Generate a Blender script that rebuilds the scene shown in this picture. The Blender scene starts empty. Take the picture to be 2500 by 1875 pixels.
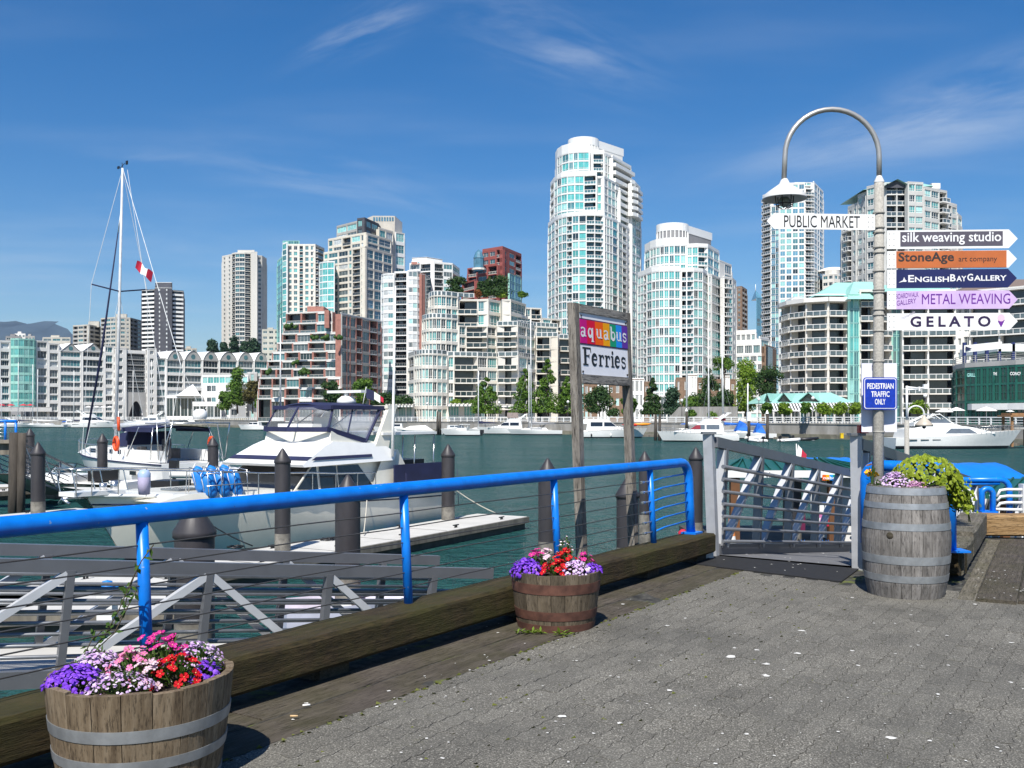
import bpy, math, random
from math import sin, cos, pi, radians, sqrt, atan2, hypot
from mathutils import Vector, Matrix

S = bpy.context.scene
R = random.Random(11)
# ------------------------------------------------------------------ camera
# photograph measurements: focal length 2400 px at 2500 px width, horizon at row 1018
F, CX, HY, EYE = 2400.0, 1250.0, 1018.0, 1.55
WATER, FLOAT = -2.05, -1.65
cam = bpy.data.cameras.new('camera')
cam.sensor_width = 36.0
cam.lens = 36.0 * F / 2500.0
cam.shift_y = (HY - 937.5) / 2500.0
cam.clip_start = 0.1
cam.clip_end = 20000
camo = bpy.data.objects.new('camera', cam)
camo.location = (0, 0, EYE)
camo.rotation_euler = (pi / 2, 0, 0)
S.collection.objects.link(camo)
S.camera = camo
# ------------------------------------------------------------------ world, sun, exposure
SUN_EL = radians(52)
SUN_H = Vector((0.22, 1.0)).normalized()          # horizontal travel direction of the light
SUN_D = Vector((SUN_H.x * cos(SUN_EL), SUN_H.y * cos(SUN_EL), -sin(SUN_EL)))
W = bpy.data.worlds.new('World')
S.world = W
W.use_nodes = True
nt = W.node_tree
nt.nodes.clear()
def N(tree, kind, **kw):
    n = tree.nodes.new(kind)
    for k, v in kw.items():
        setattr(n, k, v)
    return n
def LK(tree, a, b):
    tree.links.new(a, b)
out = N(nt, 'ShaderNodeOutputWorld')
bg = N(nt, 'ShaderNodeBackground')
bg.inputs['Strength'].default_value = 0.062
sky = N(nt, 'ShaderNodeTexSky', sky_type='NISHITA', sun_disc=False)
sky.sun_elevation = SUN_EL
sky.sun_rotation = atan2(-SUN_H.x, -SUN_H.y)
sky.altitude = 0
sky.air_density = 1.0
sky.dust_density = 0.4
sky.ozone_density = 4.0
hsv = N(nt, 'ShaderNodeHueSaturation')
hsv.inputs['Saturation'].default_value = 1.38
hsv.inputs['Hue'].default_value = 0.505
hsv.inputs['Value'].default_value = 1.32
LK(nt, sky.outputs['Color'], hsv.inputs['Color'])
# thin cirrus: streaky noise on a flat cloud deck high overhead
tc = N(nt, 'ShaderNodeTexCoord')
sep = N(nt, 'ShaderNodeSeparateXYZ')
LK(nt, tc.outputs['Generated'], sep.inputs[0])
def M(op, a, b=None, c=None, tree=None):
    tree = tree or nt
    n = N(tree, 'ShaderNodeMath', operation=op)
    for i, v in enumerate((a, b, c)):
        if v is None:
            continue
        if isinstance(v, (int, float)):
            n.inputs[i].default_value = v
        else:
            LK(tree, v, n.inputs[i])
    return n.outputs[0]
zc = M('MAXIMUM', sep.outputs[2], 0.02)
u = M('DIVIDE', sep.outputs[0], M('MAXIMUM', M('ABSOLUTE', sep.outputs[1]), 0.05))
v = M('DIVIDE', sep.outputs[2], M('MAXIMUM', M('ABSOLUTE', sep.outputs[1]), 0.05))
def streak(u0, v0, ang, la, lb, scale, seed, lo, hi, gain):
    """one patch of cirrus: an elongated soft blob filled with fibres"""
    du, dv = M('SUBTRACT', u, u0), M('SUBTRACT', v, v0)
    a = M('ADD', M('MULTIPLY', du, cos(ang)), M('MULTIPLY', dv, sin(ang)))
    b = M('SUBTRACT', M('MULTIPLY', dv, cos(ang)), M('MULTIPLY', du, sin(ang)))
    e = M('ADD', M('POWER', M('ABSOLUTE', M('DIVIDE', a, la)), 2.0), M('POWER', M('ABSOLUTE', M('DIVIDE', b, lb)), 2.0))
    g = M('POWER', 2.718, M('MULTIPLY', e, -1.0))
    cb = N(nt, 'ShaderNodeCombineXYZ')
    LK(nt, M('MULTIPLY', a, scale * 0.16), cb.inputs[0])
    LK(nt, M('MULTIPLY', b, scale), cb.inputs[1])
    cb.inputs[2].default_value = seed
    nz = N(nt, 'ShaderNodeTexNoise')
    nz.inputs['Scale'].default_value = 1.0
    nz.inputs['Detail'].default_value = 7.0
    nz.inputs['Roughness'].default_value = 0.62
    nz.inputs['Distortion'].default_value = 0.5
    LK(nt, cb.outputs[0], nz.inputs['Vector'])
    mr = N(nt, 'ShaderNodeMapRange', interpolation_type='SMOOTHSTEP')
    mr.inputs['From Min'].default_value = lo
    mr.inputs['From Max'].default_value = hi
    LK(nt, nz.outputs['Fac'], mr.inputs['Value'])
    return M('MULTIPLY', M('MULTIPLY', g, mr.outputs[0]), gain * 1.15)
def uv(px, py):
    return (px - CX) / F, (HY - py) / F
parts = []
for (px, py, ang, la, lb, sc, sd, lo, hi, gn) in (
        (890, 78, 0.42, 0.055, 0.017, 34, 1.3, .30, .80, .42),
        (1380, 118, -0.40, 0.085, 0.032, 24, 4.1, .36, .85, .42),
        (1180, 40, -0.05, 0.10, 0.022, 26, 9.4, .38, .85, .20),
        (2330, 315, 0.17, 0.22, 0.026, 26, 2.2, .24, .80, .42),
        (2420, 215, 0.30, 0.16, 0.03, 22, 7.7, .34, .80, .34),
        (760, 420, -0.15, 0.10, 0.024, 30, 5.2, .36, .85, .30),
        (1000, 480, -0.35, 0.06, 0.016, 34, 8.2, .36, .85, .16),
        (430, 385, -0.05, 0.06, 0.006, 34, 3.2, .36, .85, .25),
        (150, 640, 0.0, 0.28, 0.03, 20, 6.6, .30, .85, .30),
        (620, 610, -0.1, 0.22, 0.03, 20, 2.9, .38, .85, .18)):
    uu, vv = uv(px, py)
    parts.append(streak(uu, vv, ang, la, lb, sc, sd, lo, hi, gn))
acc = parts[0]
for p in parts[1:]:
    acc = M('ADD', acc, p)
# broad, very thin veil everywhere
cb = N(nt, 'ShaderNodeCombineXYZ')
LK(nt, M('DIVIDE', sep.outputs[0], zc), cb.inputs[0])
LK(nt, M('MULTIPLY', M('DIVIDE', sep.outputs[1], zc), 2.2), cb.inputs[1])
nz = N(nt, 'ShaderNodeTexNoise')
nz.inputs['Scale'].default_value = 0.5
nz.inputs['Detail'].default_value = 6.0
LK(nt, cb.outputs[0], nz.inputs['Vector'])
mr = N(nt, 'ShaderNodeMapRange', interpolation_type='SMOOTHSTEP')
mr.inputs['From Min'].default_value = .45
mr.inputs['From Max'].default_value = .85
mr.inputs['To Max'].default_value = .14
LK(nt, nz.outputs['Fac'], mr.inputs['Value'])
acc = M('MINIMUM', M('ADD', acc, mr.outputs[0]), 0.8)
mix = N(nt, 'ShaderNodeMix', data_type='RGBA')
LK(nt, acc, mix.inputs['Factor'])
LK(nt, hsv.outputs['Color'], mix.inputs['A'])
mix.inputs['B'].default_value = (8.6, 9.4, 10.4, 1)
LK(nt, mix.outputs['Result'], bg.inputs['Color'])
LK(nt, bg.outputs[0], out.inputs[0])
sl = bpy.data.lights.new('sun', 'SUN')
sl.energy = 5.0
sl.angle = radians(0.5)
sl.color = (1.0, 0.955, 0.88)
so = bpy.data.objects.new('sun', sl)
so.rotation_euler = SUN_D.to_track_quat('-Z', 'Y').to_euler()
so.location = (0, 0, 60)
S.collection.objects.link(so)
S.view_settings.view_transform = 'Standard'
S.view_settings.look = 'None'
S.view_settings.exposure = 0.5
S.view_settings.gamma = 1.0
S.view_settings.use_curve_mapping = False
S.cycles.max_bounces = 7
S.cycles.diffuse_bounces = 3
S.cycles.glossy_bounces = 3
S.cycles.transparent_max_bounces = 10
S.cycles.caustics_reflective = False
S.cycles.caustics_refractive = False
# ------------------------------------------------------------------ helpers
def gx(px, Y):
    return (px - CX) / F * Y
def gz(py, Y):
    return EYE + (HY - py) / F * Y
def at(px, py, Y):
    return Vector((gx(px, Y), Y, gz(py, Y)))
def ground(px, py, z=0.0):
    Y = (EYE - z) * F / (py - HY)
    return Vector((gx(px, Y), Y, z))
def lerp(a, b, t):
    return a + (b - a) * t
def online(A, B, px):
    """point of plan line A-B seen in photo column px"""
    r = (px - CX) / F
    t = (A[0] - r * A[1]) / ((A[0] - r * A[1]) - (B[0] - r * B[1]))
    return Vector((lerp(A[0], B[0], t), lerp(A[1], B[1], t)))

class MB:
    """collects shapes for ONE mesh object"""
    def __init__(s):
        s.v, s.f, s.m, s.sm = [], [], [], []
    def add(s, vs, fs, mi=0, smooth=False):
        o = len(s.v)
        s.v.extend([tuple(p) for p in vs])
        for f in fs:
            s.f.append([o + i for i in f])
            s.m.append(mi)
            s.sm.append(smooth)
        return s
    def box(s, x0, x1, y0, y1, z0, z1, mi=0):
        return s.add([(x0, y0, z0), (x1, y0, z0), (x1, y1, z0), (x0, y1, z0), (x0, y0, z1), (x1, y0, z1), (x1, y1, z1), (x0, y1, z1)],
                     [(0, 3, 2, 1), (4, 5, 6, 7), (0, 1, 5, 4), (1, 2, 6, 5), (2, 3, 7, 6), (3, 0, 4, 7)], mi)
    def obox(s, A, e, x0, x1, y0, y1, z0, z1, mi=0):
        """box in a frame at plan point A with x along unit vector e, y inwards (left of e)"""
        ex, ey = e
        def P(x, y, z):
            return (A[0] + ex * x - ey * y, A[1] + ey * x + ex * y, z)
        return s.add([P(x0, y0, z0), P(x1, y0, z0), P(x1, y1, z0), P(x0, y1, z0), P(x0, y0, z1), P(x1, y0, z1), P(x1, y1, z1), P(x0, y1, z1)],
                     [(0, 3, 2, 1), (4, 5, 6, 7), (0, 1, 5, 4), (1, 2, 6, 5), (2, 3, 7, 6), (3, 0, 4, 7)], mi)
    def bar(s, a, b, w, h, mi=0, up=(0, 0, 1)):
        """rectangular bar from a to b, w across, h along up"""
        a, b = Vector(a), Vector(b)
        d = (b - a).normalized()
        upv = Vector(up)
        sx = d.cross(upv)
        if sx.length < 1e-4:
            sx = d.cross(Vector((0, 1, 0)))
        sx.normalize()
        uz = sx.cross(d).normalized()
        q = []
        for p in (a, b):
            for (i, j) in ((-1, -1), (1, -1), (1, 1), (-1, 1)):
                q.append(p + sx * (i * w / 2) + uz * (j * h / 2))
        return s.add(q, [(0, 1, 2, 3), (7, 6, 5, 4), (0, 4, 5, 1), (1, 5, 6, 2), (2, 6, 7, 3), (3, 7, 4, 0)], mi)
    def tube(s, pts, r, n=8, mi=0, caps=True, smooth=True):
        pts = [Vector(p) for p in pts]
        rs = r if isinstance(r, (list, tuple)) else [r] * len(pts)
        vs, fs = [], []
        prev = None
        for i, p in enumerate(pts):
            d = (pts[min(i + 1, len(pts) - 1)] - pts[max(i - 1, 0)]).normalized()
            if prev is None:
                ref = Vector((0, 0, 1)) if abs(d.z) < 0.9 else Vector((1, 0, 0))
                a = d.cross(ref).normalized()
            else:
                a = (prev - d * prev.dot(d)).normalized()
            prev = a
            b = d.cross(a)
            for k in range(n):
                t = 2 * pi * k / n
                vs.append(p + (a * cos(t) + b * sin(t)) * rs[i])
        for i in range(len(pts) - 1):
            for k in range(n):
                k2 = (k + 1) % n
                fs.append((i * n + k, i * n + k2, (i + 1) * n + k2, (i + 1) * n + k))
        s.add(vs, fs, mi, smooth)
        if caps:
            o = len(s.v) - len(vs)
            s.f.append([o + k for k in reversed(range(n))]); s.m.append(mi); s.sm.append(False)
            o2 = o + (len(pts) - 1) * n
            s.f.append([o2 + k for k in range(n)]); s.m.append(mi); s.sm.append(False)
        return s
    def prism(s, poly, z0, z1, mi=0, top=True, bottom=True):
        n = len(poly)
        vs = [(p[0], p[1], z0) for p in poly] + [(p[0], p[1], z1) for p in poly]
        fs = [(i, (i + 1) % n, n + (i + 1) % n, n + i) for i in range(n)]
        if top:
            fs.append(tuple(range(n, 2 * n)))
        if bottom:
            fs.append(tuple(reversed(range(n))))
        return s.add(vs, fs, mi)
    def lathe(s, prof, n=24, cx=0, cy=0, mi=0, smooth=True, closed=False):
        vs, fs = [], []
        for (r, z) in prof:
            for k in range(n):
                t = 2 * pi * k / n
                vs.append((cx + r * cos(t), cy + r * sin(t), z))
        for i in range(len(prof) - 1):
            for k in range(n):
                k2 = (k + 1) % n
                fs.append((i * n + k, i * n + k2, (i + 1) * n + k2, (i + 1) * n + k))
        return s.add(vs, fs, mi, smooth)
    def ball(s, c, r, n=10, m=6, mi=0, sz=1.0):
        prof = []
        for i in range(m + 1):
            t = -pi / 2 + pi * i / m
            prof.append((max(r * cos(t), 1e-4), c[2] + r * sz * sin(t)))
        return s.lathe(prof, n, c[0], c[1], mi)
    def grid(s, rows, mi=0, smooth=True, flip=False, closed=False):
        """rows: list of equal-length lists of points"""
        w = len(rows[0])
        vs = [p for r in rows for p in r]
        fs = []
        for i in range(len(rows) - 1):
            for j in range(w - (0 if closed else 1)):
                j2 = (j + 1) % w
                q = (i * w + j, i * w + j2, (i + 1) * w + j2, (i + 1) * w + j)
                fs.append(tuple(reversed(q)) if flip else q)
        return s.add(vs, fs, mi, smooth)
    def mesh(s, name, mats, origin=None):
        me = bpy.data.meshes.new(name)
        vs = s.v
        if origin is not None:
            ox, oy, oz = origin
            vs = [(a - ox, b - oy, c - oz) for (a, b, c) in vs]
        me.from_pydata(vs, [], s.f)
        for m in (mats if isinstance(mats, (list, tuple)) else [mats]):
            me.materials.append(m)
        if s.f:
            me.polygons.foreach_set('material_index', s.m)
            me.polygons.foreach_set('use_smooth', s.sm)
        me.update()
        return me

COL = S.collection
def link(name, data, parent=None, loc=(0, 0, 0), rz=0.0, label=None, kind=None):
    o = bpy.data.objects.new(name, data)
    COL.objects.link(o)
    if parent is not None:
        o.parent = parent
    o.location = loc
    if rz:
        o.rotation_euler = (0, 0, rz)
    if label:
        o['label'] = label
    if kind:
        o['kind'] = kind
    return o
def thing(name, label, cat, loc=(0, 0, 0), rz=0.0, group=None):
    o = link(name, None, None, loc, rz, label)
    o.empty_display_size = 0.2
    o['category'] = cat
    if group:
        o['group'] = group
    return o
def part(name, mb, mats, parent, world=False, loc=(0, 0, 0), rz=0.0, label=None, kind=None):
    """one mesh object under its thing; world=True: shapes are in world coordinates, parent unrotated"""
    org = tuple(world_loc(parent)) if world else None
    return link(name, mb.mesh(name, mats, org), parent, loc, rz, label, kind)
def world_loc(o):
    v = Vector((0, 0, 0))
    while o is not None:
        v += Vector(o.location)
        o = o.parent
    return v
def solo(name, mb, mats, label, cat, group=None, loc=(0, 0, 0), rz=0.0, kind=None):
    o = link(name, mb.mesh(name, mats), None, loc, rz, label, kind)
    if cat:
        o['category'] = cat
    if group:
        o['group'] = group
    return o
def struct(name, mb, mats, parent=None, label=None):
    o = link(name, mb.mesh(name, mats), parent, label=label)
    if parent is None:
        o['kind'] = 'structure'
    return o
def setmb(mb, o, mi):
    return mb
# ------------------------------------------------------------------ materials
MC = {}
def pmat(name, col, rough=.6, metal=0., var=.12, scale=3., bump=0., detail=5, stretch=(1, 1, 1), spec=.5, col2=None, lo=.35, hi=.65, rnd=0., bdist=.01, coat=0.):
    if name in MC:
        return MC[name]
    m = bpy.data.materials.new(name)
    m.use_nodes = True
    t = m.node_tree
    b = t.nodes['Principled BSDF']
    b.inputs['Roughness'].default_value = rough
    b.inputs['Metallic'].default_value = metal
    b.inputs['Specular IOR Level'].default_value = spec
    b.inputs['Coat Weight'].default_value = coat
    co = N(t, 'ShaderNodeTexCoord')
    mp = N(t, 'ShaderNodeMapping')
    mp.inputs['Scale'].default_value = stretch
    LK(t, co.outputs['Object'], mp.inputs[0])
    nz = N(t, 'ShaderNodeTexNoise')
    nz.inputs['Scale'].default_value = scale
    nz.inputs['Detail'].default_value = detail
    nz.inputs['Roughness'].default_value = .6
    LK(t, mp.outputs[0], nz.inputs['Vector'])
    cr = N(t, 'ShaderNodeValToRGB')
    cr.color_ramp.elements[0].position = lo
    cr.color_ramp.elements[1].position = hi
    c2 = col2 or tuple(min(1, c * (1 + var)) for c in col)
    c1 = col if col2 else tuple(c * (1 - var) for c in col)
    cr.color_ramp.elements[0].color = (*c1, 1)
    cr.color_ramp.elements[1].color = (*c2, 1)
    LK(t, nz.outputs['Fac'], cr.inputs[0])
    cout = cr.outputs[0]
    if rnd:
        oi = N(t, 'ShaderNodeObjectInfo')
        hs = N(t, 'ShaderNodeHueSaturation')
        LK(t, M('ADD', M('MULTIPLY', oi.outputs['Random'], 2 * rnd, tree=t), 1 - rnd, tree=t), hs.inputs['Value'])
        LK(t, cout, hs.inputs['Color'])
        cout = hs.outputs[0]
    LK(t, cout, b.inputs['Base Color'])
    if bump:
        bp = N(t, 'ShaderNodeBump')
        bp.inputs['Strength'].default_value = bump
        bp.inputs['Distance'].default_value = bdist
        LK(t, nz.outputs['Fac'], bp.inputs['Height'])
        LK(t, bp.outputs[0], b.inputs['Normal'])
    MC[name] = m
    m['nodes_out'] = 0
    return m
def leafmat(name, c1, c2, trans=.25, sc=.9, rnd=0., tcol=None):
    if name in MC:
        return MC[name]
    m = pmat(name, c1, rough=.6, col2=c2, scale=sc, lo=.3, hi=.7, spec=.25, rnd=rnd)
    t = m.node_tree
    b = t.nodes['Principled BSDF']
    outn = [n for n in t.nodes if n.type == 'OUTPUT_MATERIAL'][0]
    tr = N(t, 'ShaderNodeBsdfTranslucent')
    tr.inputs[0].default_value = (*tcol, 1) if tcol else (c2[0] * 1.2, c2[1] * 1.3, c2[2] * .6, 1)
    mx = N(t, 'ShaderNodeMixShader')
    mx.inputs[0].default_value = trans
    LK(t, b.outputs[0], mx.inputs[1])
    LK(t, tr.outputs[0], mx.inputs[2])
    LK(t, mx.outputs[0], outn.inputs[0])
    return m
white = pmat('white_paint', (.74, .74, .72), .45, var=.04)
white2 = pmat('white_render', (.68, .67, .64), .7, var=.06, scale=.3)
warmwhite = pmat('warm_white_wall', (.66, .63, .57), .75, var=.06, scale=.3)
cream = pmat('cream_wall', (.62, .58, .50), .75, var=.08, scale=.25)
beige = pmat('beige_concrete', (.44, .42, .37), .8, var=.1, scale=.2)
greyc = pmat('grey_concrete', (.36, .355, .34), .85, var=.12, scale=.2)
midgrey = pmat('mid_grey_wall', (.22, .22, .225), .8, var=.1, scale=.2)
darkgrey = pmat('dark_grey_wall', (.06, .062, .075), .7, var=.15, scale=.2)
brick = pmat('red_brick_wall', (.33, .15, .118), .85, var=.15, scale=1.2)
brownbrick = pmat('brown_brick_wall', (.20, .13, .085), .85, var=.15, scale=1.2)
redwall = pmat('red_stucco', (.27, .07, .06), .8, var=.08, scale=.3)
tealroof = pmat('pale_teal_metal_roof', (.30, .56, .49), .45, var=.06, scale=.4)
roofgrey = pmat('flat_roof_gravel', (.30, .30, .30), .9, var=.15, scale=2)
def glass(name, col, rough=.08, var=.25):
    return pmat(name, col, rough, 0, var, .6, spec=.8, rnd=.25)
g_teal = glass('teal_glass', (.09, .36, .35))
g_light = glass('pale_teal_glass', (.26, .52, .50), .12)
g_mid = glass('blue_green_glass', (.06, .17, .19))
g_dark = glass('dark_glass', (.018, .034, .040))
g_grey = glass('grey_glass', (.09, .12, .13))
g_white = glass('white_blind_glass', (.5, .54, .55), .25)
g_blue = glass('blue_glass', (.10, .24, .33))
g_green = glass('dark_green_glass', (.008, .05, .04))
core_m = glass('recess_glass', (.025, .035, .04), .2)
core_t = glass('recess_teal_glass', (.03, .09, .095), .15)
# ------------------------------------------------------------------ water, land, mountains
def node_mat(name):
    m = bpy.data.materials.new(name)
    m.use_nodes = True
    MC[name] = m
    return m, m.node_tree, m.node_tree.nodes['Principled BSDF']
wm, t, b = node_mat('harbour_water')
b.inputs['Base Color'].default_value = (.012, .052, .050, 1)
b.inputs['Roughness'].default_value = .07
b.inputs['IOR'].default_value = 1.33
co = N(t, 'ShaderNodeTexCoord')
mp = N(t, 'ShaderNodeMapping')
mp.inputs['Rotation'].default_value = (0, 0, .35)
mp.inputs['Scale'].default_value = (1, 1.5, 1)
LK(t, co.outputs['Object'], mp.inputs[0])
hs = []
for sc, dt, w in ((.3, 3, .8), (1.3, 4, .6), (4.2, 4, .3)):
    nz = N(t, 'ShaderNodeTexNoise')
    nz.inputs['Scale'].default_value = sc
    nz.inputs['Detail'].default_value = dt
    nz.inputs['Distortion'].default_value = .35
    LK(t, mp.outputs[0], nz.inputs['Vector'])
    hs.append(M('MULTIPLY', nz.outputs['Fac'], w, tree=t))
mp3 = N(t, 'ShaderNodeMapping')
mp3.inputs['Rotation'].default_value = (0, 0, -.12)
mp3.inputs['Scale'].default_value = (1.0, .2, 1)
LK(t, co.outputs['Object'], mp3.inputs[0])
nz = N(t, 'ShaderNodeTexNoise')
nz.inputs['Scale'].default_value = .75
nz.inputs['Detail'].default_value = 5
nz.inputs['Roughness'].default_value = .6
LK(t, mp3.outputs[0], nz.inputs['Vector'])
hh = M('ADD', M('ADD', M('ADD', hs[0], hs[1], tree=t), hs[2], tree=t), M('MULTIPLY', nz.outputs['Fac'], 1.5, tree=t), tree=t)
# gusts: broad bands of rougher and calmer water
mp2 = N(t, 'ShaderNodeMapping')
mp2.inputs['Scale'].default_value = (.03, .075, 1)
LK(t, co.outputs['Object'], mp2.inputs[0])
n2 = N(t, 'ShaderNodeTexNoise')
n2.inputs['Scale'].default_value = 1.0
n2.inputs['Detail'].default_value = 7
n2.inputs['Roughness'].default_value = .68
LK(t, mp2.outputs[0], n2.inputs['Vector'])
mr2 = N(t, 'ShaderNodeMapRange')
mr2.inputs['From Min'].default_value = .33
mr2.inputs['From Max'].default_value = .66
mr2.inputs['To Min'].default_value = .35
LK(t, n2.outputs['Fac'], mr2.inputs['Value'])
bp = N(t, 'ShaderNodeBump')
LK(t, mr2.outputs[0], bp.inputs['Strength'])
bp.inputs['Distance'].default_value = 1.1
LK(t, hh, bp.inputs['Height'])
LK(t, bp.outputs[0], b.inputs['Normal'])
cr = N(t, 'ShaderNodeValToRGB')
cr.color_ramp.elements[0].position = .35
cr.color_ramp.elements[0].color = (.013, .056, .054, 1)
cr.color_ramp.elements[1].position = .7
cr.color_ramp.elements[1].color = (.028, .094, .086, 1)
LK(t, n2.outputs['Fac'], cr.inputs[0])
LK(t, cr.outputs[0], b.inputs['Base Color'])
b.inputs['Specular IOR Level'].default_value = 0
b.inputs['Roughness'].default_value = 1
gl = N(t, 'ShaderNodeBsdfGlossy')
gl.inputs['Roughness'].default_value = .06
LK(t, bp.outputs[0], gl.inputs['Normal'])
fr_ = N(t, 'ShaderNodeFresnel')
fr_.inputs['IOR'].default_value = 1.33
LK(t, bp.outputs[0], fr_.inputs['Normal'])
mx = N(t, 'ShaderNodeMixShader')
LK(t, M('MINIMUM', fr_.outputs[0], .40, tree=t), mx.inputs[0])
LK(t, b.outputs[0], mx.inputs[1])
LK(t, gl.outputs[0], mx.inputs[2])
LK(t, mx.outputs[0], [n for n in t.nodes if n.type == 'OUTPUT_MATERIAL'][0].inputs[0])
mb = MB()
mb.add([(-9000, -60, WATER), (9000, -60, WATER), (9000, 12000, WATER), (-9000, 12000, WATER)], [(0, 1, 2, 3)])
struct('water', mb, wm)
# far shore: land sheet with a concrete sea wall along its edge
SHORE = [Vector((-330, 420)), Vector((gx(0, 390), 390)), Vector((gx(500, 366), 366)), Vector((gx(760, 284), 284)), Vector((gx(1000, 233), 233)),
         Vector((gx(1250, 214), 214)), Vector((gx(1500, 196), 196)), Vector((gx(1800, 177), 177)), Vector((gx(2050, 160), 160)), Vector((gx(2300, 141), 141)), Vector((gx(2600, 122), 122)), Vector((110, 96))]
LANDZ = 0.3
mland = pmat('promenade_paving', (.30, .28, .25), .9, var=.15, scale=.1)
mb = MB()
poly = [(p.x, p.y) for p in SHORE] + [(1500, 96), (3000, 3000), (-3000, 3000), (-1500, 420)]
mb.prism(poly, WATER - 1, LANDZ, 0, bottom=False)
struct('land', mb, [mland])
msea = pmat('stained_sea_wall', (.20, .19, .17), .9, scale=.5, stretch=(1, 1, .25), col2=(.32, .31, .29))
mlow = pmat('weedy_wall_foot', (.17, .16, .12), .9, scale=.8, var=.3)
sw = thing('sea_wall', 'long stained grey concrete sea wall below the white promenade railing', 'wall', (0, 170, 0))
mb, mb2 = MB(), MB()
for i in range(len(SHORE) - 1):
    A, B = SHORE[i], SHORE[i + 1]
    L = (B - A).length
    e = ((B.x - A.x) / L, (B.y - A.y) / L)
    mb.obox(A, e, 0, L, -.5, .3, WATER + .75, LANDZ + .02)
    mb.obox(A, e, 0, L, -.62, .3, LANDZ + .02, LANDZ + .22)
    mb2.obox(A, e, 0, L, -1.3, -.1, WATER - .6, WATER + .75)
part('wall_face', mb, msea, sw, True)
part('wall_foot', mb2, mlow, sw, True)
# shore point helper
def shore_pt(px, back=0.0):
    r = (px - CX) / F
    for i in range(len(SHORE) - 1):
        A, B = SHORE[i], SHORE[i + 1]
        fa, fb = A.x - r * A.y, B.x - r * B.y
        if fa <= 0 <= fb:
            tt = fa / (fa - fb)
            P = A.lerp(B, tt)
            d = (B - A).normalized()
            return P + Vector((-d.y, d.x)) * back, d
    return SHORE[-1], (SHORE[-1] - SHORE[-2]).normalized()
# mountains far behind the city
mmt = pmat('haze_blue_forest', (.030, .052, .075), .9, scale=.004, col2=(.05, .08, .105), lo=.3, hi=.7)  # bluish base colour carries part of the distance haze
rows = []
ridge = [(-700, 800), (-450, 770), (-200, 788), (-60, 792), (0, 784), (30, 782), (60, 786), (90, 790), (115, 785), (135, 783), (155, 791), (175, 808), (200, 828), (260, 838), (330, 846), (480, 858), (560, 868), (700, 880), (900, 900), (1100, 930), (1400, 960)]
def ridge_y(px):
    for (a, ya), (c, yc) in zip(ridge, ridge[1:]):
        if a <= px <= c:
            return lerp(ya, yc, (px - a) / (c - a))
    return 1000
nr = random.Random(3)
for k in range(9):
    fr = k / 8
    row = []
    for j in range(141):
        px = -700 + 2100 * j / 140
        Y = lerp(3600, 6000, fr)
        top = gz(ridge_y(px), 6000)
        z = -5 + top * (fr ** .8) * (1 + nr.uniform(-.05, .05) * (1 if fr < .99 else .12))
        row.append((gx(px, 6000) * lerp(.95, 1, fr) + nr.uniform(-25, 25), Y + nr.uniform(-90, 90), z))
    rows.append(row)
mb = MB()
mb.grid(rows, 0, True)
struct('mountains', mb, mmt)

# thin summer haze: one closed box round everything, even density
hz = bpy.data.materials.new('haze_air')
hz.use_nodes = True
t = hz.node_tree
t.nodes.clear()
ho_ = N(t, 'ShaderNodeOutputMaterial')
pv = N(t, 'ShaderNodeVolumePrincipled')
pv.inputs['Color'].default_value = (.55, .74, 1.0, 1)
pv.inputs['Density'].default_value = .000045
pv.inputs['Anisotropy'].default_value = 0.2
LK(t, pv.outputs[0], ho_.inputs['Volume'])
o = link('haze', MB().box(-9600, 9600, -300, 12600, WATER - 1, 640).mesh('haze', [hz]), kind='stuff', label='pale blue summer haze over the harbour and mountains')
# ------------------------------------------------------------------ buildings
WIN, BAL = {}, {}
def q2(v):
    return max(.3, round(v * 5) / 5)
def win_mesh(w, h, nx, tr, gm, fm, fw):
    key = (q2(w), q2(h), nx, tr, gm.name, fm.name, fw)
    if key not in WIN:
        mb = MB()
        w0 = w / 2
        mb.add([(-w0, .04, 0), (w0, .04, 0), (w0, .04, h), (-w0, .04, h)], [(0, 1, 2, 3)], 0)
        mb.box(-w0, -w0 + fw, -.05, .035, 0, h, 1)
        mb.box(w0 - fw, w0, -.05, .035, 0, h, 1)
        mb.box(-w0 + fw, w0 - fw, -.05, .035, 0, fw, 1)
        mb.box(-w0 + fw, w0 - fw, -.05, .035, h - fw, h, 1)
        for i in range(1, nx):
            x = -w0 + w * i / nx
            mb.box(x - fw * .4, x + fw * .4, -.03, .03, fw, h - fw, 1)
        if tr:
            mb.box(-w0 + fw, w0 - fw, -.04, .032, h * tr - fw * .4, h * tr + fw * .4, 1)
        WIN[key] = (mb.mesh('window', [gm, fm]), mb, [gm, fm])
    return WIN[key]
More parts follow.
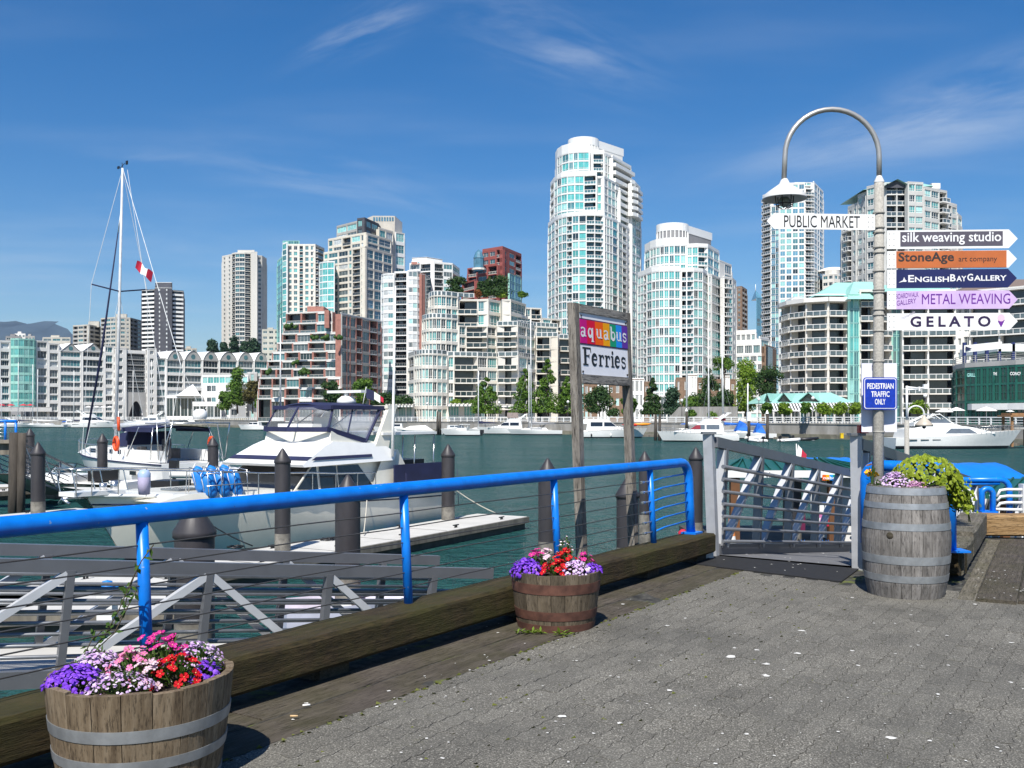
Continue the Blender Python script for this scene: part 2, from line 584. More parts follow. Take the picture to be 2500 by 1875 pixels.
def bal_mesh(L, dep, kind, sm, rm, pm):
    key = (q2(L), q2(dep), kind, sm.name, rm.name, pm.name)
    if key not in BAL:
        mb = MB()
        a = L / 2
        mb.box(-a, a, -dep, .3, -.3, 0, 0)
        y = -dep + .05
        if kind == 'solid':
            mb.box(-a, a, -dep - .004, -dep + .14, .004, .95, 1)
            for sx in (-a, a - .12):
                mb.box(sx, sx + .12, -dep + .14, -.02, .004, .95, 1)
        else:
            r = .07
            mb.box(-a, a, y - r, y + r, 1.0, 1.0 + 2 * r, 1)
            n = max(1, int(L / (1.4 if kind == 'glass' else .9)))
            for i in range(n + 1):
                x = lerp(-a + r, a - r, i / n)
                mb.box(x - r * .8, x + r * .8, y - r * .8, y + r * .8, .004, 1.0, 1)
            mb.add([(-a, y + .02, .12), (a, y + .02, .12), (a, y + .02, 1.0), (-a, y + .02, 1.0)], [(0, 1, 2, 3)], 2)
            if kind == 'bars':
                mb.box(-a, a, y - r * .7, y + r * .7, .1, .22, 1)
            if dep > .5:
                for sx in (-a + .02, a - .12):
                    mb.box(sx, sx + .1, y + r, -.02, 1.0, 1.12, 1)
        BAL[key] = (mb.mesh('balcony', [sm, rm, pm]), mb, [sm, rm, pm])
    return BAL[key]
class Bld:
    def __init__(s, name, label, base, cat='apartment block', group=None):
        s.t = thing(name, label, cat, (base[0], base[1], LANDZ), group=group)
        s.org = Vector(s.t.location)
        s.wall, s.slots = MB(), []
        s.cnt = {'window': 0, 'balcony': 0}
        s.rest = {}
    def mi(s, m):
        if m not in s.slots:
            s.slots.append(m)
        return s.slots.index(m)
    def unit(s, name, um, P, z, ang):
        if s.cnt[name] < 300:
            s.cnt[name] += 1
            link(name, um[0], s.t, (P[0] - s.org.x, P[1] - s.org.y, z - s.org.z), ang)
        else:
            mb, sl = s.rest.setdefault(name, (MB(), []))
            src, mats = um[1], um[2]
            c, sn = cos(ang), sin(ang)
            o = len(mb.v)
            mb.v.extend([(P[0] + c * x - sn * y, P[1] + sn * x + c * y, z + zz) for (x, y, zz) in src.v])
            for f, mi in zip(src.f, src.m):
                mm = mats[mi]
                if mm not in sl:
                    sl.append(mm)
                mb.f.append([o + i for i in f]); mb.m.append(sl.index(mm)); mb.sm.append(False)
    def done(s):
        part('wall', s.wall, s.slots, s.t, True)
        for k, (mb, sl) in s.rest.items():
            part(k, mb, sl, s.t, True, kind='stuff')
        return s
    def box(s, px0, px1, Y, dep, py0, py1, m, zref=None):
        s.wall.box(gx(px0, Y), gx(px1, Y), Y, Y + dep, gz(py1, zref or Y), gz(py0, zref or Y), s.mi(m))
    def facade(s, A, B, z0, nfl, fh, pat, st):
        L = (B - A).length
        if L < .4:
            return
        e = ((B.x - A.x) / L, (B.y - A.y) / L)
        ang = atan2(e[1], e[0])
        W_ = st.get('wts') if st.get('wts') and len(st['wts']) == len(pat) else None
        wt = W_ or [{'w': .55, 'p': .3, 's': .6}.get(c, 1.0) for c in pat]
        tot = sum(wt)
        xs = [0.0]
        for w in wt:
            xs.append(xs[-1] + L * w / tot)
        d, pw = st['d'], st['pw']
        wall = s.mi(st['wall'])
        sh, lt = st['sh'], st['lt']
        for i, c in enumerate(pat):
            x0, x1 = xs[i], xs[i + 1]
            if c in 'Pp':
                s.wall.obox(A, e, x0, x1, .003, d, z0, z0 + nfl * fh, wall if c == 'P' else s.mi(st.get('pier', st['wall'])))
        # piers
        for i in range(len(pat) + 1):
            if pw <= 0:
                break
            x = xs[i]
            h = pw / 2
            s.wall.obox(A, e, max(0, x - h), min(L, x + h), -st.get('pout', .05), d, z0 + .002, z0 + nfl * fh - .002, s.mi(st.get('pier', st['wall'])))
        for f in range(nfl):
            z = z0 + f * fh
            shf = sh[f % len(sh)] if isinstance(sh, (list, tuple)) else sh
            # merged spandrels
            i = 0
            while i < len(pat):
                c = pat[i]
                if c in 'WwSsG':
                    j = i
                    while j + 1 < len(pat) and pat[j + 1] in 'WwSsG':
                        j += 1
                    s.wall.obox(A, e, xs[i] + .01, xs[j + 1] - .01, 0, d, z, z + shf * fh, s.mi(st.get('span', st['wall'])))
                    if lt:
                        s.wall.obox(A, e, xs[i] + .01, xs[j + 1] - .01, 0, d, z + fh - lt * fh, z + fh - .004, wall)
                    i = j + 1
                else:
                    i += 1
            for i, c in enumerate(pat):
                x0, x1 = xs[i], xs[i + 1]
                xm = (x0 + x1) / 2
                wb = x1 - x0 - max(pw, .06)
                if c in 'WwGSs':
                    g = R.choices([q[0] for q in st['glass']], [q[1] for q in st['glass']])[0]
                    zz, hh = z + shf * fh, fh * (1 - shf - lt)
                    nx = st['nx']
                    if c in 'Ss':
                        ww = min(wb * .55, 1.8)
                        hw = hh * .75
                        zo = (hh - hw) * .5
                        for (a0, a1) in ((x0, xm - ww / 2), (xm + ww / 2, x1)):
                            s.wall.obox(A, e, a0, a1, .004, d, zz - .01, zz + hh + .01, wall)
                        s.wall.obox(A, e, xm - ww / 2, xm + ww / 2, .004, d, zz - .01, zz + zo, wall)
                        s.wall.obox(A, e, xm - ww / 2, xm + ww / 2, .004, d, zz + zo + hw, zz + hh + .01, wall)
                        wb, hh, zz, nx = ww, hw, zz + zo, min(nx, 2)
                    if c == 'w':
                        nx = max(1, nx // 2)
                    rec = st['rec']
                    P = (A.x + e[0] * xm - e[1] * rec, A.y + e[1] * xm + e[0] * rec)
                    um = win_mesh(max(.3, wb), hh, nx, st['tr'], g, st['frame'], st['fw'])
                    s.unit('window', um, P, zz, ang)
                elif c in 'Bb':
                    outd = st['bout'] if c == 'b' else 0.02
                    P = (A.x + e[0] * xm, A.y + e[1] * xm)
                    um = bal_mesh(x1 - x0 - pw * .5, outd, st['rail'], st['slab'], st['railm'], st['panel'])
                    s.unit('balcony', um, P, z + .02, ang)
                    s.wall.obox(A, e, x0, x1, .3, d, z - .18, z, s.mi(st['slab']))
    def tier(s, front, dep, z0, z1, nfl, pats, st, par=.9, parm=None, bdir=None, side=None, roofm=None):
        """front: visible plan corners left to right; the back is closed dep metres behind"""
        pts = [Vector(p) for p in front]
        if bdir:
            b = b2 = Vector(bdir).normalized() * dep
        else:
            b, b2 = pts[-1].normalized() * dep, pts[0].normalized() * dep
        out = pts + [pts[-1] + b, pts[0] + b2]
        n = len(out)
        core = []
        d = st['d']
        for i in range(n):
            p0, p1, p2 = out[i - 1], out[i], out[(i + 1) % n]
            d1, d2 = (p1 - p0).normalized(), (p2 - p1).normalized()
            n1, n2 = Vector((-d1.y, d1.x)), Vector((-d2.y, d2.x))
            bis = n1 + n2
            k = d * 2 / max(.5, bis.length_squared)
            core.append(p1 + bis * k)
        s.wall.prism([(p.x, p.y) for p in core], z0, z1 - .06, s.mi(st['core']))
        fh = (z1 - z0) / max(1, nfl)
        for i in range(len(pts) - 1):
            p = pats[i] if i < len(pats) else None
            if p:
                s.facade(pts[i], pts[i + 1], z0, nfl, fh, p, st)
            else:
                L = (pts[i + 1] - pts[i]).length
                e = (pts[i + 1] - pts[i]) / L
                s.wall.obox(pts[i], e, 0, L, 0, d, z0, z1, s.mi(st['wall']))
        for (a, c) in ((out[len(pts) - 1], out[len(pts)]), (out[-2], out[-1]), (out[-1], out[0])):
            L = (c - a).length
            e = (c - a) / L
            s.wall.obox(a, e, 0, L, 0, min(.4, d), z0, z1, s.mi(side or st['wall']))
        s.wall.prism([(p.x, p.y) for p in out], z1 - .05, z1 + .22, s.mi(roofm or st['slab']))
        if par:
            pm = s.mi(parm or st['wall'])
            for i in range(n):
                a, c = out[i], out[(i + 1) % n]
                L = (c - a).length
                if L > .3:
                    e = (c - a) / L
                    s.wall.obox(a, e, 0, L, -.04, .25, z1 + .2, z1 + par, pm)
        return out
def style(wall, glass_, sh=.3, lt=.06, pw=.5, nx=2, tr=0, d=1.3, rec=.15, frame=None, fw=.09, rail='glass', slab=None, railm=None, panel=None, core=None, bout=1.2, **kw):
    st = dict(wall=wall, glass=glass_, sh=sh, lt=lt, pw=pw, nx=nx, tr=tr, d=d, rec=rec, frame=frame or white, fw=fw, rail=rail,
              slab=slab or wall, railm=railm or frame or white, panel=panel or g_mid, core=core or core_m, bout=bout)
    st.update(kw)
    return st
def FP(*pp):
    return [Vector((gx(px, Y), Y)) for (px, Y) in pp]
def arc(pl, Yl, pr, Yr, bulge, n):
    A, B = Vector((gx(pl, Yl), Yl)), Vector((gx(pr, Yr), Yr))
    d = (B - A)
    nrm = Vector((d.y, -d.x)).normalized()
    return [A + d * (i / n) + nrm * bulge * (1 - (2 * i / n - 1) ** 2) for i in range(n + 1)]
def gable(bl, A, B, z, h, dep, mface, mroof, rounded=False, disc=True, ov=.25):
    """pediment over a bay between plan points A and B, extruded back"""
    L = (B - A).length
    e = (B - A) / L
    prof = []
    n = 8
    for i in range(n + 1):
        x = i / n
        hh = (1 - abs(2 * x - 1)) if not rounded else sin(pi * x) ** .75
        prof.append((x * L, z + .05 + h * hh))
    inn = Vector((-e.y, e.x))
    vs, k = [], len(prof)
    for dd in (-ov, dep):
        for (x, zz) in prof:
            p = A + e * x + inn * dd
            vs.append((p.x, p.y, zz))
    bl.wall.add(vs, [(i, i + 1, k + i + 1, k + i) for i in range(k - 1)], bl.mi(mroof))
    f = [(A + e * x) for (x, zz) in prof]
    bl.wall.add([(p.x, p.y, zz - .25) for p, (x, zz) in zip(f, prof)] + [(B.x, B.y, z - .3), (A.x, A.y, z - .3)], [list(range(k + 1, -1, -1)) if False else list(reversed(range(k + 2)))], bl.mi(mface))
    if disc:
        c = A + e * L / 2 - inn * .08
        r = h * .26
        vs = [(c.x + e.x * r * cos(t), c.y + e.y * r * cos(t), z + h * .38 + r * sin(t)) for t in [2 * pi * i / 14 for i in range(14)]]
        bl.wall.add(vs, [list(range(14))], bl.mi(g_mid))
GT = [(g_light, 4), (g_teal, 7), (g_mid, 3), (g_dark, 1)]
GD = [(g_dark, 4), (g_mid, 2), (g_grey, 3)]
GG = [(g_grey, 4), (g_mid, 3), (g_dark, 3), (g_white, 1)]
# --- long white apartment block
A1, B1 = Vector((gx(-30, 396), 396)), Vector((gx(650, 493), 493))
def P1(px, fwd=0.0):
    e = (B1 - A1).normalized()
    return online(A1, B1, px) + Vector((e.y, -e.x)) * fwd
bl = Bld('apartment_block', 'long white low-rise block with a row of arched gables and teal glass corner', online(A1, B1, 300))
st = style(white2, GG, sh=[.34, .12], lt=.05, pw=1.2, nx=4, d=1.6, rec=.5, fw=.08, span=white2, slab=greyc, railm=midgrey, panel=g_dark)
def zt(py, px):
    return gz(py, online(A1, B1, px).y)
p = [P1(-30), P1(26)]
bl.tier(p, 22, LANDZ, zt(836, 0), 9, ['WW'], st)
stg = style(tealroof, [(g_teal, 5), (g_mid, 2), (g_light, 1)], sh=.26, lt=.0, pw=.12, nx=3, d=.5, rec=.08, frame=tealroof, fw=.1, core=core_t)
a_, b_ = P1(26), P1(88)
e_ = (b_ - a_).normalized()
nn = Vector((e_.y, -e_.x))
cv = [a_ + e_ * (b_ - a_).length * t + nn * 3.2 * min(1, sin(pi * t) * 1.6) for t in (0, .08, .2, .4, .6, .8, .92, 1)]
bl.tier(cv, 14, LANDZ + 4, zt(831, 57), 8, ['G'] * 7, stg, par=.5)
bl.tier([P1(-30, 3.5), P1(118, 3.5)], 5, LANDZ + 3.5, LANDZ + 5.2, 1, [None], st, par=0)
xs_ = [88, 118, 145, 200, 255, 278]
for i in range(5):
    bl.tier([P1(xs_[i]), P1(xs_[i + 1])], 22, LANDZ, zt([834, 840, 858, 858, 846][i], xs_[i]), 9, ['W'], dict(st, nx=3 if i in (0, 1, 4) else 6), par=.5)
for (q0, q1) in ((145, 200), (200, 255)):
    gable(bl, P1(q0 + 2), P1(q1 - 2), zt(857, q0), 3.6, 20, greyc, white)
st2 = dict(st, sh=.3, pw=.3, nx=2)
bl.tier([P1(278, 1), P1(306, 1)], 22, LANDZ, zt(852, 290), 9, ['S'], dict(st2, nx=2), par=.6)
bl.tier([P1(356, 1), P1(380, 1)], 22, LANDZ, zt(854, 370), 9, ['S'], st2, par=.6)
zc_ = zt(958, 330)
bl.tier([P1(306, .3), P1(356, .3)], 20, zc_, zt(864, 330), 7, ['B'], dict(st, slab=greyc, rail='bars', railm=midgrey, panel=g_dark), par=1.6, parm=white2)
aa, bb = P1(306, .35), P1(356, .35)
n = 16
ap = []
for i in range(n + 1):
    tt = i / n
    ap.append((.12 + .76 * (1 - tt), sin(pi * (1 - tt)) ** .8))
hgt = zc_ - LANDZ
vs = [(aa.x, aa.y, LANDZ), (aa.x, aa.y, zc_)] + [(bb.x, bb.y, zc_), (bb.x, bb.y, LANDZ)]
for (fx, fz) in ap:
    pp = aa.lerp(bb, fx)
    vs.append((pp.x, pp.y, LANDZ + fz * hgt * .68))
bl.wall.add(vs, [list(reversed(range(len(vs))))], bl.mi(greyc))
bl.tier([P1(306, -6), P1(356, -6)], 12, LANDZ, zc_ - .1, 1, [None], dict(st, wall=darkgrey), par=0)
xs_ = [380, 406, 449, 494, 535, 580, 620, 655]
for i in range(7):
    zz = zt(878 - 3 * (i == 0) + i * .6, xs_[i])
    bl.tier([P1(xs_[i]), P1(xs_[i + 1])], 22, LANDZ, zz, 8, ['W'], dict(st, pw=1.0, nx=5), par=.3)
    if i:
        gable(bl, P1(xs_[i] + 1.5), P1(xs_[i + 1] - 1.5), zz + .1, 4.4, 20, greyc, white, True)
bl.done()
# --- grey twin block
bl = Bld('apartment_block', 'wide grey-beige concrete apartment block with stepped roof, behind the white low-rise', (gx(260, 650), 650))
st = style(beige, GD, sh=.36, lt=.05, pw=.5, nx=2, d=1.2, rail='solid', slab=greyc, railm=greyc)
bl.tier(FP((178, 652), (216, 645), (246, 660)), 25, LANDZ, gz(797, 650), 22, ['BWB', 'BB'], st)
bl.tier(FP((216, 655), (242, 655)), 12, gz(797, 650), gz(783, 650), 1, [None], dict(st, wall=beige), par=0)
bl.tier(FP((246, 640), (282, 632), (318, 636), (345, 655)), 25, LANDZ, gz(780, 640), 24, ['BWW', 'SWS', 'BBW'], st)
bl.tier(FP((283, 645), (309, 645)), 12, gz(780, 640), gz(765, 640), 1, [None], dict(st, wall=beige), par=0)
bl.done()
# --- dark striped tower
bl = Bld('apartment_tower', 'dark grey tower with white balcony bands and a dark central shaft', (gx(397, 620), 620), 'tower')
st = style(darkgrey, GD, sh=.3, lt=.1, pw=.15, nx=2, d=1.3, rail='solid', slab=white, railm=white)
zt_ = gz(709, 620)
bl.tier(FP((346, 622), (378, 618)), 22, LANDZ, zt_, 30, ['B'], st, par=.6)
bl.tier(FP((378, 615), (386, 614), (410, 614), (420, 615)), 24, LANDZ, gz(706, 620), 30, ['P', 'sPs', 'P'], dict(st, glass=[(g_white, 1)]), par=.3)
bl.tier(FP((420, 618), (448, 622), (450, 640)), 22, LANDZ, gz(711, 620), 30, ['B', None], st, par=.6)
bl.tier(FP((379, 620), (419, 620)), 16, gz(706, 620), gz(690, 620), 1, [None], st, par=0)
bl.done()
# --- pale round-bay tower
bl = Bld('apartment_tower', 'pale concrete tower with rounded central window bay, standing alone', (gx(597, 640), 640), 'tower')
wpl = pmat('pale_grey_concrete', (.56, .545, .50), .8, scale=.15, stretch=(1, 1, .1), var=.12)
st = style(wpl, GD, sh=.2, lt=.05, pw=.2, nx=2, d=.9, rec=.3)
zt_ = gz(626, 640)
bl.tier(FP((542, 644), (566, 636)), 26, LANDZ, zt_, 38, ['ss'], st)
bl.tier(arc(566, 636, 613, 634, 3, 4), 26, LANDZ, gz(624, 640), 38, ['B', 'W', 'W', 'B'], dict(st, rail='glass', slab=wpl, railm=wpl, panel=g_dark))
bl.tier(FP((613, 631), (628, 632)), 26, LANDZ, gz(623, 640), 38, [None], st)
bl.tier(FP((628, 637), (640, 639), (651, 650)), 26, LANDZ, gz(628, 640), 38, ['s', 'p'], dict(st, pier=beige))
bl.tier(FP((580, 645), (621, 645)), 14, zt_, gz(608, 640), 1, [None], st, par=0)
bl.done()
# --- teal and cream tower
bl = Bld('apartment_tower', 'cream tower with green glass on its left edge and a green glass rooftop fin', (gx(733, 480), 480), 'tower')
st = style(warmwhite, [(g_mid, 5), (g_teal, 3), (g_dark, 2)], sh=.28, lt=.05, pw=1.1, nx=2, d=1.2, rec=.2, slab=warmwhite)
stg = style(tealroof, [(g_teal, 4), (g_mid, 4)], sh=.16, lt=0, pw=.1, nx=2, d=.4, rec=.05, frame=tealroof, core=core_t, span=g_mid)
bl.tier(FP((677, 500), (693, 482)), 20, LANDZ, gz(625, 480), 29, ['GG'], stg)
bl.tier(FP((690, 480), (701, 476)), 22, LANDZ, gz(598, 480), 31, ['G'], dict(stg, wall=white, span=white, glass=GT))
bl.tier(FP((701, 478), (770, 478), (792, 490)), 24, LANDZ, gz(602, 480), 31, ['WWBWW', 'b'], st)
bl.tier(FP((690, 484), (731, 484)), 8, gz(602, 480), gz(585, 480), 2, ['GGG'], stg, par=.2)
bl.tier(FP((740, 490), (785, 490)), 10, gz(602, 480), gz(597, 480), 1, [None], st, par=0)
bl.done()
# --- cream grid tower
bl = Bld('apartment_tower', 'big cream grid-framed tower with stepped top, dark penthouse and blue glass right face', (gx(875, 430), 430), 'tower')
st = style(cream, [(g_light, 2), (g_teal, 2), (g_white, 3), (g_grey, 4), (g_mid, 2), (g_dark, 1)], sh=.26, lt=.04, pw=.75, nx=3, d=1.3, rec=.2, rail='bars', railm=midgrey, slab=cream, panel=g_dark, wts=[.5, 1.1, 1.1, .4, .9, .4])
str_ = dict(st, glass=[(g_blue, 3), (g_mid, 3), (g_grey, 2)], nx=2, tr=.5, sh=.14, fw=.14)
z1 = gz(610, 430)
bl.tier(FP((790, 442), (890, 425)), 30, LANDZ, z1, 26, ['wWWwBw'], st, bdir=(.35, 1))
bl.tier(FP((890, 425), (958, 446)), 20, LANDZ, z1, 17, ['WWW'], str_, bdir=(-.1, 1))
z2 = gz(572, 430)
bl.tier(FP((801, 446), (893, 430)), 26, z1, z2, 2, ['wWBWw'], dict(st, wts=None), bdir=(.35, 1))
bl.tier(FP((893, 430), (955, 448)), 18, z1, z2, 2, ['WW'], str_, bdir=(-.1, 1))
z3 = gz(535, 432)
bl.tier(FP((822, 452), (872, 440)), 20, z2, z3, 2, ['WW'], dict(st, wall=greyc, slab=greyc), bdir=(.35, 1))
bl.tier(FP((872, 438), (890, 436), (924, 450)), 18, z2, gz(531, 432), 2, ['W', 'WW'], dict(st, wall=darkgrey, slab=darkgrey, frame=darkgrey, glass=[(g_grey, 1), (g_light, 1)]), bdir=(0, 1))
bl.tier(FP((924, 447), (960, 457)), 14, z2, gz(552, 440), 1, ['WW'], dict(st, wall=cream))
f0, f1, f2 = Vector((gx(910, 456), 456)), Vector((gx(964, 462), 462)), Vector((gx(982, 470), 470))
za, zb, zw = gz(531, 460), gz(525, 460), gz(665, 460)
for (aa, bb, z0a, z0b, m) in ((f0, f1, za, zb, cream), (f1, f2, zb, gz(538, 465), warmwhite)):
    e = (bb - aa).normalized()
    inn = Vector((-e.y, e.x)) * 6
    vs = [(aa.x, aa.y, zw), (bb.x, bb.y, zw), (bb.x, bb.y, z0b), (aa.x, aa.y, z0a)]
    vs += [(x + inn.x, y + inn.y, z) for (x, y, z) in vs]
    bl.wall.add(vs, [(0, 1, 2, 3), (7, 6, 5, 4), (3, 2, 6, 7), (1, 5, 6, 2), (0, 3, 7, 4)], bl.mi(m))
for i in range(8):
    e = (f1 - f0)
    q0, q1 = f0 + e * (.02 + i * .12), f0 + e * (.10 + i * .12)
    nn = Vector((e.y, -e.x)).normalized() * .1
    zz0, zz1 = lerp(za, zb, i / 8) - .6, lerp(za, zb, i / 8) - 2.4
    bl.wall.add([(q0.x + nn.x, q0.y + nn.y, zz1), (q1.x + nn.x, q1.y + nn.y, zz1), (q1.x + nn.x, q1.y + nn.y, zz0), (q0.x + nn.x, q0.y + nn.y, zz0)], [(0, 1, 2, 3)], bl.mi(g_blue))
bl.tier(FP((965, 462), (988, 466)), 12, LANDZ, gz(570, 465), 16, ['W'], dict(st, wall=white, span=white, glass=GT, tr=.5, wts=None), par=.3)
bl.tier(arc(782, 440, 817, 430, 3.2, 5), 12, LANDZ, gz(640, 430), 24, ['G'] * 5, dict(stg, wall=white, span=white, frame=white, sh=.12, glass=[(g_light, 2), (g_teal, 5)]), par=.5, roofm=white)
bl.done()
# --- red brick terraces
bl = Bld('terraced_apartments', 'red brick and white terraced building stepping down to the left with plants', (gx(780, 300), 300))
st = style(white2, GG, sh=.16, lt=.12, pw=.5, nx=4, d=1.8, rec=.3, rail='glass', slab=white2, railm=greyc, panel=g_grey, span=white2, fw=.07, pier=brick)
levels = [1012, 975, 950, 925, 903, 883, 861, 838, 815, 790, 763]
lefts = [628, 630, 632, 636, 652, 664, 676, 688, 692, 698, 702]
pats = ['BWBWBW', 'BWBWBW', 'BBWBBW', 'BBWBW', 'BWBBW', 'WBWBW', 'BWBW', 'BWBW', 'BBW', 'BBW']
for k in range(10):
    Yk = 290 + k * .9
    z0 = LANDZ if k == 0 else gz(levels[k], 300)
    z1 = gz(levels[k + 1], 300)
    bl.tier(FP((lefts[k], Yk + 6), (832 - (k > 7) * 20, Yk)), 30, z0, z1, 1, [pats[k]], dict(st, pw=.6 if k % 2 else .4), par=.35, parm=white2)
bl.tier(FP((832, 292), (884, 305), (931, 318)), 22, LANDZ, gz(773, 300), 9, ['WwWB', 'WBw'], dict(st, glass=[(g_mid, 4), (g_grey, 4), (g_dark, 2)], sh=.12, wall=greyc, span=beige, pw=.3), par=.4, parm=white2)
bl.box(750, 790, 306, 8, 748, 765, brick)
bl.box(792, 803, 296, 3, 757, 800, brick)
for (px, py) in ((700, 800), (715, 798), (770, 826), (792, 828), (800, 826), (826, 826), (720, 888), (740, 912), (750, 910), (660, 910)):
    c = at(px, py, 289)
    for q in range(7):
        bl.wall.ball((c.x + R.uniform(-1, 1), c.y + R.uniform(-.5, .5), c.z + R.uniform(-.2, .9)), R.uniform(.4, .8), 6, 4, bl.mi(leafmat('terrace_shrub', (.02, .06, .012), (.07, .13, .02))))
bl.done()
# --- white banded tower with brick rear
bl = Bld('apartment_tower', 'white banded mid-rise with rounded window bays and brick strips, right of the brick terraces', (gx(990, 350), 350), 'tower')
st = style(white, [(g_white, 5), (g_grey, 4), (g_light, 2), (g_mid, 1)], sh=.34, lt=.02, pw=.12, nx=3, d=1.6, rec=.1, rail='bars', slab=white, railm=midgrey, panel=g_dark, pier=white)
z1 = gz(668, 350)
bl.tier(arc(931, 352, 963, 348, 1.2, 3), 24, LANDZ, gz(672, 350), 19, ['W'] * 3, st, par=.5)
bl.tier(FP((963, 349), (995, 348)), 24, LANDZ, z1, 19, ['B'], st, par=.6)
bl.tier(arc(995, 347, 1027, 349, 1.2, 3), 24, LANDZ, gz(666, 350), 19, ['W'] * 3, st, par=.5)
bl.tier(FP((1027, 348), (1038, 350), (1052, 362)), 24, LANDZ, gz(671, 350), 19, [None, 'p'], dict(st, wall=brick, pier=g_mid), par=.4)
zr = gz(645, 370)
bl.tier(FP((1000, 372), (1052, 368), (1060, 368), (1105, 372), (1122, 385)), 18, LANDZ, zr, 21, ['WB', None, 'BW', 'W'], dict(st, wall=white, pw=.3, d=1.4), par=.7)
bl.tier(FP((1004, 370), (1080, 370)), 10, zr, gz(639, 370), 1, ['PWWWP'], dict(st, wall=brick), par=.2)
bl.tier(FP((1006, 374), (1042, 372), (1080, 378)), 8, gz(639, 370), gz(627, 370), 1, [None, None], dict(st), par=.3, roofm=darkgrey)
bl.done()
# --- cream terraced building with round turret
bl = Bld('terraced_apartments', 'large cream terraced building with a round stepped turret by the water', (gx(1170, 250), 250))
st = style(warmwhite, [(g_mid, 6), (g_teal, 2), (g_light, 1), (g_dark, 4)], sh=.2, lt=.04, pw=.3, nx=4, tr=.24, d=1.8, rec=.25, fw=.1, rail='glass', slab=warmwhite, railm=warmwhite, panel=g_dark, core=core_m, bout=1.4)
def zz9(py):
    return gz(py, 248)
def rail_on(bl, pts, z, m, h=1.1, step=1.3):
    for a, c in zip(pts, pts[1:]):
        L = (c - a).length
        if L < .2:
            continue
        e = (c - a) / L
        bl.wall.obox(a, e, 0, L, .05, .17, z + h - .14, z + h, bl.mi(m))
        k = max(1, int(L / step))
        for i in range(k + 1):
            x = min(L - .2, L * i / k)
            bl.wall.obox(a, e, x, x + .2, .06, .16, z, z + h - .14, bl.mi(m))
        bl.wall.obox(a, e, 0, L, .09, .12, z + .1, z + h - .15, bl.mi(g_grey))
fr = FP((996, 258), (1010, 250)) + arc(1012, 249, 1092, 248, 5.0, 9)
bl.tier(fr, 30, LANDZ, zz9(868), 5, ['W', None] + ['W'] * 9, dict(st, glass=[(g_teal, 4), (g_light, 3), (g_mid, 2), (g_dark, 2)], nx=2, pw=.14, sh=.2), par=0)
rail_on(bl, fr, zz9(868) + .2, white)
fr = FP((1092, 249), (1108, 249), (1166, 250), (1214, 254), (1216, 250), (1265, 249), (1308, 262))
bl.tier(fr, 30, LANDZ, zz9(870), 5, ['w', 'b', 'WW', None, 'b', 'WW'], st, par=0)
rail_on(bl, fr, zz9(870) + .2, white)
fr = FP((1308, 262), (1362, 262), (1364, 268), (1420, 270))
bl.tier(fr, 30, LANDZ, zz9(812), 7, ['bw', None, 'bw'], dict(st, glass=GD, slab=cream, wall=cream), par=0)
rail_on(bl, fr, zz9(812) + .2, white)
fr = arc(1030, 254, 1118, 252, 5.0, 9)
bl.tier(fr, 28, zz9(868), zz9(777), 3, ['W'] * 9, dict(st, nx=2, pw=.14, sh=.2), par=0)
rail_on(bl, fr, zz9(777) + .2, white)
fr = FP((1118, 252), (1138, 254), (1190, 254), (1212, 257), (1214, 253), (1264, 252), (1306, 264))
bl.tier(fr, 28, zz9(870), zz9(792), 3, ['w', 'b', 'w', None, 'b', 'WW'], st, par=0)
rail_on(bl, fr[3:], zz9(792) + .2, white)
fr = FP((1262, 262), (1310, 268), (1362, 272))
bl.tier(fr, 20, zz9(812), zz9(780), 1, ['BW', 'W'], dict(st, glass=GD), par=0)
rail_on(bl, fr, zz9(780) + .2, white)
fr = arc(1045, 258, 1118, 256, 4.6, 8)
bl.tier(fr, 24, zz9(777), zz9(717), 2, ['W'] * 8, dict(st, nx=2, pw=.14, sh=.2), par=0)
rail_on(bl, fr + FP((1158, 258)), zz9(717) + .25, white)
fr = FP((1118, 257), (1166, 257), (1192, 256), (1222, 261), (1226, 257), (1247, 257), (1284, 268))
bl.tier(fr, 22, zz9(792), zz9(724), 2, ['b', 'W', 'W', None, 'W', 'W'], st, par=.4)
bl.tier(FP((1270, 272), (1322, 274)), 14, zz9(780), zz9(727), 2, ['WB'], dict(st), par=.3)
bl.tier(FP((1322, 275), (1370, 280)), 14, zz9(812), zz9(752), 2, ['WB'], dict(st), par=.3)
# low wing with teal shop windows at the foot
bl.tier(FP((946, 240), (1010, 240)), 12, LANDZ, zz9(992), 1, ['WpWW'], dict(st, glass=[(g_teal, 1)]), par=.3)
bl.tier(FP((1092, 240), (1170, 240)), 12, LANDZ, zz9(990), 1, ['WpWp'], dict(st, glass=[(g_teal, 1)]), par=.3)
for (p0, p1, py) in ((946, 1010, 990), (1092, 1172, 988), (1176, 1300, 990)):
    bl.wall.box(gx(p0, 238), gx(p1, 238), 236.5, 240, gz(py + 4, 238), gz(py, 238), bl.mi(white))
    for i in range(9):
        x = lerp(gx(p0, 238), gx(p1, 238), i / 8)
        bl.wall.box(x - .15, x + .15, 235.5, 240, gz(py, 238), gz(py, 238) + .35, bl.mi(warmwhite))
bl.done()
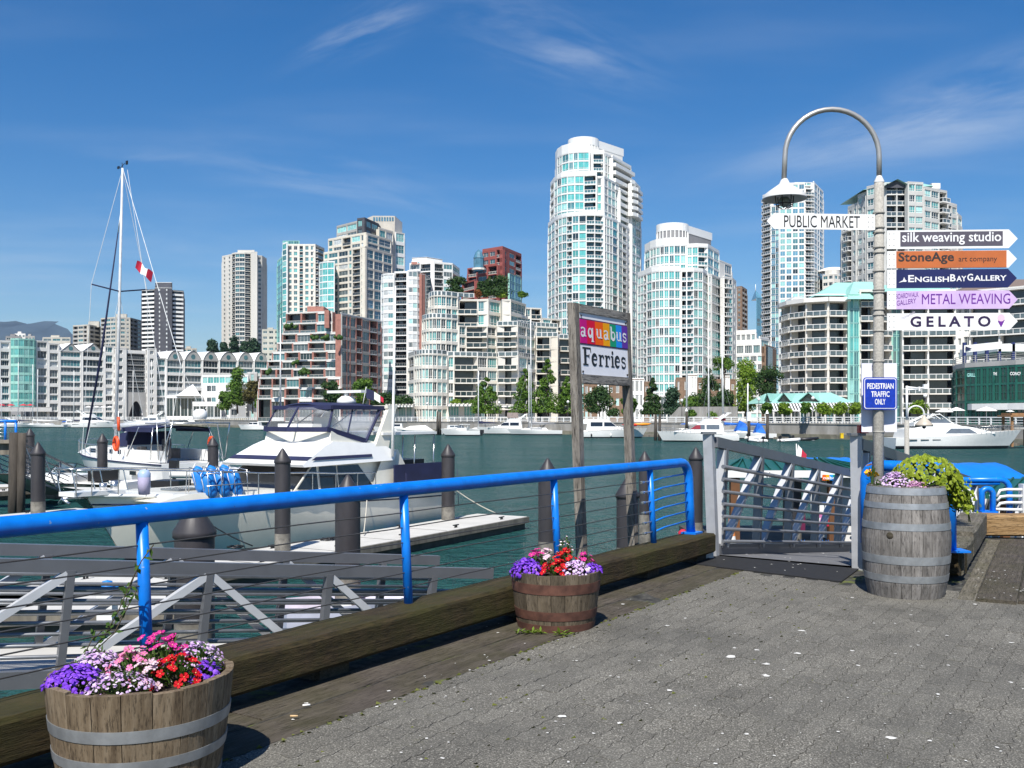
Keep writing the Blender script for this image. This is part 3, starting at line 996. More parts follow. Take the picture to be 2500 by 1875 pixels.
# --- red tower
bl = Bld('apartment_tower', 'dark red stucco tower with a sloped roofline and small glass turret, above the rooftop trees', (gx(1215, 420), 420), 'tower')
st = style(redwall, [(g_mid, 3), (g_grey, 3), (g_light, 1)], sh=.3, lt=.12, pw=.9, nx=2, d=1.4, rec=.25, rail='bars', slab=redwall, railm=warmwhite, panel=g_dark)
bl.tier(FP((1178, 424), (1227, 416), (1273, 436)), 20, LANDZ, gz(612, 420), 22, ['WWB', 'SWB'], dict(st), par=1.3)
bl.tier(FP((1141, 424), (1215, 412)), 18, LANDZ, gz(655, 420), 19, ['BWB'], st, par=.6)
bl.tier(FP((1128, 424), (1160, 414)), 10, LANDZ, gz(690, 420), 17, ['B'], st, par=.5)
bl.tier(FP((1242, 419), (1272, 433)), 6, LANDZ, gz(668, 420), 18, ['GG'], dict(stg, glass=[(g_blue, 2), (g_mid, 2)]), par=.2)
c = at(1169, 640, 414)
bl.wall.lathe([(2.2, c.z - 4), (2.2, c.z + 1.6), (2.4, c.z + 1.6), (1.4, c.z + 4.2), (.05, c.z + 5.4)], 10, c.x, c.y, bl.mi(g_blue), False)
bl.wall.lathe([(2.9, c.z - 3.4), (2.9, c.z - 2.6), (2.2, c.z - 2.6)], 10, c.x, c.y, bl.mi(warmwhite), False)
bl.done()
# --- tallest teal glass tower
def crown(bl, pts_px, Y, dep_px, z0, zl, z1, m_low, m_top):
    """rounded rooftop drum that runs back to the right"""
    (pl, pr, pb) = pts_px
    a, b2 = gx(pl, Y), gx(pr, Y)
    r = (b2 - a) / 2
    cx, cy = (a + b2) / 2, Y + r
    back = Vector((gx(pb, Y + dep_px), Y + dep_px))
    pts = []
    for i in range(13):
        t = pi + pi * i / 12
        pts.append((cx + r * cos(t), cy + r * sin(t)))
    pts += [(back.x, back.y), (back.x - 2 * r, back.y)]
    bl.wall.prism(pts, z0, zl, bl.mi(m_low))
    k = 1.03
    pts2 = [(cx + (x - cx) * k, cy + (y - cy) * k) for (x, y) in pts]
    bl.wall.prism(pts2, zl, z1, bl.mi(m_top))
    for i in range(13):
        t = pi + pi * i / 12
        x, y = cx + r * 1.01 * cos(t), cy + r * 1.01 * sin(t)
        bl.wall.box(x - .15, x + .15, y - .15, y + .15, z0, zl, bl.mi(m_top))
bl = Bld('apartment_tower', 'tallest tower of pale teal glass with stepped curved front and white crown', (gx(1440, 335), 335), 'tower')
st = style(white, GT, sh=.12, lt=.03, pw=.2, nx=2, tr=.2, d=1.2, rec=.12, fw=.10, rail='bars', slab=white, railm=white, panel=g_mid, core=core_t)
stf = dict(st, glass=[(g_mid, 3), (g_teal, 3), (g_grey, 2)], nx=3)
z1, z2, z3 = gz(532, 330), gz(426, 330), gz(360, 330)
fr = FP((1338, 346), (1354, 336)) + arc(1356, 335, 1452, 326, 3.5, 7) + FP((1474, 327))
bl.tier(fr, 34, LANDZ, z1, 24, ['WW', None, 'B', 'W', 'W', 'B', 'W', 'w', 'B', 'B'], st, par=1.4)
rf = FP((1474, 327), (1496, 332), (1508, 336))
bl.tier(rf, 26, LANDZ, gz(535, 330), 24, ['WWW', 'w'], stf, par=.8)
bl.tier(FP((1508, 337), (1541, 352)), 22, LANDZ, gz(535, 330), 24, ['WBS'], dict(stf, wall=white2, wts=[1, .8, 1]), par=.8)
bl.tier(FP((1541, 350), (1564, 360)), 14, LANDZ, gz(528, 350), 22, ['WW'], st, par=.8)
fr = FP((1344, 348), (1352, 341)) + arc(1354, 340, 1426, 332, 3, 5) + FP((1457, 331))
bl.tier(fr, 30, z1, z2, 5, ['B', None, 'W', 'W', 'W', 'W', 'W', 'B'], st, par=1.6)
bl.tier(FP((1457, 333), (1475, 332), (1512, 344)), 24, z1, gz(430, 330), 5, ['w', 'WWWW'], stf, par=.6)
bl.tier(FP((1512, 342), (1541, 352)), 20, z1, gz(452, 335), 5, ['Bp'], dict(stf, rail='solid'), par=.8)
bl.tier(FP((1540, 348), (1551, 350), (1563, 358)), 14, gz(528, 350), gz(450, 350), 5, ['b', 'b'], dict(st, rail='solid', bout=1.0), par=1)
fr = FP((1356, 349), (1360, 345)) + arc(1361, 344, 1440, 336, 3, 4)
bl.tier(fr, 24, z2, z3, 3, [None, None, 'WW', 'W', 'WW', 'W'], st, par=3.4)
bl.tier(FP((1442, 337), (1448, 337), (1475, 337)), 20, z2, gz(372, 335), 3, [None, 'B'], st, par=1.4)
bl.tier(FP((1475, 338), (1494, 343)), 20, z2, gz(372, 335), 3, ['WWp'], stf, par=.8)
bl.tier(FP((1494, 341), (1541, 356)), 16, gz(452, 335), gz(374, 335), 4, ['b'], dict(stf, rail='solid', bout=1.5), par=1)
crown(bl, (1390, 1464, 1520), 346, 16, z3, gz(350, 345), gz(331, 345), white2, white)
bl.done()
# --- second teal tower
bl = Bld('apartment_tower', 'shorter teal glass tower with bowed front and louvred drum, beside the tallest', (gx(1670, 305), 305), 'tower')
z1, z2 = gz(660, 300), gz(590, 300)
fr = FP((1557, 316), (1578, 309)) + arc(1579, 308.5, 1662, 302, 3.2, 4)
bl.tier(fr, 30, LANDZ, z1, 16, ['WWB', None, 'W', 'WW', 'WW', 'WW'], st, par=1.7)
bl.tier(FP((1662, 303), (1694, 302), (1716, 304), (1728, 310)), 28, LANDZ, z1, 16, ['B', 'WW', 'W'], st, par=1.2)
bl.tier(FP((1728, 309), (1738, 310), (1766, 322)), 22, LANDZ, gz(662, 300), 16, ['S', 'W'], dict(stf, wall=white2, nx=2), par=.6)
bl.tier(FP((1766, 316), (1788, 320), (1797, 328)), 18, LANDZ, gz(672, 310), 15, ['bw', 'S'], dict(st, wall=white2), par=.7)
fr = FP((1574, 320), (1586, 315)) + arc(1587, 314, 1676, 307, 3, 4)
bl.tier(fr, 24, z1, z2, 3, ['W', None, 'WW', 'WW', 'WW', 'WW'], st, par=2.6)
bl.tier(FP((1676, 309), (1704, 308), (1728, 309), (1756, 322)), 22, z1, gz(592, 300), 3, ['WW', 'B', 'WW'], st, par=1.2)
bl.tier(FP((1752, 322), (1786, 334)), 16, gz(662, 300), gz(622, 310), 2, ['PW'], dict(stf, wall=white2), par=.6)
crown(bl, (1609, 1686, 1736), 316, 18, z2, gz(562, 316), gz(543, 316), midgrey, white)
# white ground floors and lobby
bl.tier(FP((1596, 300), (1660, 299)), 3, LANDZ, gz(968, 300), 2, ['WWWW'], dict(st, nx=2, glass=GD), par=.6)
bl.done()
# --- far towers between the teal towers
bl = Bld('apartment_tower', 'brown brick tower far behind, just right of the shorter teal tower', (gx(1810, 600), 600), 'tower')
bl.tier(FP((1790, 600), (1811, 596), (1824, 612)), 24, LANDZ, gz(704, 600), 26, ['WW', 'BB'], style(brownbrick, GD, sh=.35, lt=.1, pw=.8, nx=2, d=1.0, rail='solid', slab=beige, railm=beige))
bl.done()
bl = Bld('office_tower', 'slender pale blue glass tower with a spire, farthest away', (gx(1856, 900), 900), 'tower')
stx = style(g_blue, [(g_blue, 3), (g_grey, 1)], sh=.1, lt=0, pw=.1, nx=2, d=.4, rec=.05, frame=g_blue)
bl.tier(FP((1847, 900), (1864, 905)), 20, LANDZ, gz(728, 900), 30, ['GG'], stx, par=.2)
bl.wall.prism([(gx(1847, 900), 900), (gx(1864, 900), 905), (gx(1864, 900), 920), (gx(1847, 900), 920)], gz(728, 900), gz(726, 900), bl.mi(g_blue))
z0, zb = gz(728, 900), gz(706, 900)
xa, xb = gx(1847, 900), gx(1864, 905)
bl.wall.add([(xa, 900, z0), (xb, 905, z0), (xa + .5, 906, zb), (xa, 920, z0), (xb, 920, z0)], [(0, 1, 2), (1, 4, 2), (3, 0, 2), (4, 3, 2)], bl.mi(g_blue))
bl.wall.tube([(xa + .6, 906, zb - 2), (xa + .6, 906, gz(692, 900))], .3, 5, bl.mi(white))
bl.done()
bl = Bld('apartment_block', 'small stepped white mid-rise with a brown brick side, above the tall yellow-green tree', (gx(1840, 330), 330))
st3 = style(white, [(g_grey, 3), (g_light, 2), (g_mid, 2)], sh=.26, lt=.08, pw=.4, nx=4, d=1.0, rec=.2)
bl.tier(FP((1796, 334), (1866, 328), (1892, 344)), 20, LANDZ, gz(868, 330), 8, ['WWWW', 'SS'], dict(st3), par=.7)
bl.tier(FP((1867, 327.7), (1893, 343.7)), 2, LANDZ, gz(846, 330), 8, ['SS'], dict(st3, wall=brownbrick), par=.6)
bl.tier(FP((1796, 338), (1858, 333)), 16, gz(868, 330), gz(838, 330), 1, ['WWW'], st3, par=1.6)
bl.tier(FP((1796, 342), (1846, 338)), 12, gz(838, 330), gz(808, 330), 1, ['WWWW'], st3, par=1.2)
bl.tier(FP((1854, 338), (1878, 346)), 8, gz(846, 330), gz(822, 330), 1, ['W'], st3, par=.8)
bl.done()
# --- slim balcony tower behind the street lamp
bl = Bld('apartment_tower', 'slim blue glass tower with stacked balconies, behind the street lamp shade', (gx(1935, 450), 450), 'tower')
st4 = style(white, [(g_light, 4), (g_blue, 4), (g_mid, 3), (g_dark, 1)], sh=.2, lt=.03, pw=.18, nx=2, d=1.3, rec=.1, rail='glass', slab=white, railm=white2, panel=g_grey, core=core_t)
bl.tier(FP((1862, 462), (1883, 456)), 24, LANDZ, gz(466, 450), 38, ['b'], dict(st4, bout=.8), par=.8)
bl.tier(FP((1883, 455), (1903, 452)), 24, LANDZ, gz(500, 450), 36, ['GG'], dict(st4, span=g_blue, sh=.25), par=.5)
bl.tier(FP((1903, 450), (1965, 448)), 24, LANDZ, gz(452, 450), 39, ['WWWW'], dict(st4, pw=.5), par=.9)
bl.tier(FP((1965, 449), (1986, 450)), 24, LANDZ, gz(462, 450), 38, ['b'], dict(st4, bout=.8), par=.6)
bl.tier(FP((1986, 450), (2010, 470)), 20, LANDZ, gz(447, 450), 39, ['WwW'], dict(st4, glass=[(g_blue, 2), (g_mid, 3), (g_dark, 1)], pw=.7), par=.9)
bl.tier(FP((1940, 452), (1984, 452)), 14, gz(452, 450), gz(444, 450), 1, ['GGG'], dict(st4), par=.3)
bl.done()
# --- right tower with teal gable roofs
bl = Bld('apartment_tower', 'pale grey right-hand tower with teal gabled roof, behind the arrow signs', (gx(2200, 290), 290), 'tower')
st5 = style(pmat('light_grey_wall', (.5, .5, .48), .75, var=.06, scale=.3), [(g_light, 3), (g_teal, 3), (g_mid, 3), (g_dark, 2)], sh=.3, lt=.07, pw=.35, nx=3, tr=.3, d=1.5, rec=.2, rail='glass', slab=white2, railm=white, panel=g_grey, fw=.12)
za = gz(455, 290)
bl.tier(FP((2054, 306), (2092, 297)), 24, LANDZ, gz(520, 290), 20, ['WbS'], st5, par=.6)
bl.tier(FP((2070, 304), (2094, 298)), 20, gz(520, 290), gz(487, 290), 1, ['SS'], st5, par=.9)
bl.tier(FP((2094, 297), (2116, 292)), 24, LANDZ, gz(470, 290), 22, ['WS'], st5, par=.9)
bl.tier(FP((2116, 291), (2140, 288)), 24, LANDZ, gz(458, 290), 22, ['W'], st5, par=.6)
bl.tier(FP((2140, 287), (2163, 286), (2216, 286)), 24, LANDZ, za, 22, ['P', 'BB'], st5, par=.3)
bl.tier(FP((2216, 284), (2254, 285)), 24, LANDZ, gz(455, 288), 22, ['WW'], st5, par=.5)
bl.tier(FP((2254, 286), (2312, 292)), 24, LANDZ, gz(467, 290), 22, ['WWb'], st5, par=.6)
bl.tier(FP((2312, 294), (2336, 298)), 22, LANDZ, gz(492, 290), 20, ['BW'], st5, par=.9)
bl.tier(FP((2336, 298), (2348, 304)), 20, LANDZ, gz(512, 290), 19, ['W'], st5, par=.9)
gable(bl, Vector((gx(2155, 285), 285)), Vector((gx(2222, 285), 285)), gz(456, 285), 2.0, 20, darkgrey, tealroof, disc=False, ov=1.0)
zr0, zr1 = gz(456, 290), gz(438, 296)
r0, r1 = gx(2105, 292), gx(2280, 289)
bl.wall.add([(r0, 291, zr0 - .6), (r1, 289, zr0), (gx(2245, 300), 300, zr1), (gx(2175, 300), 300, zr1), (r0, 312, zr0 - .6), (r1, 312, zr0)],
            [(0, 1, 2, 3), (1, 5, 2), (4, 0, 3), (5, 4, 3, 2)], bl.mi(tealroof))
bl.box(2275, 2296, 296, 8, 447, 460, white2)
bl.done()
bl = Bld('apartment_block', 'low building with a pale rounded dome roof, far away between the two right-hand towers', (gx(2032, 450), 450))
bl.tier(FP((2008, 452), (2036, 448), (2056, 452)), 20, LANDZ, gz(672, 450), 22, ['WW', 'WW'], style(warmwhite, GG, sh=.4, lt=.1, pw=.6, d=.8), par=.4)
bl.tier(arc(2014, 452, 2050, 452, 3, 6), 14, gz(672, 450), gz(660, 450), 1, [None] * 6, style(warmwhite, GG), par=0)
cc = (gx(2034, 460), 460)
bl.wall.lathe([(6.6, gz(660, 455)), (6.2, gz(655, 455)), (4, gz(651, 455)), (.1, gz(650, 455))], 16, cc[0], cc[1], bl.mi(white2))
bl.done()
# --- curved balcony block on the right shore
bl = Bld('apartment_block', 'curved cream apartment block with white-railed balconies and teal roof wings', (gx(2060, 235), 235))
st6 = style(warmwhite, GD, sh=.3, lt=.05, pw=.4, nx=3, d=1.9, rec=.3, rail='glass', slab=warmwhite, railm=white, panel=g_grey, core=core_m, bout=.6)
zb6, zt6 = LANDZ, gz(738, 232)
fr = [Vector((gx(px, Y), Y)) for (px, Y) in ((1908, 247), (1914, 243), (1930, 238.5), (1968, 234), (2022, 231.5), (2070, 232))]
bl.tier(fr, 24, zb6, zt6, 9, ['b', 'b', 'b', 'b', 'b'], dict(st6, pw=.5), par=0)
for i in range(len(fr) - 1):
    L = (fr[i + 1] - fr[i]).length
    e = (fr[i + 1] - fr[i]) / L
    bl.wall.obox(fr[i], e, -.2, L + .2, -1.1, 2, zt6 + .1, zt6 + 1.1, bl.mi(white2))
    bl.wall.obox(fr[i], e, 0, L, 1.0, 1.1, zt6 + 1.9, zt6 + 2.1, bl.mi(white))
bl.tier(FP((2070, 231), (2098, 231)), 22, zb6, gz(722, 232), 9, ['GG'], dict(stg, sh=.06, glass=[(g_teal, 2), (g_light, 1), (g_mid, 1)], frame=tealroof), par=.3)
bl.tier(FP((2098, 232), (2140, 232), (2176, 234)), 22, zb6, gz(712, 232), 9, ['b', 'b'], st6, par=.5)
bl.tier(FP((2176, 236), (2202, 235)), 20, zb6, gz(712, 232), 9, ['GG'], dict(stg, glass=[(g_mid, 3), (g_grey, 2)], sh=.1), par=.5)
bl.tier(FP((2202, 232), (2266, 231), (2334, 230)), 22, zb6, gz(712, 230), 9, ['b', 'b'], dict(st6, wall=white2), par=.6)
bl.tier(FP((2334, 234), (2368, 232), (2440, 228), (2530, 222)), 22, zb6, gz(712, 230), 9, ['SW', 'b', 'b'], dict(st6, wall=white2, slab=white2), par=.6)
# teal roof wings
def roofq(px0, px1, py_e, py_r, Ye, Yr, pxr0, pxr1, m):
    bl.wall.add([at(px0, py_e, Ye), at(px1, py_e, Ye), at(pxr1, py_r, Yr), at(pxr0, py_r, Yr), at(px0, py_e, Ye) + Vector((0, 18, -.5)), at(px1, py_e, Ye) + Vector((0, 18, -.5))],
                [(0, 1, 2, 3), (1, 5, 2), (4, 0, 3), (3, 2, 5, 4)], bl.mi(m))
roofq(1990, 2075, 722, 690, 236, 246, 2040, 2095, tealroof)
roofq(2070, 2140, 730, 688, 229, 240, 2084, 2130, tealroof)
roofq(2136, 2330, 712, 696, 229, 238, 2150, 2310, tealroof)
roofq(2330, 2520, 716, 682, 228, 240, 2400, 2520, pmat('brown_roof', (.16, .12, .10), .8))
bl.done()
# --- shoreline pavilion with teal dormers
bl = Bld('pavilion', 'low shoreline restaurant pavilion with pale teal roof and gabled dormers behind small trees', (gx(1980, 178), 178), 'restaurant')
st7 = style(white2, [(g_dark, 3), (g_mid, 1)], sh=.1, lt=.1, pw=.3, nx=2, d=.8, rec=.15)
bl.tier(FP((1868, 182), (2082, 172)), 14, LANDZ, gz(984, 178), 1, ['WWWWWWWWWW'], st7, par=0)
e0, e1 = Vector((gx(1862, 181), 181)), Vector((gx(2086, 171), 171))
ze, zr_ = gz(984, 178), gz(958, 178)
bl.wall.add([(e0.x, e0.y, ze), (e1.x, e1.y, ze), (e1.x - 1.5, e1.y + 8, zr_), (e0.x + 2.5, e0.y + 8, zr_), (e0.x, e0.y + 15, ze), (e1.x, e1.y + 15, ze)],
            [(0, 1, 2, 3), (1, 5, 2), (4, 0, 3), (3, 2, 5, 4)], bl.mi(tealroof))
for (pa, pb) in ((1870, 1886), (1902, 1936), (1954, 2004)):
    a, c = online(e0, e1, pa), online(e0, e1, pb)
    gable(bl, a + Vector((.0, .8)), c + Vector((0, .8)), ze + .3, 1.5, 7, g_dark, tealroof, disc=False, ov=.6)
for i in range(30):
    q0 = e0.lerp(e1, i / 30)
    q1 = e0.lerp(e1, i / 30 + .018)
    bl.wall.add([(q0.x, q0.y - .1, ze), (q1.x, q1.y - .1, ze), (q1.x - .3, q1.y - 3.2, ze - 1.3), (q0.x - .3, q0.y - 3.2, ze - 1.3)], [(0, 1, 2, 3)], bl.mi(white))
bl.wall.bar((e0.x - .3, e0.y - 3.3, ze - 1.4), (e1.x - .3, e1.y - 3.3, ze - 1.4), .3, .25, bl.mi(white))
bl.done()
# --- dark green glass restaurant, right
bl = Bld('glass_restaurant', 'curved dark green glass restaurant with a railed roof terrace at the right edge', (gx(2420, 150), 150), 'restaurant')
st8 = style(pmat('green_mullion', (.02, .12, .09), .4), [(g_green, 1)], sh=.02, lt=.02, pw=.2, nx=2, tr=.5, d=.5, rec=.05, frame=pmat('green_mullion', (.02, .12, .09), .4), fw=.1, core=g_green)
fr = FP((2327, 160), (2334, 154), (2356, 150), (2382, 148), (2410, 146), (2441, 144), (2480, 141), (2560, 137))
zr0, zr1 = gz(980, 149), gz(900, 149)
bl.tier(fr, 24, zr0, zr1, 2, ['G', 'G', 'G', 'GG', 'GG', 'GG', 'GGG'], st8, par=.9, parm=greyc, side=g_green)
bl.tier(fr, 20, LANDZ, zr0 - .1, 1, ['W', 'W', 'WW', 'WW', 'WW', 'WW', 'WWW'], dict(st8, glass=[(g_dark, 1), (g_green, 1)]), par=0)
fr2 = [p + Vector((0, -2.2)) for p in fr]
bl.wall.prism([(p.x, p.y) for p in fr2] + [(fr[-1].x, fr[-1].y + .1), (fr[0].x, fr[0].y + .1)], gz(1001, 149), gz(986, 149), bl.mi(white))
for i in range(len(fr) - 1):
    a, c = fr[i], fr[i + 1]
    for hz in (1.25, 1.55, 1.85, 2.15):
        bl.wall.bar((a.x, a.y + .1, zr1 + hz - .2), (c.x, c.y + .1, zr1 + hz - .2), .06, .06, bl.mi(greyc))
    bl.wall.box(a.x - .05, a.x + .05, a.y + .05, a.y + .15, zr1 + .8, zr1 + 2.0, bl.mi(greyc))
navy = pmat('navy_post', (.02, .03, .13), .5)
for px in (2356, 2382, 2411, 2441, 2475, 2510):
    Y = 153
    bl.wall.box(gx(px, Y) - .22, gx(px, Y) + .22, Y, Y + .45, zr1, gz(836, Y), bl.mi(navy))
bl.wall.box(gx(2436, 153), gx(2560, 153), 153, 166, gz(858, 153), gz(840, 153), bl.mi(white))
bl.done()
# --- low white restaurant by the left shore
bl = Bld('restaurant', 'low white waterside restaurant with a glass upper band and pointed tent canopy', (gx(500, 405), 405), 'restaurant')
st9 = style(white, [(g_light, 2), (g_teal, 1)], sh=.15, lt=.1, pw=.2, nx=2, d=.8)
bl.tier(FP((493, 410), (562, 404), (600, 412)), 12, LANDZ, gz(938, 405), 3, ['PWWPPW', 'WP'], dict(st9, glass=GD, sh=.4), par=.6)
bl.tier(FP((493, 410), (606, 406)), 10, gz(938, 405), gz(917, 405), 1, ['WWWWWWWW'], st9, par=.4)
bl.tier(FP((604, 415), (628, 415)), 10, LANDZ, gz(908, 405), 4, ['PWP'], dict(st9, wall=greyc), par=.4)
bl.tier(FP((405, 404), (494, 404)), 12, LANDZ, gz(966, 405), 1, ['WWWWW'], dict(st9, glass=GD), par=.3)
bl.tier(FP((470, 398), (540, 398)), 8, LANDZ, gz(988, 400), 1, ['WWWW'], dict(st9, glass=GD), par=1.2)
bl.wall.add([at(430, 966, 400), at(490, 966, 400), at(490, 966, 412), at(430, 966, 412), at(471, 938, 406)], [(0, 1, 4), (1, 2, 4), (2, 3, 4), (3, 0, 4)], bl.mi(white))
bl.done()
# --- brick town houses at the foot of the teal towers
stt = style(brownbrick, [(g_grey, 2), (g_dark, 2), (g_light, 1)], sh=.25, lt=.15, pw=.3, nx=3, d=1.0, rec=.15, fw=.12)
for (k, (pa, pb, py, lab)) in enumerate(((1425, 1500, 938, 'brown brick town house with white window bays, seen between the ferry sign posts'), (1500, 1586, 936, 'brown brick town house behind the right ferry sign post'),
                                         (1650, 1716, 926, 'brown brick town house with white bay, right under the shorter teal tower'), (1735, 1796, 930, 'brown brick town house half hidden by a dark conifer'))):
    bl = Bld('town_house', lab, (gx((pa + pb) / 2, 262), 262), 'house')
    m = pa + (pb - pa) * .45
    bl.tier(FP((pa, 262), (m, 262)), 14, LANDZ, gz(py, 262), 3, ['WPW' if k else 'WSP'], dict(stt), par=.5)
    bl.tier(FP((m, 260.5), (pb - 14, 260.5)), 15, LANDZ, gz(py - 8, 262), 3, ['WWW'], dict(stt, wall=white, sh=.15, lt=.08), par=.5)
    bl.tier(FP((pb - 14, 262), (pb, 262)), 14, LANDZ, gz(py, 262), 3, ['S'], dict(stt), par=.5)
    bl.done()
# --- small far roofs, left
for (pa, pb, py, Y, m, lab) in ((14, 52, 822, 700, midgrey, 'low grey roofline left of the white roof box, far behind the teal glass corner'), (36, 62, 816, 705, white2, 'small white far block behind the teal glass corner'),
                                (62, 85, 822, 720, greyc, 'small grey far block with dark windows beyond the white low-rise'), (104, 172, 825, 690, beige, 'low beige far block beneath the mast, beyond the white low-rise'),
                                (444, 480, 852, 700, beige, 'small beige far block right of the dark striped tower'), (640, 684, 806, 520, beige, 'grey-beige far block with balconies, between pale round tower and brick terraces')):
    bl = Bld('far_block', lab, (gx((pa + pb) / 2, Y), Y), 'building')
    bl.tier(FP((pa, Y), (pb, Y)), 15, LANDZ, gz(py, Y), 16, ['WWW'], style(m, GD, sh=.4, lt=.15, pw=1, nx=2, d=.6), par=.5)
    bl.tier(FP((lerp(pa, pb, .3), Y + 4), (lerp(pa, pb, .6), Y + 4)), 6, gz(py, Y), gz(py - 7, Y), 1, [None], style(m, GD), par=0)
    bl.done()
# ------------------------------------------------------------------ trees and promenade furniture
bark = pmat('tree_bark', (.07, .05, .035), .9, scale=6, stretch=(1, 1, .3), var=.3)
lf_mid = leafmat('leaf_mid_green', (.034, .095, .010), (.13, .22, .026))
lf_dark = leafmat('leaf_dark_green', (.014, .042, .012), (.05, .10, .022))
lf_yel = leafmat('leaf_yellow_green', (.08, .16, .010), (.22, .31, .03))
lf_blue = leafmat('leaf_blue_green', (.016, .046, .026), (.045, .09, .045))
lf_olive = leafmat('leaf_olive', (.06, .06, .018), (.13, .11, .03))
lf_rust = leafmat('leaf_rust', (.15, .05, .015), (.26, .10, .03))
def crown_mesh(rr, hgt, rad, shape, n, size, mat):
    """crown of small leaf clumps spread in lobes; base of crown at z=0"""
    mb = MB()
    lobes = []
    nl = 22 if shape != 'cone' else 40
    for i in range(nl):
        t = rr.random()
        if shape == 'cone':
            z = hgt * (t ** 1.35) * .97
            r = rad * (1 - z / hgt) ** .8 * rr.uniform(.45, .95)
            lr = max(.12 * rad, rad * .42 * (1 - z / hgt) + .08 * rad)
        elif shape == 'column':
            z = hgt * (.06 + .9 * t)
            r = rad * .55 * sin(pi * min(.97, .12 + .85 * z / hgt)) * rr.uniform(.2, 1)
            lr = rad * .5
        elif shape == 'umbrella':
            z = hgt * (.5 + .4 * t)
            r = rad * .75 * sqrt(rr.random())
            lr = rad * .3
        else:
            z = hgt * (.14 + .72 * t)
            k = sin(pi * min(.98, .1 + .85 * z / hgt))
            r = rad * .68 * k * sqrt(rr.random())
            lr = rad * rr.uniform(.26, .46)
        a = rr.uniform(0, 2 * pi)
        lobes.append((r * cos(a), r * sin(a), z, lr))
    for i in range(n):
        (lx, ly, lz, lr) = lobes[rr.randrange(nl)]
        d = Vector((rr.gauss(0, 1), rr.gauss(0, 1), rr.gauss(0, 1))).normalized() * lr * rr.uniform(.55, 1.08)
        c = Vector((lx + d.x, ly + d.y, max(.02, lz + d.z * .8)))
        nrm = (d.normalized() + Vector((rr.uniform(-.8, .8), rr.uniform(-.8, .8), rr.uniform(-.3, 1.0)))).normalized()
        a = nrm.cross(Vector((rr.uniform(-1, 1), rr.uniform(-1, 1), rr.uniform(-1, 1)))).normalized()
        b = nrm.cross(a)
        s1, s2 = size * rr.uniform(.6, 1.3), size * rr.uniform(.4, .9)
        mb.add([c - a * s1, c - b * s2 + nrm * size * .15, c + a * s1, c + b * s2 + nrm * size * .15], [(0, 1, 2, 3)])
    return mb.mesh('crown', mat), lobes
def tree(name, label, px, py_top, py_base, Y, wpx, shape, mat, group=None, trunk=.18, n=900, z0=None, size=None):
    rr = random.Random(int(px * 7 + py_top))
    zb = z0 if z0 is not None else gz(py_base, Y)
    H = gz(py_top, Y) - zb
    rad = wpx * .62 / F * Y
    t = thing(name, label, 'tree' if H > 2.2 else 'shrub', (gx(px, Y), Y, zb), rr.uniform(0, 6), group)
    tz = H * trunk
    me, lobes = crown_mesh(rr, H - tz, rad, shape, int(n * 2.7), (size or max(.22, Y * .0017)) * .78, mat)
    link('crown', me, t, (0, 0, tz))
    mb = MB()
    r0 = max(.06, H * .018)
    top = H * (.9 if shape in ('cone', 'column') else .6)
    mb.tube([(0, 0, -.3), (.02 * H, 0, H * .2), (0, .01 * H, H * .5), (0, 0, top)], [r0 * 1.3, r0, r0 * .7, r0 * .2], 6)
    for k in range(6):
        (x, y, z, _) = lobes[k]
        z += tz
        mb.tube([(0, 0, max(tz * .8, z * .55)), (x * .5, y * .5, z * .8), (x * .95, y * .95, z)], [r0 * .5, r0 * .35, r0 * .1], 4)
    part('trunk', mb, bark, t)
    return t
TG = 'trees along the far shore'
for i, (px, top, w) in enumerate(((518, 834, 34), (546, 838, 26), (571, 825, 30), (598, 836, 24), (618, 828, 34))):
    tree('deciduous_tree', ['dark bluish tree left end of the clump before the pale round tower', 'small dark tree, second from the left before the pale round tower', 'pointed dark tree, middle of the clump before the pale round tower', 'low dark tree, second from the right before the pale round tower', 'dark bluish tree, right end of the clump before the pale round tower'][i],
         px, top, 890, 560, w, 'column', lf_blue, 'trees behind the white low-rise', n=700)
for (px, top, base, Y, w, sh, m, lab) in (
        (580, 902, 1008, 372, 46, 'column', lf_mid, 'tallest open green tree beside the low white restaurant'),
        (617, 924, 1008, 368, 48, 'round', lf_olive, 'olive-brown tree between low white restaurant and brick terraces'),
        (553, 955, 1010, 366, 50, 'round', lf_mid, 'low bushy green tree right of the white restaurant entrance'),
        (650, 968, 1010, 352, 54, 'round', lf_mid, 'low spreading green tree at left corner of the brick terraces'),
        (703, 945, 1008, 316, 66, 'round', lf_mid, 'broad green tree before the brick terraces, behind the yacht canopy'),
        (808, 925, 1008, 268, 52, 'round', lf_dark, 'dark green tree in front of the brick corner'),
        (888, 922, 1004, 256, 52, 'round', lf_mid, 'bright green tree right of the brick corner'),
        (935, 958, 1010, 246, 66, 'round', lf_dark, 'low dark bushy tree at the foot of the white banded mid-rise'),
        (985, 968, 1008, 241, 50, 'round', lf_dark, 'dark shrubby tree left of the round turret base')):
    tree('deciduous_tree', lab, px, top, base, Y, w, sh, m, TG, n=800)
for (px, top, w, lab) in ((1186, 920, 62, 'first pointed green tree from the left before the cream terraced building'), (1281, 896, 54, 'second pointed green tree from the left before the cream terraced building'),
                          (1336, 875, 60, 'tallest pointed green tree before the cream terraced building, between two masts'), (1384, 918, 44, 'pointed green tree just left of the ferry sign post')):
    tree('pointed_tree', lab, px, top, 1014, 224, w, 'cone', lf_mid, 'pointed trees before the cream terraces', trunk=.06, n=1300, size=.36)
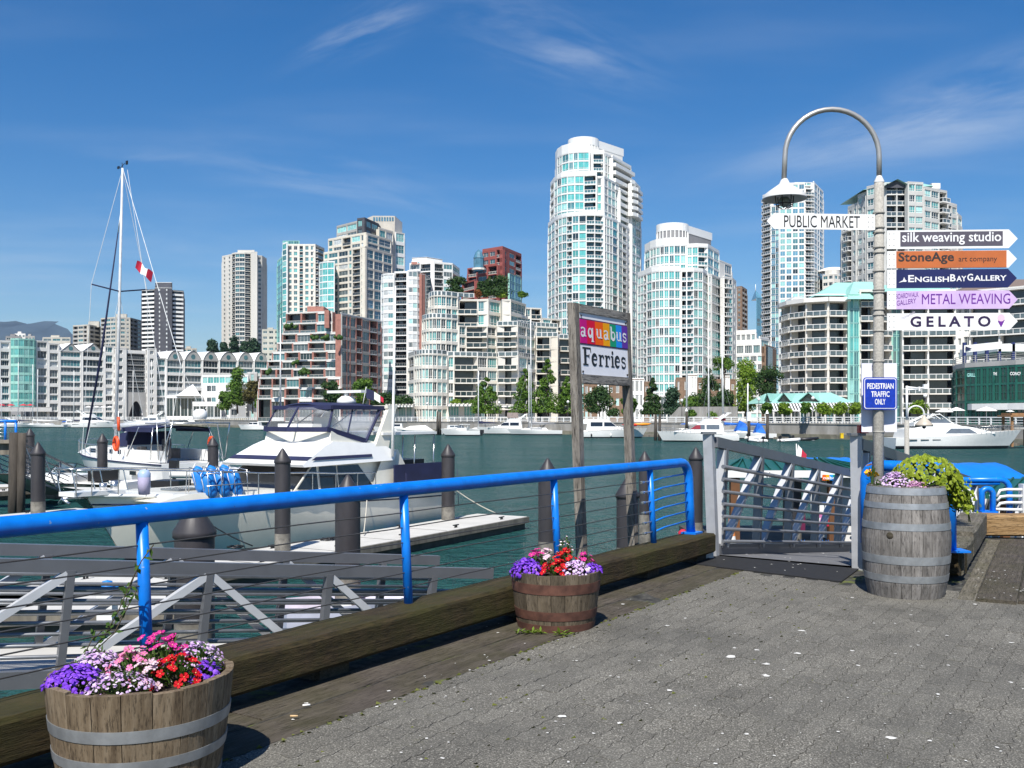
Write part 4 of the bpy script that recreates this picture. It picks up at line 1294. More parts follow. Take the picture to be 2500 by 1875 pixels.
for (px, top, base, Y, w, sh, m, lab) in (
        (1464, 945, 1014, 212, 74, 'round', lf_dark, 'round dark green tree seen between the ferry sign posts'),
        (1535, 968, 1016, 210, 40, 'round', lf_mid, 'small green tree just left of the right ferry sign post'),
        (1594, 920, 1018, 208, 44, 'cone', lf_dark, 'narrow dark conifer right of the ferry sign'),
        (1640, 952, 1016, 206, 46, 'column', lf_blue, 'blue-green conifer before the white lobby of the shorter teal tower'),
        (1690, 966, 1010, 214, 44, 'round', lf_mid, 'low green tree above the concrete retaining wall'),
        (1732, 900, 1008, 214, 80, 'cone', lf_dark, 'large dark conifer above the concrete retaining wall'),
        (1768, 950, 1008, 210, 46, 'round', lf_dark, 'dark rounded tree at the right end of the retaining wall'),
        (1874, 884, 985, 222, 76, 'round', lf_dark, 'big dark green tree mass left of the curved balcony block')):
    tree('evergreen_tree', lab, px, top, base, Y, w, sh, m, TG, trunk=.08, n=1100, size=.34)
tree('yellow_green_tree', 'tall bright yellow-green tree left of the curved balcony block', 1820, 876, 1018, 196, 66, 'column', lf_yel, TG, trunk=.1, n=1800, size=.3)
tree('umbrella_tree', 'flat-topped tree on a bare trunk beside the yellow-green tree', 1768, 866, 950, 250, 54, 'umbrella', lf_mid, TG, trunk=.1, n=500, size=.34)
for (px, w, lab) in ((1872, 26, 'first small clipped tree before the pavilion'), (1916, 34, 'second small clipped tree before the pavilion, below the left dormer'), (1968, 30, 'third small clipped tree before the pavilion, below the right dormer'),
                     (2008, 40, 'fourth small clipped tree before the pavilion'), (2048, 44, 'fifth small clipped tree before the pavilion'), (2090, 40, 'small clipped tree just left of the white backing board'),
                     (2240, 50, 'small tree behind the large motor yacht, left of the parasols')):
    tree('small_tree', lab, px, 980 + (px % 7), 1026, 163 if px < 2150 else 150, w, 'round', lf_yel if px % 3 else lf_mid, 'small trees along the right promenade', trunk=.35, n=420, size=.24)
# rooftop planting on the cream terraces
zr = gz(724, 258)
for (px, top, w, m, lab) in ((1116, 673, 54, lf_dark, 'round dark tree on the roof of the cream terraced building, left one'), (1186, 682, 44, lf_dark, 'rooftop tree between the round left one and the largest'), (1215, 672, 66, lf_dark, 'largest dark rooftop tree, in front of the red tower')):
    tree('rooftop_tree', lab, px, top, 726, 264, w, 'round', m, 'rooftop trees', trunk=.05, n=900, size=.4)
for (px, top, w, m, lab) in ((1166, 705, 20, lf_rust, 'rust-coloured shrub on the cream roof terrace'), (1222, 708, 30, lf_yel, 'yellow-green shrub under the largest rooftop tree'), (1275, 712, 24, lf_mid, 'small green shrub at the right end of the roof terrace')):
    tree('rooftop_shrub', lab, px, top, 726, 262, w, 'round', m, 'rooftop shrubs', trunk=.02, n=220, size=.34)
for (px, top, base, Y, w, m, lab) in ((1112, 975, 990, 243, 26, lf_yel, 'yellow-flowered shrub on the low wing left of the pointed trees'), (1142, 978, 990, 243, 30, lf_mid, 'green shrub on the low wing left of the pointed trees'),
                                  (1688, 1002, 1020, 188, 24, lf_mid, 'small green bush against the middle of the retaining wall'), (1738, 1005, 1020, 188, 26, lf_mid, 'small green bush at right end of the retaining wall'),
                                  (1500, 1000, 1016, 203, 40, lf_dark, 'dark low shrub behind the moored white cruiser')):
    tree('shrub', lab, px, top, base, Y, w, 'round', m, 'shore shrubs', trunk=.03, n=260, size=.28)
# concrete retaining wall behind the promenade
mb = MB()
p0, p1 = Vector((gx(1622, 196), 196)), Vector((gx(1800, 190), 190))
e = (p1 - p0).normalized()
mb.obox(p0, e, 3, (p1 - p0).length, 0, .5, LANDZ, gz(993, 193), 0)
mb.add([(p0.x, p0.y, LANDZ), (p0.x + 3 * e.x, p0.y + 3 * e.y, LANDZ), (p0.x + 3 * e.x, p0.y + 3 * e.y, gz(993, 193)), (p0.x, p0.y + .5, LANDZ)], [(0, 1, 2), (0, 2, 3)], 0)
for k in range(1, 5):
    mb.obox(p0, e, 3 + k * 2.7, 3.06 + k * 2.7, -.03, .1, LANDZ, gz(993, 193) - .05, 1)
solo('retaining_wall', mb, [pmat('streaked_concrete', (.24, .235, .22), .9, scale=.8, stretch=(1, 1, .2), var=.25), greyc], 'grey concrete retaining wall with a sloping left end above the promenade', 'wall')
# white promenade railing along the sea wall
rl = thing('promenade_railing', 'long white railing along the top of the far sea wall', 'railing', (0, 170, LANDZ))
post_me = MB().box(-.09, .09, -.09, .09, 0, 1.0).mesh('post', [white])
mbt, mbb = MB(), MB()
cnt = 0
for i in range(1, len(SHORE) - 2):
    A, B = SHORE[i], SHORE[i + 1]
    L = (B - A).length
    e = ((B.x - A.x) / L, (B.y - A.y) / L)
    mbt.obox(A, e, 0, L, -.42, -.26, LANDZ + 1.12, LANDZ + 1.28)
    mbb.obox(A, e, 0, L, -.38, -.30, LANDZ + .42, LANDZ + .52)
    mbb.obox(A, e, 0, L, -.38, -.30, LANDZ + .78, LANDZ + .86)
    k = int(L / 1.9)
    for j in range(k):
        x = (j + .5) * L / k
        P = (A.x + e[0] * x + e[1] * .34, A.y + e[1] * x - e[0] * .34)
        cnt += 1
        if cnt < 290:
            link('post', post_me, rl, (P[0], P[1] - 170, .22), atan2(e[1], e[0]))
part('top_rail', mbt, white, rl, True)
part('mid_rail', mbb, white, rl, True)
# lamp posts on the promenade
globe = pmat('milk_glass_globe', (.8, .8, .78), .3)
blackm = pmat('black_painted_metal', (.015, .015, .017), .5)
lp_me = MB().tube([(0, 0, 0), (0, 0, .5), (0, 0, 4.2)], [.12, .07, .05], 6).mesh('pole', [blackm])
gl_me = MB().ball((0, 0, 4.45), .3, 8, 6).mesh('globe', [globe])
for (px, lab) in ((492, 'globe lamp post before the low white restaurant'), (553, 'globe lamp post at the grassy strip left of the trees'), (580, 'globe lamp post in front of the tallest open green tree'), (1022, 'globe lamp post in front of the round turret base'),
                  (1198, 'globe lamp post beside the first pointed tree'), (1365, 'globe lamp post left of the ferry sign'), (1515, 'globe lamp post between the ferry sign posts'), (1643, 'globe lamp post at the sloping end of the retaining wall'),
                  (1826, 'globe lamp post at the foot of the yellow-green tree'), (1958, 'globe lamp post before the pavilion roof'), (2222, 'globe lamp post above the large motor yacht')):
    P, d = shore_pt(px, 3.0)
    t = thing('lamp_post', lab, 'lamp post', (P.x, P.y, LANDZ), group='globe lamp posts on the far promenade')
    link('pole', lp_me, t)
    link('globe', gl_me, t)
# dry grass strip
mb = MB()
a, d = shore_pt(455, 4)
b, d2 = shore_pt(560, 4)
mb.add([(a.x, a.y, LANDZ + .01), (b.x, b.y, LANDZ + .01), (b.x, b.y + 14, LANDZ + .8), (a.x, a.y + 14, LANDZ + .5)], [(0, 1, 2, 3)])
struct('lawn', mb, pmat('dry_lawn', (.22, .17, .07), .95, scale=.6, var=.2))
# parasols
def parasol(px, py, Y, w, m, lab, group):
    t = thing('parasol', lab, 'parasol', (gx(px, Y), Y, LANDZ), group=group)
    h = gz(py, Y) - LANDZ
    r = w / 2 / F * Y
    part('pole', MB().tube([(0, 0, 0), (0, 0, h)], .05, 5), white, t)
    mb = MB().lathe([(r, h - r * .42), (r * 1.0, h - r * .36), (r * .5, h - r * .16), (.03, h)], 8, smooth=False)
    part('canopy', mb, m, t)
canv = pmat('white_canvas', (.78, .77, .74), .8, var=.04)
redc = pmat('red_canvas', (.55, .03, .05), .8, var=.1)
for i, (px, py, Y, w) in enumerate(((2305, 997, 140, 44), (2335, 994, 143, 42), (2408, 993, 138, 50), (2466, 1001, 140, 20))):
    parasol(px, py, Y, w, canv, ['white parasol left of the glass restaurant, front one of the left pair', 'white parasol left of the glass restaurant, rear one of the left pair', 'wide white parasol in front of the dark green glass', 'small white parasol at the right edge before the glass restaurant'][i], 'white restaurant parasols')
for i, px in enumerate((4, 27, 57, 74)):
    parasol(px, 986, 388, 20, redc, ['red parasol at the photo edge under the teal corner canopy', 'red parasol, second from the photo edge under the teal corner canopy', 'red parasol, third from the photo edge before the white low-rise', 'red parasol farthest right before the white low-rise'][i], 'red parasols')
for i, px in enumerate((216, 236, 252, 268)):
    parasol(px, 991, 386, 18, canv, ['white cafe parasol, left end of the row before the white low-rise', 'white cafe parasol, second from left before the white low-rise', 'white cafe parasol, third from left before the white low-rise', 'white cafe parasol right of the row, near the tall mast'][i], 'white cafe parasols')
# ------------------------------------------------------------------ boats
gel = pmat('white_gelcoat', (.78, .78, .76), .25, var=.03, spec=.6)
gelc = pmat('cream_gelcoat', (.68, .66, .58), .25, var=.04, spec=.6)
bootm = pmat('dark_boot_stripe', (.02, .02, .03), .4)
wdark = pmat('smoked_window', (.012, .014, .018), .08, spec=.8)
wgrey = pmat('grey_boat_window', (.12, .14, .16), .1, spec=.8)
navyc = pmat('navy_canvas', (.012, .016, .06), .8, var=.2, scale=2)
bluec = pmat('bright_blue_tarp', (.01, .12, .50), .7, var=.2, scale=1.5)
steel = pmat('stainless_steel', (.6, .6, .6), .25, metal=.9, var=.05)
alum = pmat('mast_aluminium', (.55, .55, .55), .35, metal=.5, var=.06)
teakm = pmat('deck_grey', (.55, .54, .50), .6, var=.05)
rubber = pmat('grey_rubber', (.32, .32, .33), .6)
blackp = pmat('black_plastic', (.012, .012, .014), .4)
def hull(L, B, h0, h1, bowx=1.1, deadrise=.35, n=12, full=.55, mats=None, deck=True, boot=.22, transom=.92):
    """local: x from stern 0 to bow L, z=0 at the waterline; material 0 hull, 1 boot stripe, 2 deck"""
    mb = MB()
    rows = []
    for i in range(n + 1):
        t = i / n
        h = lerp(h0, h1, t ** 1.6)
        b = B / 2 * (transom + (1 - transom) * min(1, t / .35)) if t < full else B / 2 * max(.012, (1 - ((t - full) / (1 - full)) ** 2.2))
        bw = b * (.92 - .35 * max(0, (t - .45) / .55))
        ov = bowx * t ** 4
        x = t * (L - bowx)
        k = -deadrise * (1 - t ** 6)
        row = [(x + ov, b, h), (x + ov * .55, lerp(bw, b, .55), h * .5), (x + ov * .18, bw, boot), (x, bw * .96, 0), (x - 0.05 * t, bw * .5, k * .6), (x - .1 * t, 0, k)]
        row = row + [(xx, -yy, zz) for (xx, yy, zz) in reversed(row[:-1])]
        rows.append(row)
    m = len(rows[0])
    vs = [p for r in rows for p in r]
    for j in range(m - 1):
        pass
    o = len(mb.v)
    mb.v.extend(vs)
    for i in range(n):
        for j in range(m - 1):
            mb.f.append([o + i * m + j, o + i * m + j + 1, o + (i + 1) * m + j + 1, o + (i + 1) * m + j])
            mb.m.append(1 if j in (2, 3, 6, 7) else 0)
            mb.sm.append(True)
    mb.add(rows[0], [tuple(range(m))], 0)
    if deck:
        for i in range(n):
            a, b = rows[i], rows[i + 1]
            mb.add([a[0], b[0], b[-1], a[-1]], [(0, 1, 2, 3)], 2)
    # weld for smooth shading
    return mb, rows
def house(mb, prof, w, taper=.12, mi=0, front=None):
    """block extruded from a side profile [(x,z)], half width w at its lowest point, narrowing upwards"""
    z0 = min(z for x, z in prof)
    L = [(x, (w - taper * (z - z0)), z) for x, z in prof]
    Rr = [(x, -(w - taper * (z - z0)), z) for x, z in prof]
    n = len(prof)
    mb.add(L + Rr, [tuple(range(n)), tuple(reversed(range(n, 2 * n)))] + [(i, n + i, n + (i + 1) % n, (i + 1) % n) for i in range(n)], mi)
    return z0
def sidepoly(mb, pts, w, taper, z0, mi=0, off=.02, side=0):
    for s in ((side,) if side else (1, -1)):
        q = [(x, s * (w - taper * (z - z0) + off), z) for x, z in pts]
        mb.add(q, [tuple(range(len(q)))], mi)
def frontpoly(mb, x0, z0, x1, z1, w0, w1, mi=0, off=.03):
    mb.add([(x0 + off, -w0, z0), (x0 + off, w0, z0), (x1 + off, w1, z1), (x1 + off, -w1, z1)], [(0, 1, 2, 3)], mi)
def boat_rail(L, B, h0, h1, x0, hh=.6, full=.55, bowx=1.1, n=9):
    mb = MB()
    for s in (1, -1):
        top = []
        for i in range(n + 1):
            x = lerp(x0, L - .15, i / n)
            t = min(1, x / L)
            b = B / 2 * .95 if t < full else B / 2 * .95 * max(.03, (1 - ((t - full) / (1 - full)) ** 2.2))
            z = lerp(h0, h1, t ** 1.6)
            top.append((x, s * b, z + hh))
            mb.tube([(x, s * b, z), (x, s * b, z + hh)], .018, 4, caps=False)
        mb.tube(top, .022, 4, caps=False)
        mb.tube([(a, b, c - hh * .45) for a, b, c in top], .012, 4, caps=False)
    return mb
def fender(parent, x, y, z, m, r=.13, h=.5):
    link('fender', MB().tube([(0, 0, -h / 2), (0, 0, -h / 2 + .08), (0, 0, h / 2 - .08), (0, 0, h / 2)], [r * .4, r, r, r * .3], 8).mesh('fender', [m]), parent, (x, y, z))
def boat(label, px, Y, L, B, h0, h1, rz, hm=None, name='motor_boat', cat='boat', group='boats moored along the far shore', boot=.2, bowx=1.0, deckm=None, bootmat=None, transom=.92):
    t = thing(name, label, cat, (gx(px, Y), Y, WATER), rz, group)
    mb, rows = hull(L, B, h0, h1, bowx=bowx, boot=boot, transom=transom)
    link('hull', mb.mesh('hull', [hm or gel, bootmat or bootm, deckm or teakm]), t)
    return t
def cruiser(label, px, Y, L, rz, B=None, fly=True, winm=None, h0=1.0, h1=1.6, hm=None, canvas=None, stripe=None, sc=1.0):
    B = B or L * .31
    t = boat(label, px, Y, L, B, h0, h1, rz, hm)
    W_ = B * .40
    hz = h0 + .1
    k = L / 11
    mb = MB()
    house(mb, [(.18 * L, hz), (.80 * L, hz + .35), (.70 * L, hz + .55 * k), (.60 * L, hz + .62 * k), (.50 * L, hz + 1.45 * k), (.2 * L, hz + 1.5 * k)], W_, .12)
    mb.box(.02 * L, .2 * L, -W_, W_, hz - .15, hz + .1)
    part('cabin', mb, gel, t)
    for sd in (1, -1):
        for q in ([(.585 * L, hz + .68 * k), (.515 * L, hz + 1.28 * k), (.42 * L, hz + 1.3 * k), (.42 * L, hz + .68 * k)], [(.40 * L, hz + .68 * k), (.40 * L, hz + 1.3 * k), (.24 * L, hz + 1.3 * k), (.24 * L, hz + .68 * k)]):
            mb = MB()
            sidepoly(mb, q, W_, .12, hz, side=sd)
            part('window', mb, winm or wdark, t)
    mb = MB()
    frontpoly(mb, .594 * L, hz + .68 * k, .512 * L, hz + 1.34 * k, W_ * .86, W_ * .8)
    part('windshield', mb, winm or wdark, t)
    if fly:
        mb = MB()
        house(mb, [(.22 * L, hz + 1.5 * k), (.47 * L, hz + 1.5 * k), (.40 * L, hz + 2.15 * k), (.22 * L, hz + 2.1 * k)], W_ * .8, .08)
        mb.bar((.24 * L, W_ * .7, hz + 2.0 * k), (.12 * L, W_ * .7, hz + 2.9 * k), .14, .3)
        mb.bar((.24 * L, -W_ * .7, hz + 2.0 * k), (.12 * L, -W_ * .7, hz + 2.9 * k), .14, .3)
        mb.box(.09 * L, .15 * L, -W_ * .75, W_ * .75, hz + 2.85 * k, hz + 2.98 * k)
        part('flybridge', mb, gel, t)
    if canvas:
        mb = MB()
        house(mb, [(.02 * L, hz + .8 * k), (.2 * L, hz + .9 * k), (.22 * L, hz + 1.55 * k), (.06 * L, hz + 1.45 * k)], W_ * .9, .05)
        part('canvas_cover', mb, canvas, t)
    if stripe:
        mb = MB()
        for s in (1, -1):
            mb.add([(.03 * L, s * (B * .46 + .03), h0 * .72), (.55 * L, s * (B * .485 + .03), h0 * .8), (.55 * L, s * (B * .485 + .03), h0 * .9), (.03 * L, s * (B * .46 + .03), h0 * .82)], [(0, 1, 2, 3)])
        part('stripe', mb, stripe, t)
    part('bow_rail', boat_rail(L, B, h0, h1, .55 * L, .6), steel, t)
    return t
def sailboat(label, px, Y, L, rz, mast, cover=None, hm=None, lean=0):
    t = boat(label, px, Y, L, L * .30, .9, 1.15, rz, hm, name='sailing_boat', transom=.7)
    W_ = L * .11
    mb = MB()
    house(mb, [(.25 * L, .9), (.72 * L, 1.05), (.66 * L, 1.3), (.3 * L, 1.45)], W_, .15)
    part('cabin', mb, gel, t)
    for sd in (1, -1):
        mb = MB()
        sidepoly(mb, [(.36 * L, 1.12), (.6 * L, 1.14), (.58 * L, 1.27), (.36 * L, 1.3)], W_, .15, .9, side=sd)
        part('window', mb, wdark, t)
    mx = .56 * L
    part('mast', MB().tube([(mx, 0, 1.2), (mx - lean, 0, mast)], [.15, .10], 6), gel, t)
    part('boom', MB().tube([(mx, 0, 2.1), (.12 * L, 0, 2.2)], .07, 6), alum, t)
    if cover:
        part('sail_cover', MB().tube([(mx - .1, 0, 2.45), (.4 * L, 0, 2.4), (.14 * L, 0, 2.32)], [.28, .22, .1], 6), cover, t)
    mb = MB()
    mb.tube([(L - .2, 0, 1.2), (mx - lean, 0, mast - .1)], .018, 3, caps=False)
    mb.tube([(.05, 0, 1.0), (mx - lean, 0, mast - .1)], .014, 3, caps=False)
    for s in (1, -1):
        mb.tube([(mx, s * L * .13, 1.0), (mx - lean * .6, s * .5, mast * .6), (mx - lean, 0, mast - .2)], .014, 3, caps=False)
    mb.bar((mx - lean * .6, -.55, mast * .6), (mx - lean * .6, .55, mast * .6), .05, .04)
    part('rigging', mb, alum, t)
    return t
def tender(label, px, Y, L, rz, z=0.0, motor=True, m=None):
    t = thing('inflatable_dinghy', label, 'dinghy', (gx(px, Y), Y, WATER + z), rz, 'inflatable dinghies')
    mb = MB()
    w = L * .22
    pts = [(0, w, .25), (L * .6, w, .27), (L * .85, w * .6, .33), (L, 0, .4), (L * .85, -w * .6, .33), (L * .6, -w, .27), (0, -w, .25)]
    mb.tube(pts, [.16, .21, .21, .2, .21, .21, .16], 8)
    part('tube', mb, m or gel, t)
    part('floor', MB().box(.1, L * .8, -w, w, .08, .14), rubber, t)
    if motor:
        mb = MB()
        mb.box(-.32, .05, -.16, .16, .45, .85)
        mb.box(-.2, -.06, -.06, .06, -.3, .45)
        part('outboard_motor', mb, blackp, t)
    return t
# ---- left far shore
wy = lambda py: (EYE - WATER) * F / (py - HY)
Lh, Rh = pi, 0.0
sailboat('long white sloop with grey hull and white sail cover moored at far left', 160, 338, 17, Lh + .05, 20, canv, lean=.2)
sailboat('small white sloop partly out of frame at the far left shore', 42, 352, 10, Lh, 17, bluec)
cruiser('white motor yacht with black hull side, moored left of the tall mast', 180, 330, 15.5, Rh - .0, hm=gel, fly=True, winm=wdark, stripe=blackp, h0=1.5, h1=2.1)
cruiser('small white flybridge cruiser moored right of the tall mast', 300, 328, 6.5, Rh + .5, fly=True)
cruiser('white express cruiser with blue-grey hull side right of the tall mast', 410, 322, 14, Lh + .05, fly=True, winm=wgrey, stripe=pmat('slate_stripe', (.05, .09, .14), .3), h0=1.5, h1=2.1)
cruiser('small white cruiser with a blue canvas top at the far left shore', 150, 358, 8, Rh + .3, canvas=bluec)
cruiser('white cabin boat at the far left edge of the photo', 8, 350, 9, Rh + .2)
cruiser('low white workboat left of the big yacht canopy', 648, 268, 8, Lh - .2, fly=False)
tender('grey inflatable beside the white workboat near the sea wall', 590, 275, 4.5, 0, m=rubber)
# masts of boats whose hulls hide behind others
for i, (px, top, Y) in enumerate(((68, 885, 356), (105, 890, 356), (207, 905, 350), (232, 700, 352), (330, 930, 340), (352, 905, 340), (395, 880, 338))):
    if px == 232:
        continue
    sailboat(['sloop with thin mast before the teal glass corner', 'sloop whose mast stands right of the teal glass corner', 'sloop with thin mast left of the tall mast', '', 'sloop mast before the arched gateway', 'sloop mast just right of the arched gateway', 'sloop mast before the white restaurant canopy'][i],
             px + 12, Y, 9.5, Lh + .1 * (i % 3), gz(top, Y) - WATER, canv if i % 2 else navyc, lean=.1)
# ---- right far shore
sailboat('white sloop behind the cruiser, mast before the turret windows', 1225, 212, 9, Lh, gz(905, 212) - WATER, navyc)
t = cruiser('white flybridge cruiser with clear canopy moored before the pointed trees', 1300, 204, 11.5, Lh - .05, fly=True)
part('canopy', MB().box(3.0, 5.2, -1.2, 1.2, 3.4, 4.5), pmat('clear_brownish_vinyl', (.3, .24, .22), .2), t)
fender(t, 5, -1.85, .5, blackp); fender(t, 7, -1.8, .5, blackp)
sailboat('white sloop with grey sail cover right of the flybridge cruiser', 1372, 198, 11, Lh, gz(780, 198) - WATER, rubber, lean=-.15)
sailboat('white sloop with mast in front of the tallest pointed tree', 1350, 207, 9, Lh, gz(890, 207) - WATER, canv)
# centre console with outboard
t = boat('low white open motor boat with black outboard, centre of the far shore', 1172, 189, 7.6, 2.5, .9, 1.35, Lh)
mb = MB()
house(mb, [(2.6, .95), (4.6, 1.05), (4.2, 1.6), (2.6, 1.55)], .55, .1)
part('console', mb, gel, t)
mb = MB()
frontpoly(mb, 4.4, 1.5, 4.0, 2.0, .5, .45)
sidepoly(mb, [(4.4, 1.5), (4.0, 2.0), (3.2, 1.9), (3.0, 1.5)], .55, .1, 1.0)
part('windshield', mb, wgrey, t)
mb = MB()
for s in (.55, -.55):
    mb.tube([(2.4, s, .95), (2.3, s, 2.15)], .04, 4); mb.tube([(3.6, s, 1.0), (3.5, s, 2.15)], .04, 4)
mb.box(1.9, 3.9, -.75, .75, 2.15, 2.22)
part('hardtop', mb, gel, t)
part('outboard_motor', MB().box(-.75, .0, -.3, .3, .5, 1.15).box(-.5, -.1, -.12, .12, -.4, .5), blackp, t)
for s in range(1):
    t = boat('covered white runabout under a white tarp, left of the open motor boat', 1062, 202, 8, 2.6, .8, 1.1, Lh)
    mb = MB()
    house(mb, [(.4, .85), (6.8, 1.05), (5.0, 1.75), (2.0, 1.9)], 1.1, .45)
    part('tarpaulin', mb, canv, t)
t = cruiser('small white cabin boat beside the twin wooden piles', 1080, 205, 6, Rh + .3, fly=False, winm=wgrey)
cruiser('white runabout half hidden behind the yacht hardtop', 1000, 212, 8, Lh, fly=False)
# big white cruiser behind the ferry sign
t = cruiser('large white express yacht with black windows, behind the ferry sign posts', 1398, 170, 12.8, Rh - .06, fly=False, h0=1.1, h1=1.7)
mb = MB()
house(mb, [(1.2, 2.4), (6.6, 2.6), (5.2, 3.3), (2.0, 3.3)], 1.35, .1)
part('hardtop', mb, gel, t)
fender(t, 3.2, -1.95, .5, blackp); fender(t, 6.5, -1.95, .5, canv)
kay = []
for i, (dx, m, lab) in enumerate(((0, pmat('red_kayak', (.55, .02, .02), .4), 'red kayak stowed on the yacht beside the right sign post'), (1.6, pmat('orange_kayak', (.75, .25, .01), .4), 'orange kayak stowed on the yacht beside the right sign post'))):
    mb = MB()
    mb.tube([(-1.5, 0, .1), (-.9, 0, .02), (0, 0, 0), (.9, 0, .02), (1.5, 0, .1)], [.03, .2, .28, .2, .03], 8)
    P = at(1540 + 22 * i, 1038 - i * 2, 167.5)
    solo('kayak', mb, m, lab, 'kayak', 'kayaks on the yacht', (P.x + dx * .3, P.y, P.z))
sailboat('white ketch behind the large yacht with a blue stay', 1640, 178, 12, Rh, gz(800, 178) - WATER, bluec, lean=.1)
sailboat('white sloop with tall thick mast rising behind the red-cabin cruiser', 1768, 176, 12, Lh, gz(660, 176) - WATER, canv, lean=.0)
sailboat('white sloop with mast before the yellow-green tree', 1846, 168, 10, Lh, gz(770, 168) - WATER, bluec, lean=-.3)
sailboat('blue-covered sloop with short mast left of the pavilion', 1893, 160, 8, Lh, gz(936, 160) - WATER, bluec)
# red-cabin cruiser
t = cruiser('white sedan cruiser with a dark red cabin window, before the retaining wall', 1800, 143, 11.6, Lh - .05, winm=wgrey, fly=True, h0=1.0, h1=1.55)
mb = MB()
sidepoly(mb, [(6.95, 1.85), (6.1, 2.42), (5.5, 2.42), (5.5, 1.85)], 1.44, .12, 1.1, off=.05, side=1)
part('side_window', mb, pmat('dark_red_panel', (.25, .015, .03), .5), t, label='dark red front cabin window')
part('cockpit_seat', MB().box(1.8, 3.4, -.8, .8, 3.05, 3.4), pmat('dark_red_panel', (.25, .015, .03), .5), t)
tender('white inflatable dinghy hanging at the stern of the red-cabin cruiser', 1828, 141, 3.2, .6, .35)
tender('white inflatable with its motor tilted, right of the red-cabin cruiser', 1862, 139, 3.4, 1.9)
tender('white dinghy under a black outboard near the dark mooring pile', 1906, 141, 3.4, .4)
tender('long dark inflatable with red stripe against the sea wall', 1938, 148, 3.6, 0, m=blackp)
for i, (px, py, w, lab) in enumerate(((1815, 1035, 34, 'blue tarp tent over a boat behind the red-cabin cruiser'), (1858, 1040, 26, 'blue tarp slung over a small boat left of the dark mooring pile'))):
    P = at(px, py, 150)
    r = w / 2 / F * 150
    mb = MB().add([(-r, 0, -1.0), (r, 0, -1.2), (r, 2, -1.0), (-r, 2, -1.1), (-.4 * r, .9, .55), (.5 * r, 1.1, .1)], [(0, 1, 5, 4), (2, 3, 4, 5), (1, 2, 5), (3, 0, 4)])
    solo('tarpaulin', mb, bluec, lab, 'tarp', 'blue boat tarps', (P.x, P.y, P.z))
# large motor yacht, right
t = boat('largest white motor yacht with long low cabin, bow to the right, before the glass restaurant', 2172, 112, 14.8, 4.3, 1.25, 2.15, Rh - .02, boot=.35, bowx=1.6)
mb = MB()
house(mb, [(1.0, 1.25), (11.2, 1.75), (10.6, 2.0), (8.6, 2.45), (8.0, 2.55), (3.2, 2.55), (1.2, 2.2)], 1.75, .2)
part('cabin', mb, gel, t)
mb = MB()
sidepoly(mb, [(5.6, 1.75), (9.2, 1.75), (8.3, 2.3), (6.3, 2.3)], 1.75, .2, 1.25, side=-1)
part('side_window', mb, wgrey, t)
mb = MB()
house(mb, [(2.2, 2.55), (7.6, 2.55), (6.6, 2.9), (2.2, 2.95)], 1.5, .2)
mb.bar((2.4, 1.2, 2.9), (4.6, 1.2, 3.9), .1, .2); mb.bar((2.4, -1.2, 2.9), (4.6, -1.2, 3.9), .1, .2)
mb.bar((4.2, 0, 3.9), (5.2, 0, 3.9), 2.4, .1)
mb.bar((7.2, .9, 2.6), (5.2, .9, 4.0), .07, .07); mb.bar((7.2, -.9, 2.6), (5.2, -.9, 4.0), .07, .07)
part('flybridge', mb, gel, t)
mb = MB()
sidepoly(mb, [(4.0, 2.92), (6.4, 2.92), (5.8, 3.35), (4.4, 3.4)], 1.3, .2, 2.9)
part('windscreen', mb, wgrey, t)
mb = MB()
for s in (1, -1):
    for x in (1.4, 2.7, 4.0):
        mb.box(x, x + .9, s * 2.1 - .03, s * 2.1 + .03, 1.0, 1.08)
part('vent', mb, blackp, t)
part('bow_rail', boat_rail(14.8, 4.3, 1.25, 2.15, 9.5, .65, bowx=1.6), steel, t)
# floating docks by the far shore (low timber rafts), mooring piles
oldwood = pmat('weathered_grey_wood', (.17, .15, .12), .85, scale=3, stretch=(1, 1, .15), var=.35)
for (p0, p1, off, lab) in ((90, 300, 5, 'long low float under the boats at far left'), (1010, 1340, 5, 'long low float under the boats before the pointed trees'), (1560, 1990, 8, 'low grey float along the sea wall right of the ferry sign'), (2380, 2560, 6, 'low wooden float at the right edge below the kiosk')):
    mb = MB()
    a, d = shore_pt(p0, -off)
    b, d2 = shore_pt(p1, -off)
    L = (b - a).length
    e = (b - a) / L
    mb.obox(a, e, 0, L, -1.2, 1.2, WATER - .3, WATER + .35)
    solo('float', mb, oldwood, lab, 'float', 'far shore floats')
pile_w = pmat('old_timber_pile', (.06, .05, .04), .9, scale=4, stretch=(1, 1, .2), var=.4)
for (px, top, base, Y, lab) in ((1068, 1004, 1052, 196, 'left dark pile of the twin wooden piles'), (1074, 1006, 1052, 196, 'right dark pile of the twin wooden piles'), (1600, 1012, 1072, 150, 'leaning dark wooden pile right of the ferry sign'), (1610, 1012, 1074, 149, 'dark wooden pile touching the leaning one'),
                             (1676, 1004, 1040, 170, 'dark pile with white cap before the retaining wall'), (1828, 1008, 1062, 146, 'grey pile with a white square top behind the dinghies'), (1873, 1010, 1068, 144, 'dark mooring pile topped by a lamp')):
    mb = MB().tube([(0, 0, gz(base, Y) - 1), (0.05, 0, gz(top, Y))], [.26, .2], 8)
    if px in (1676, 1873):
        mb.lathe([(.28, gz(top, Y)), (.05, gz(top, Y) + .55)], 8, mi=1)
    if px == 1828:
        mb.box(-.3, .3, -.3, .3, gz(1028, Y), gz(1006, Y), 1)
    solo('mooring_pile', mb, [pile_w, white], lab, 'pile', 'far mooring piles', (gx(px, Y), Y, 0))
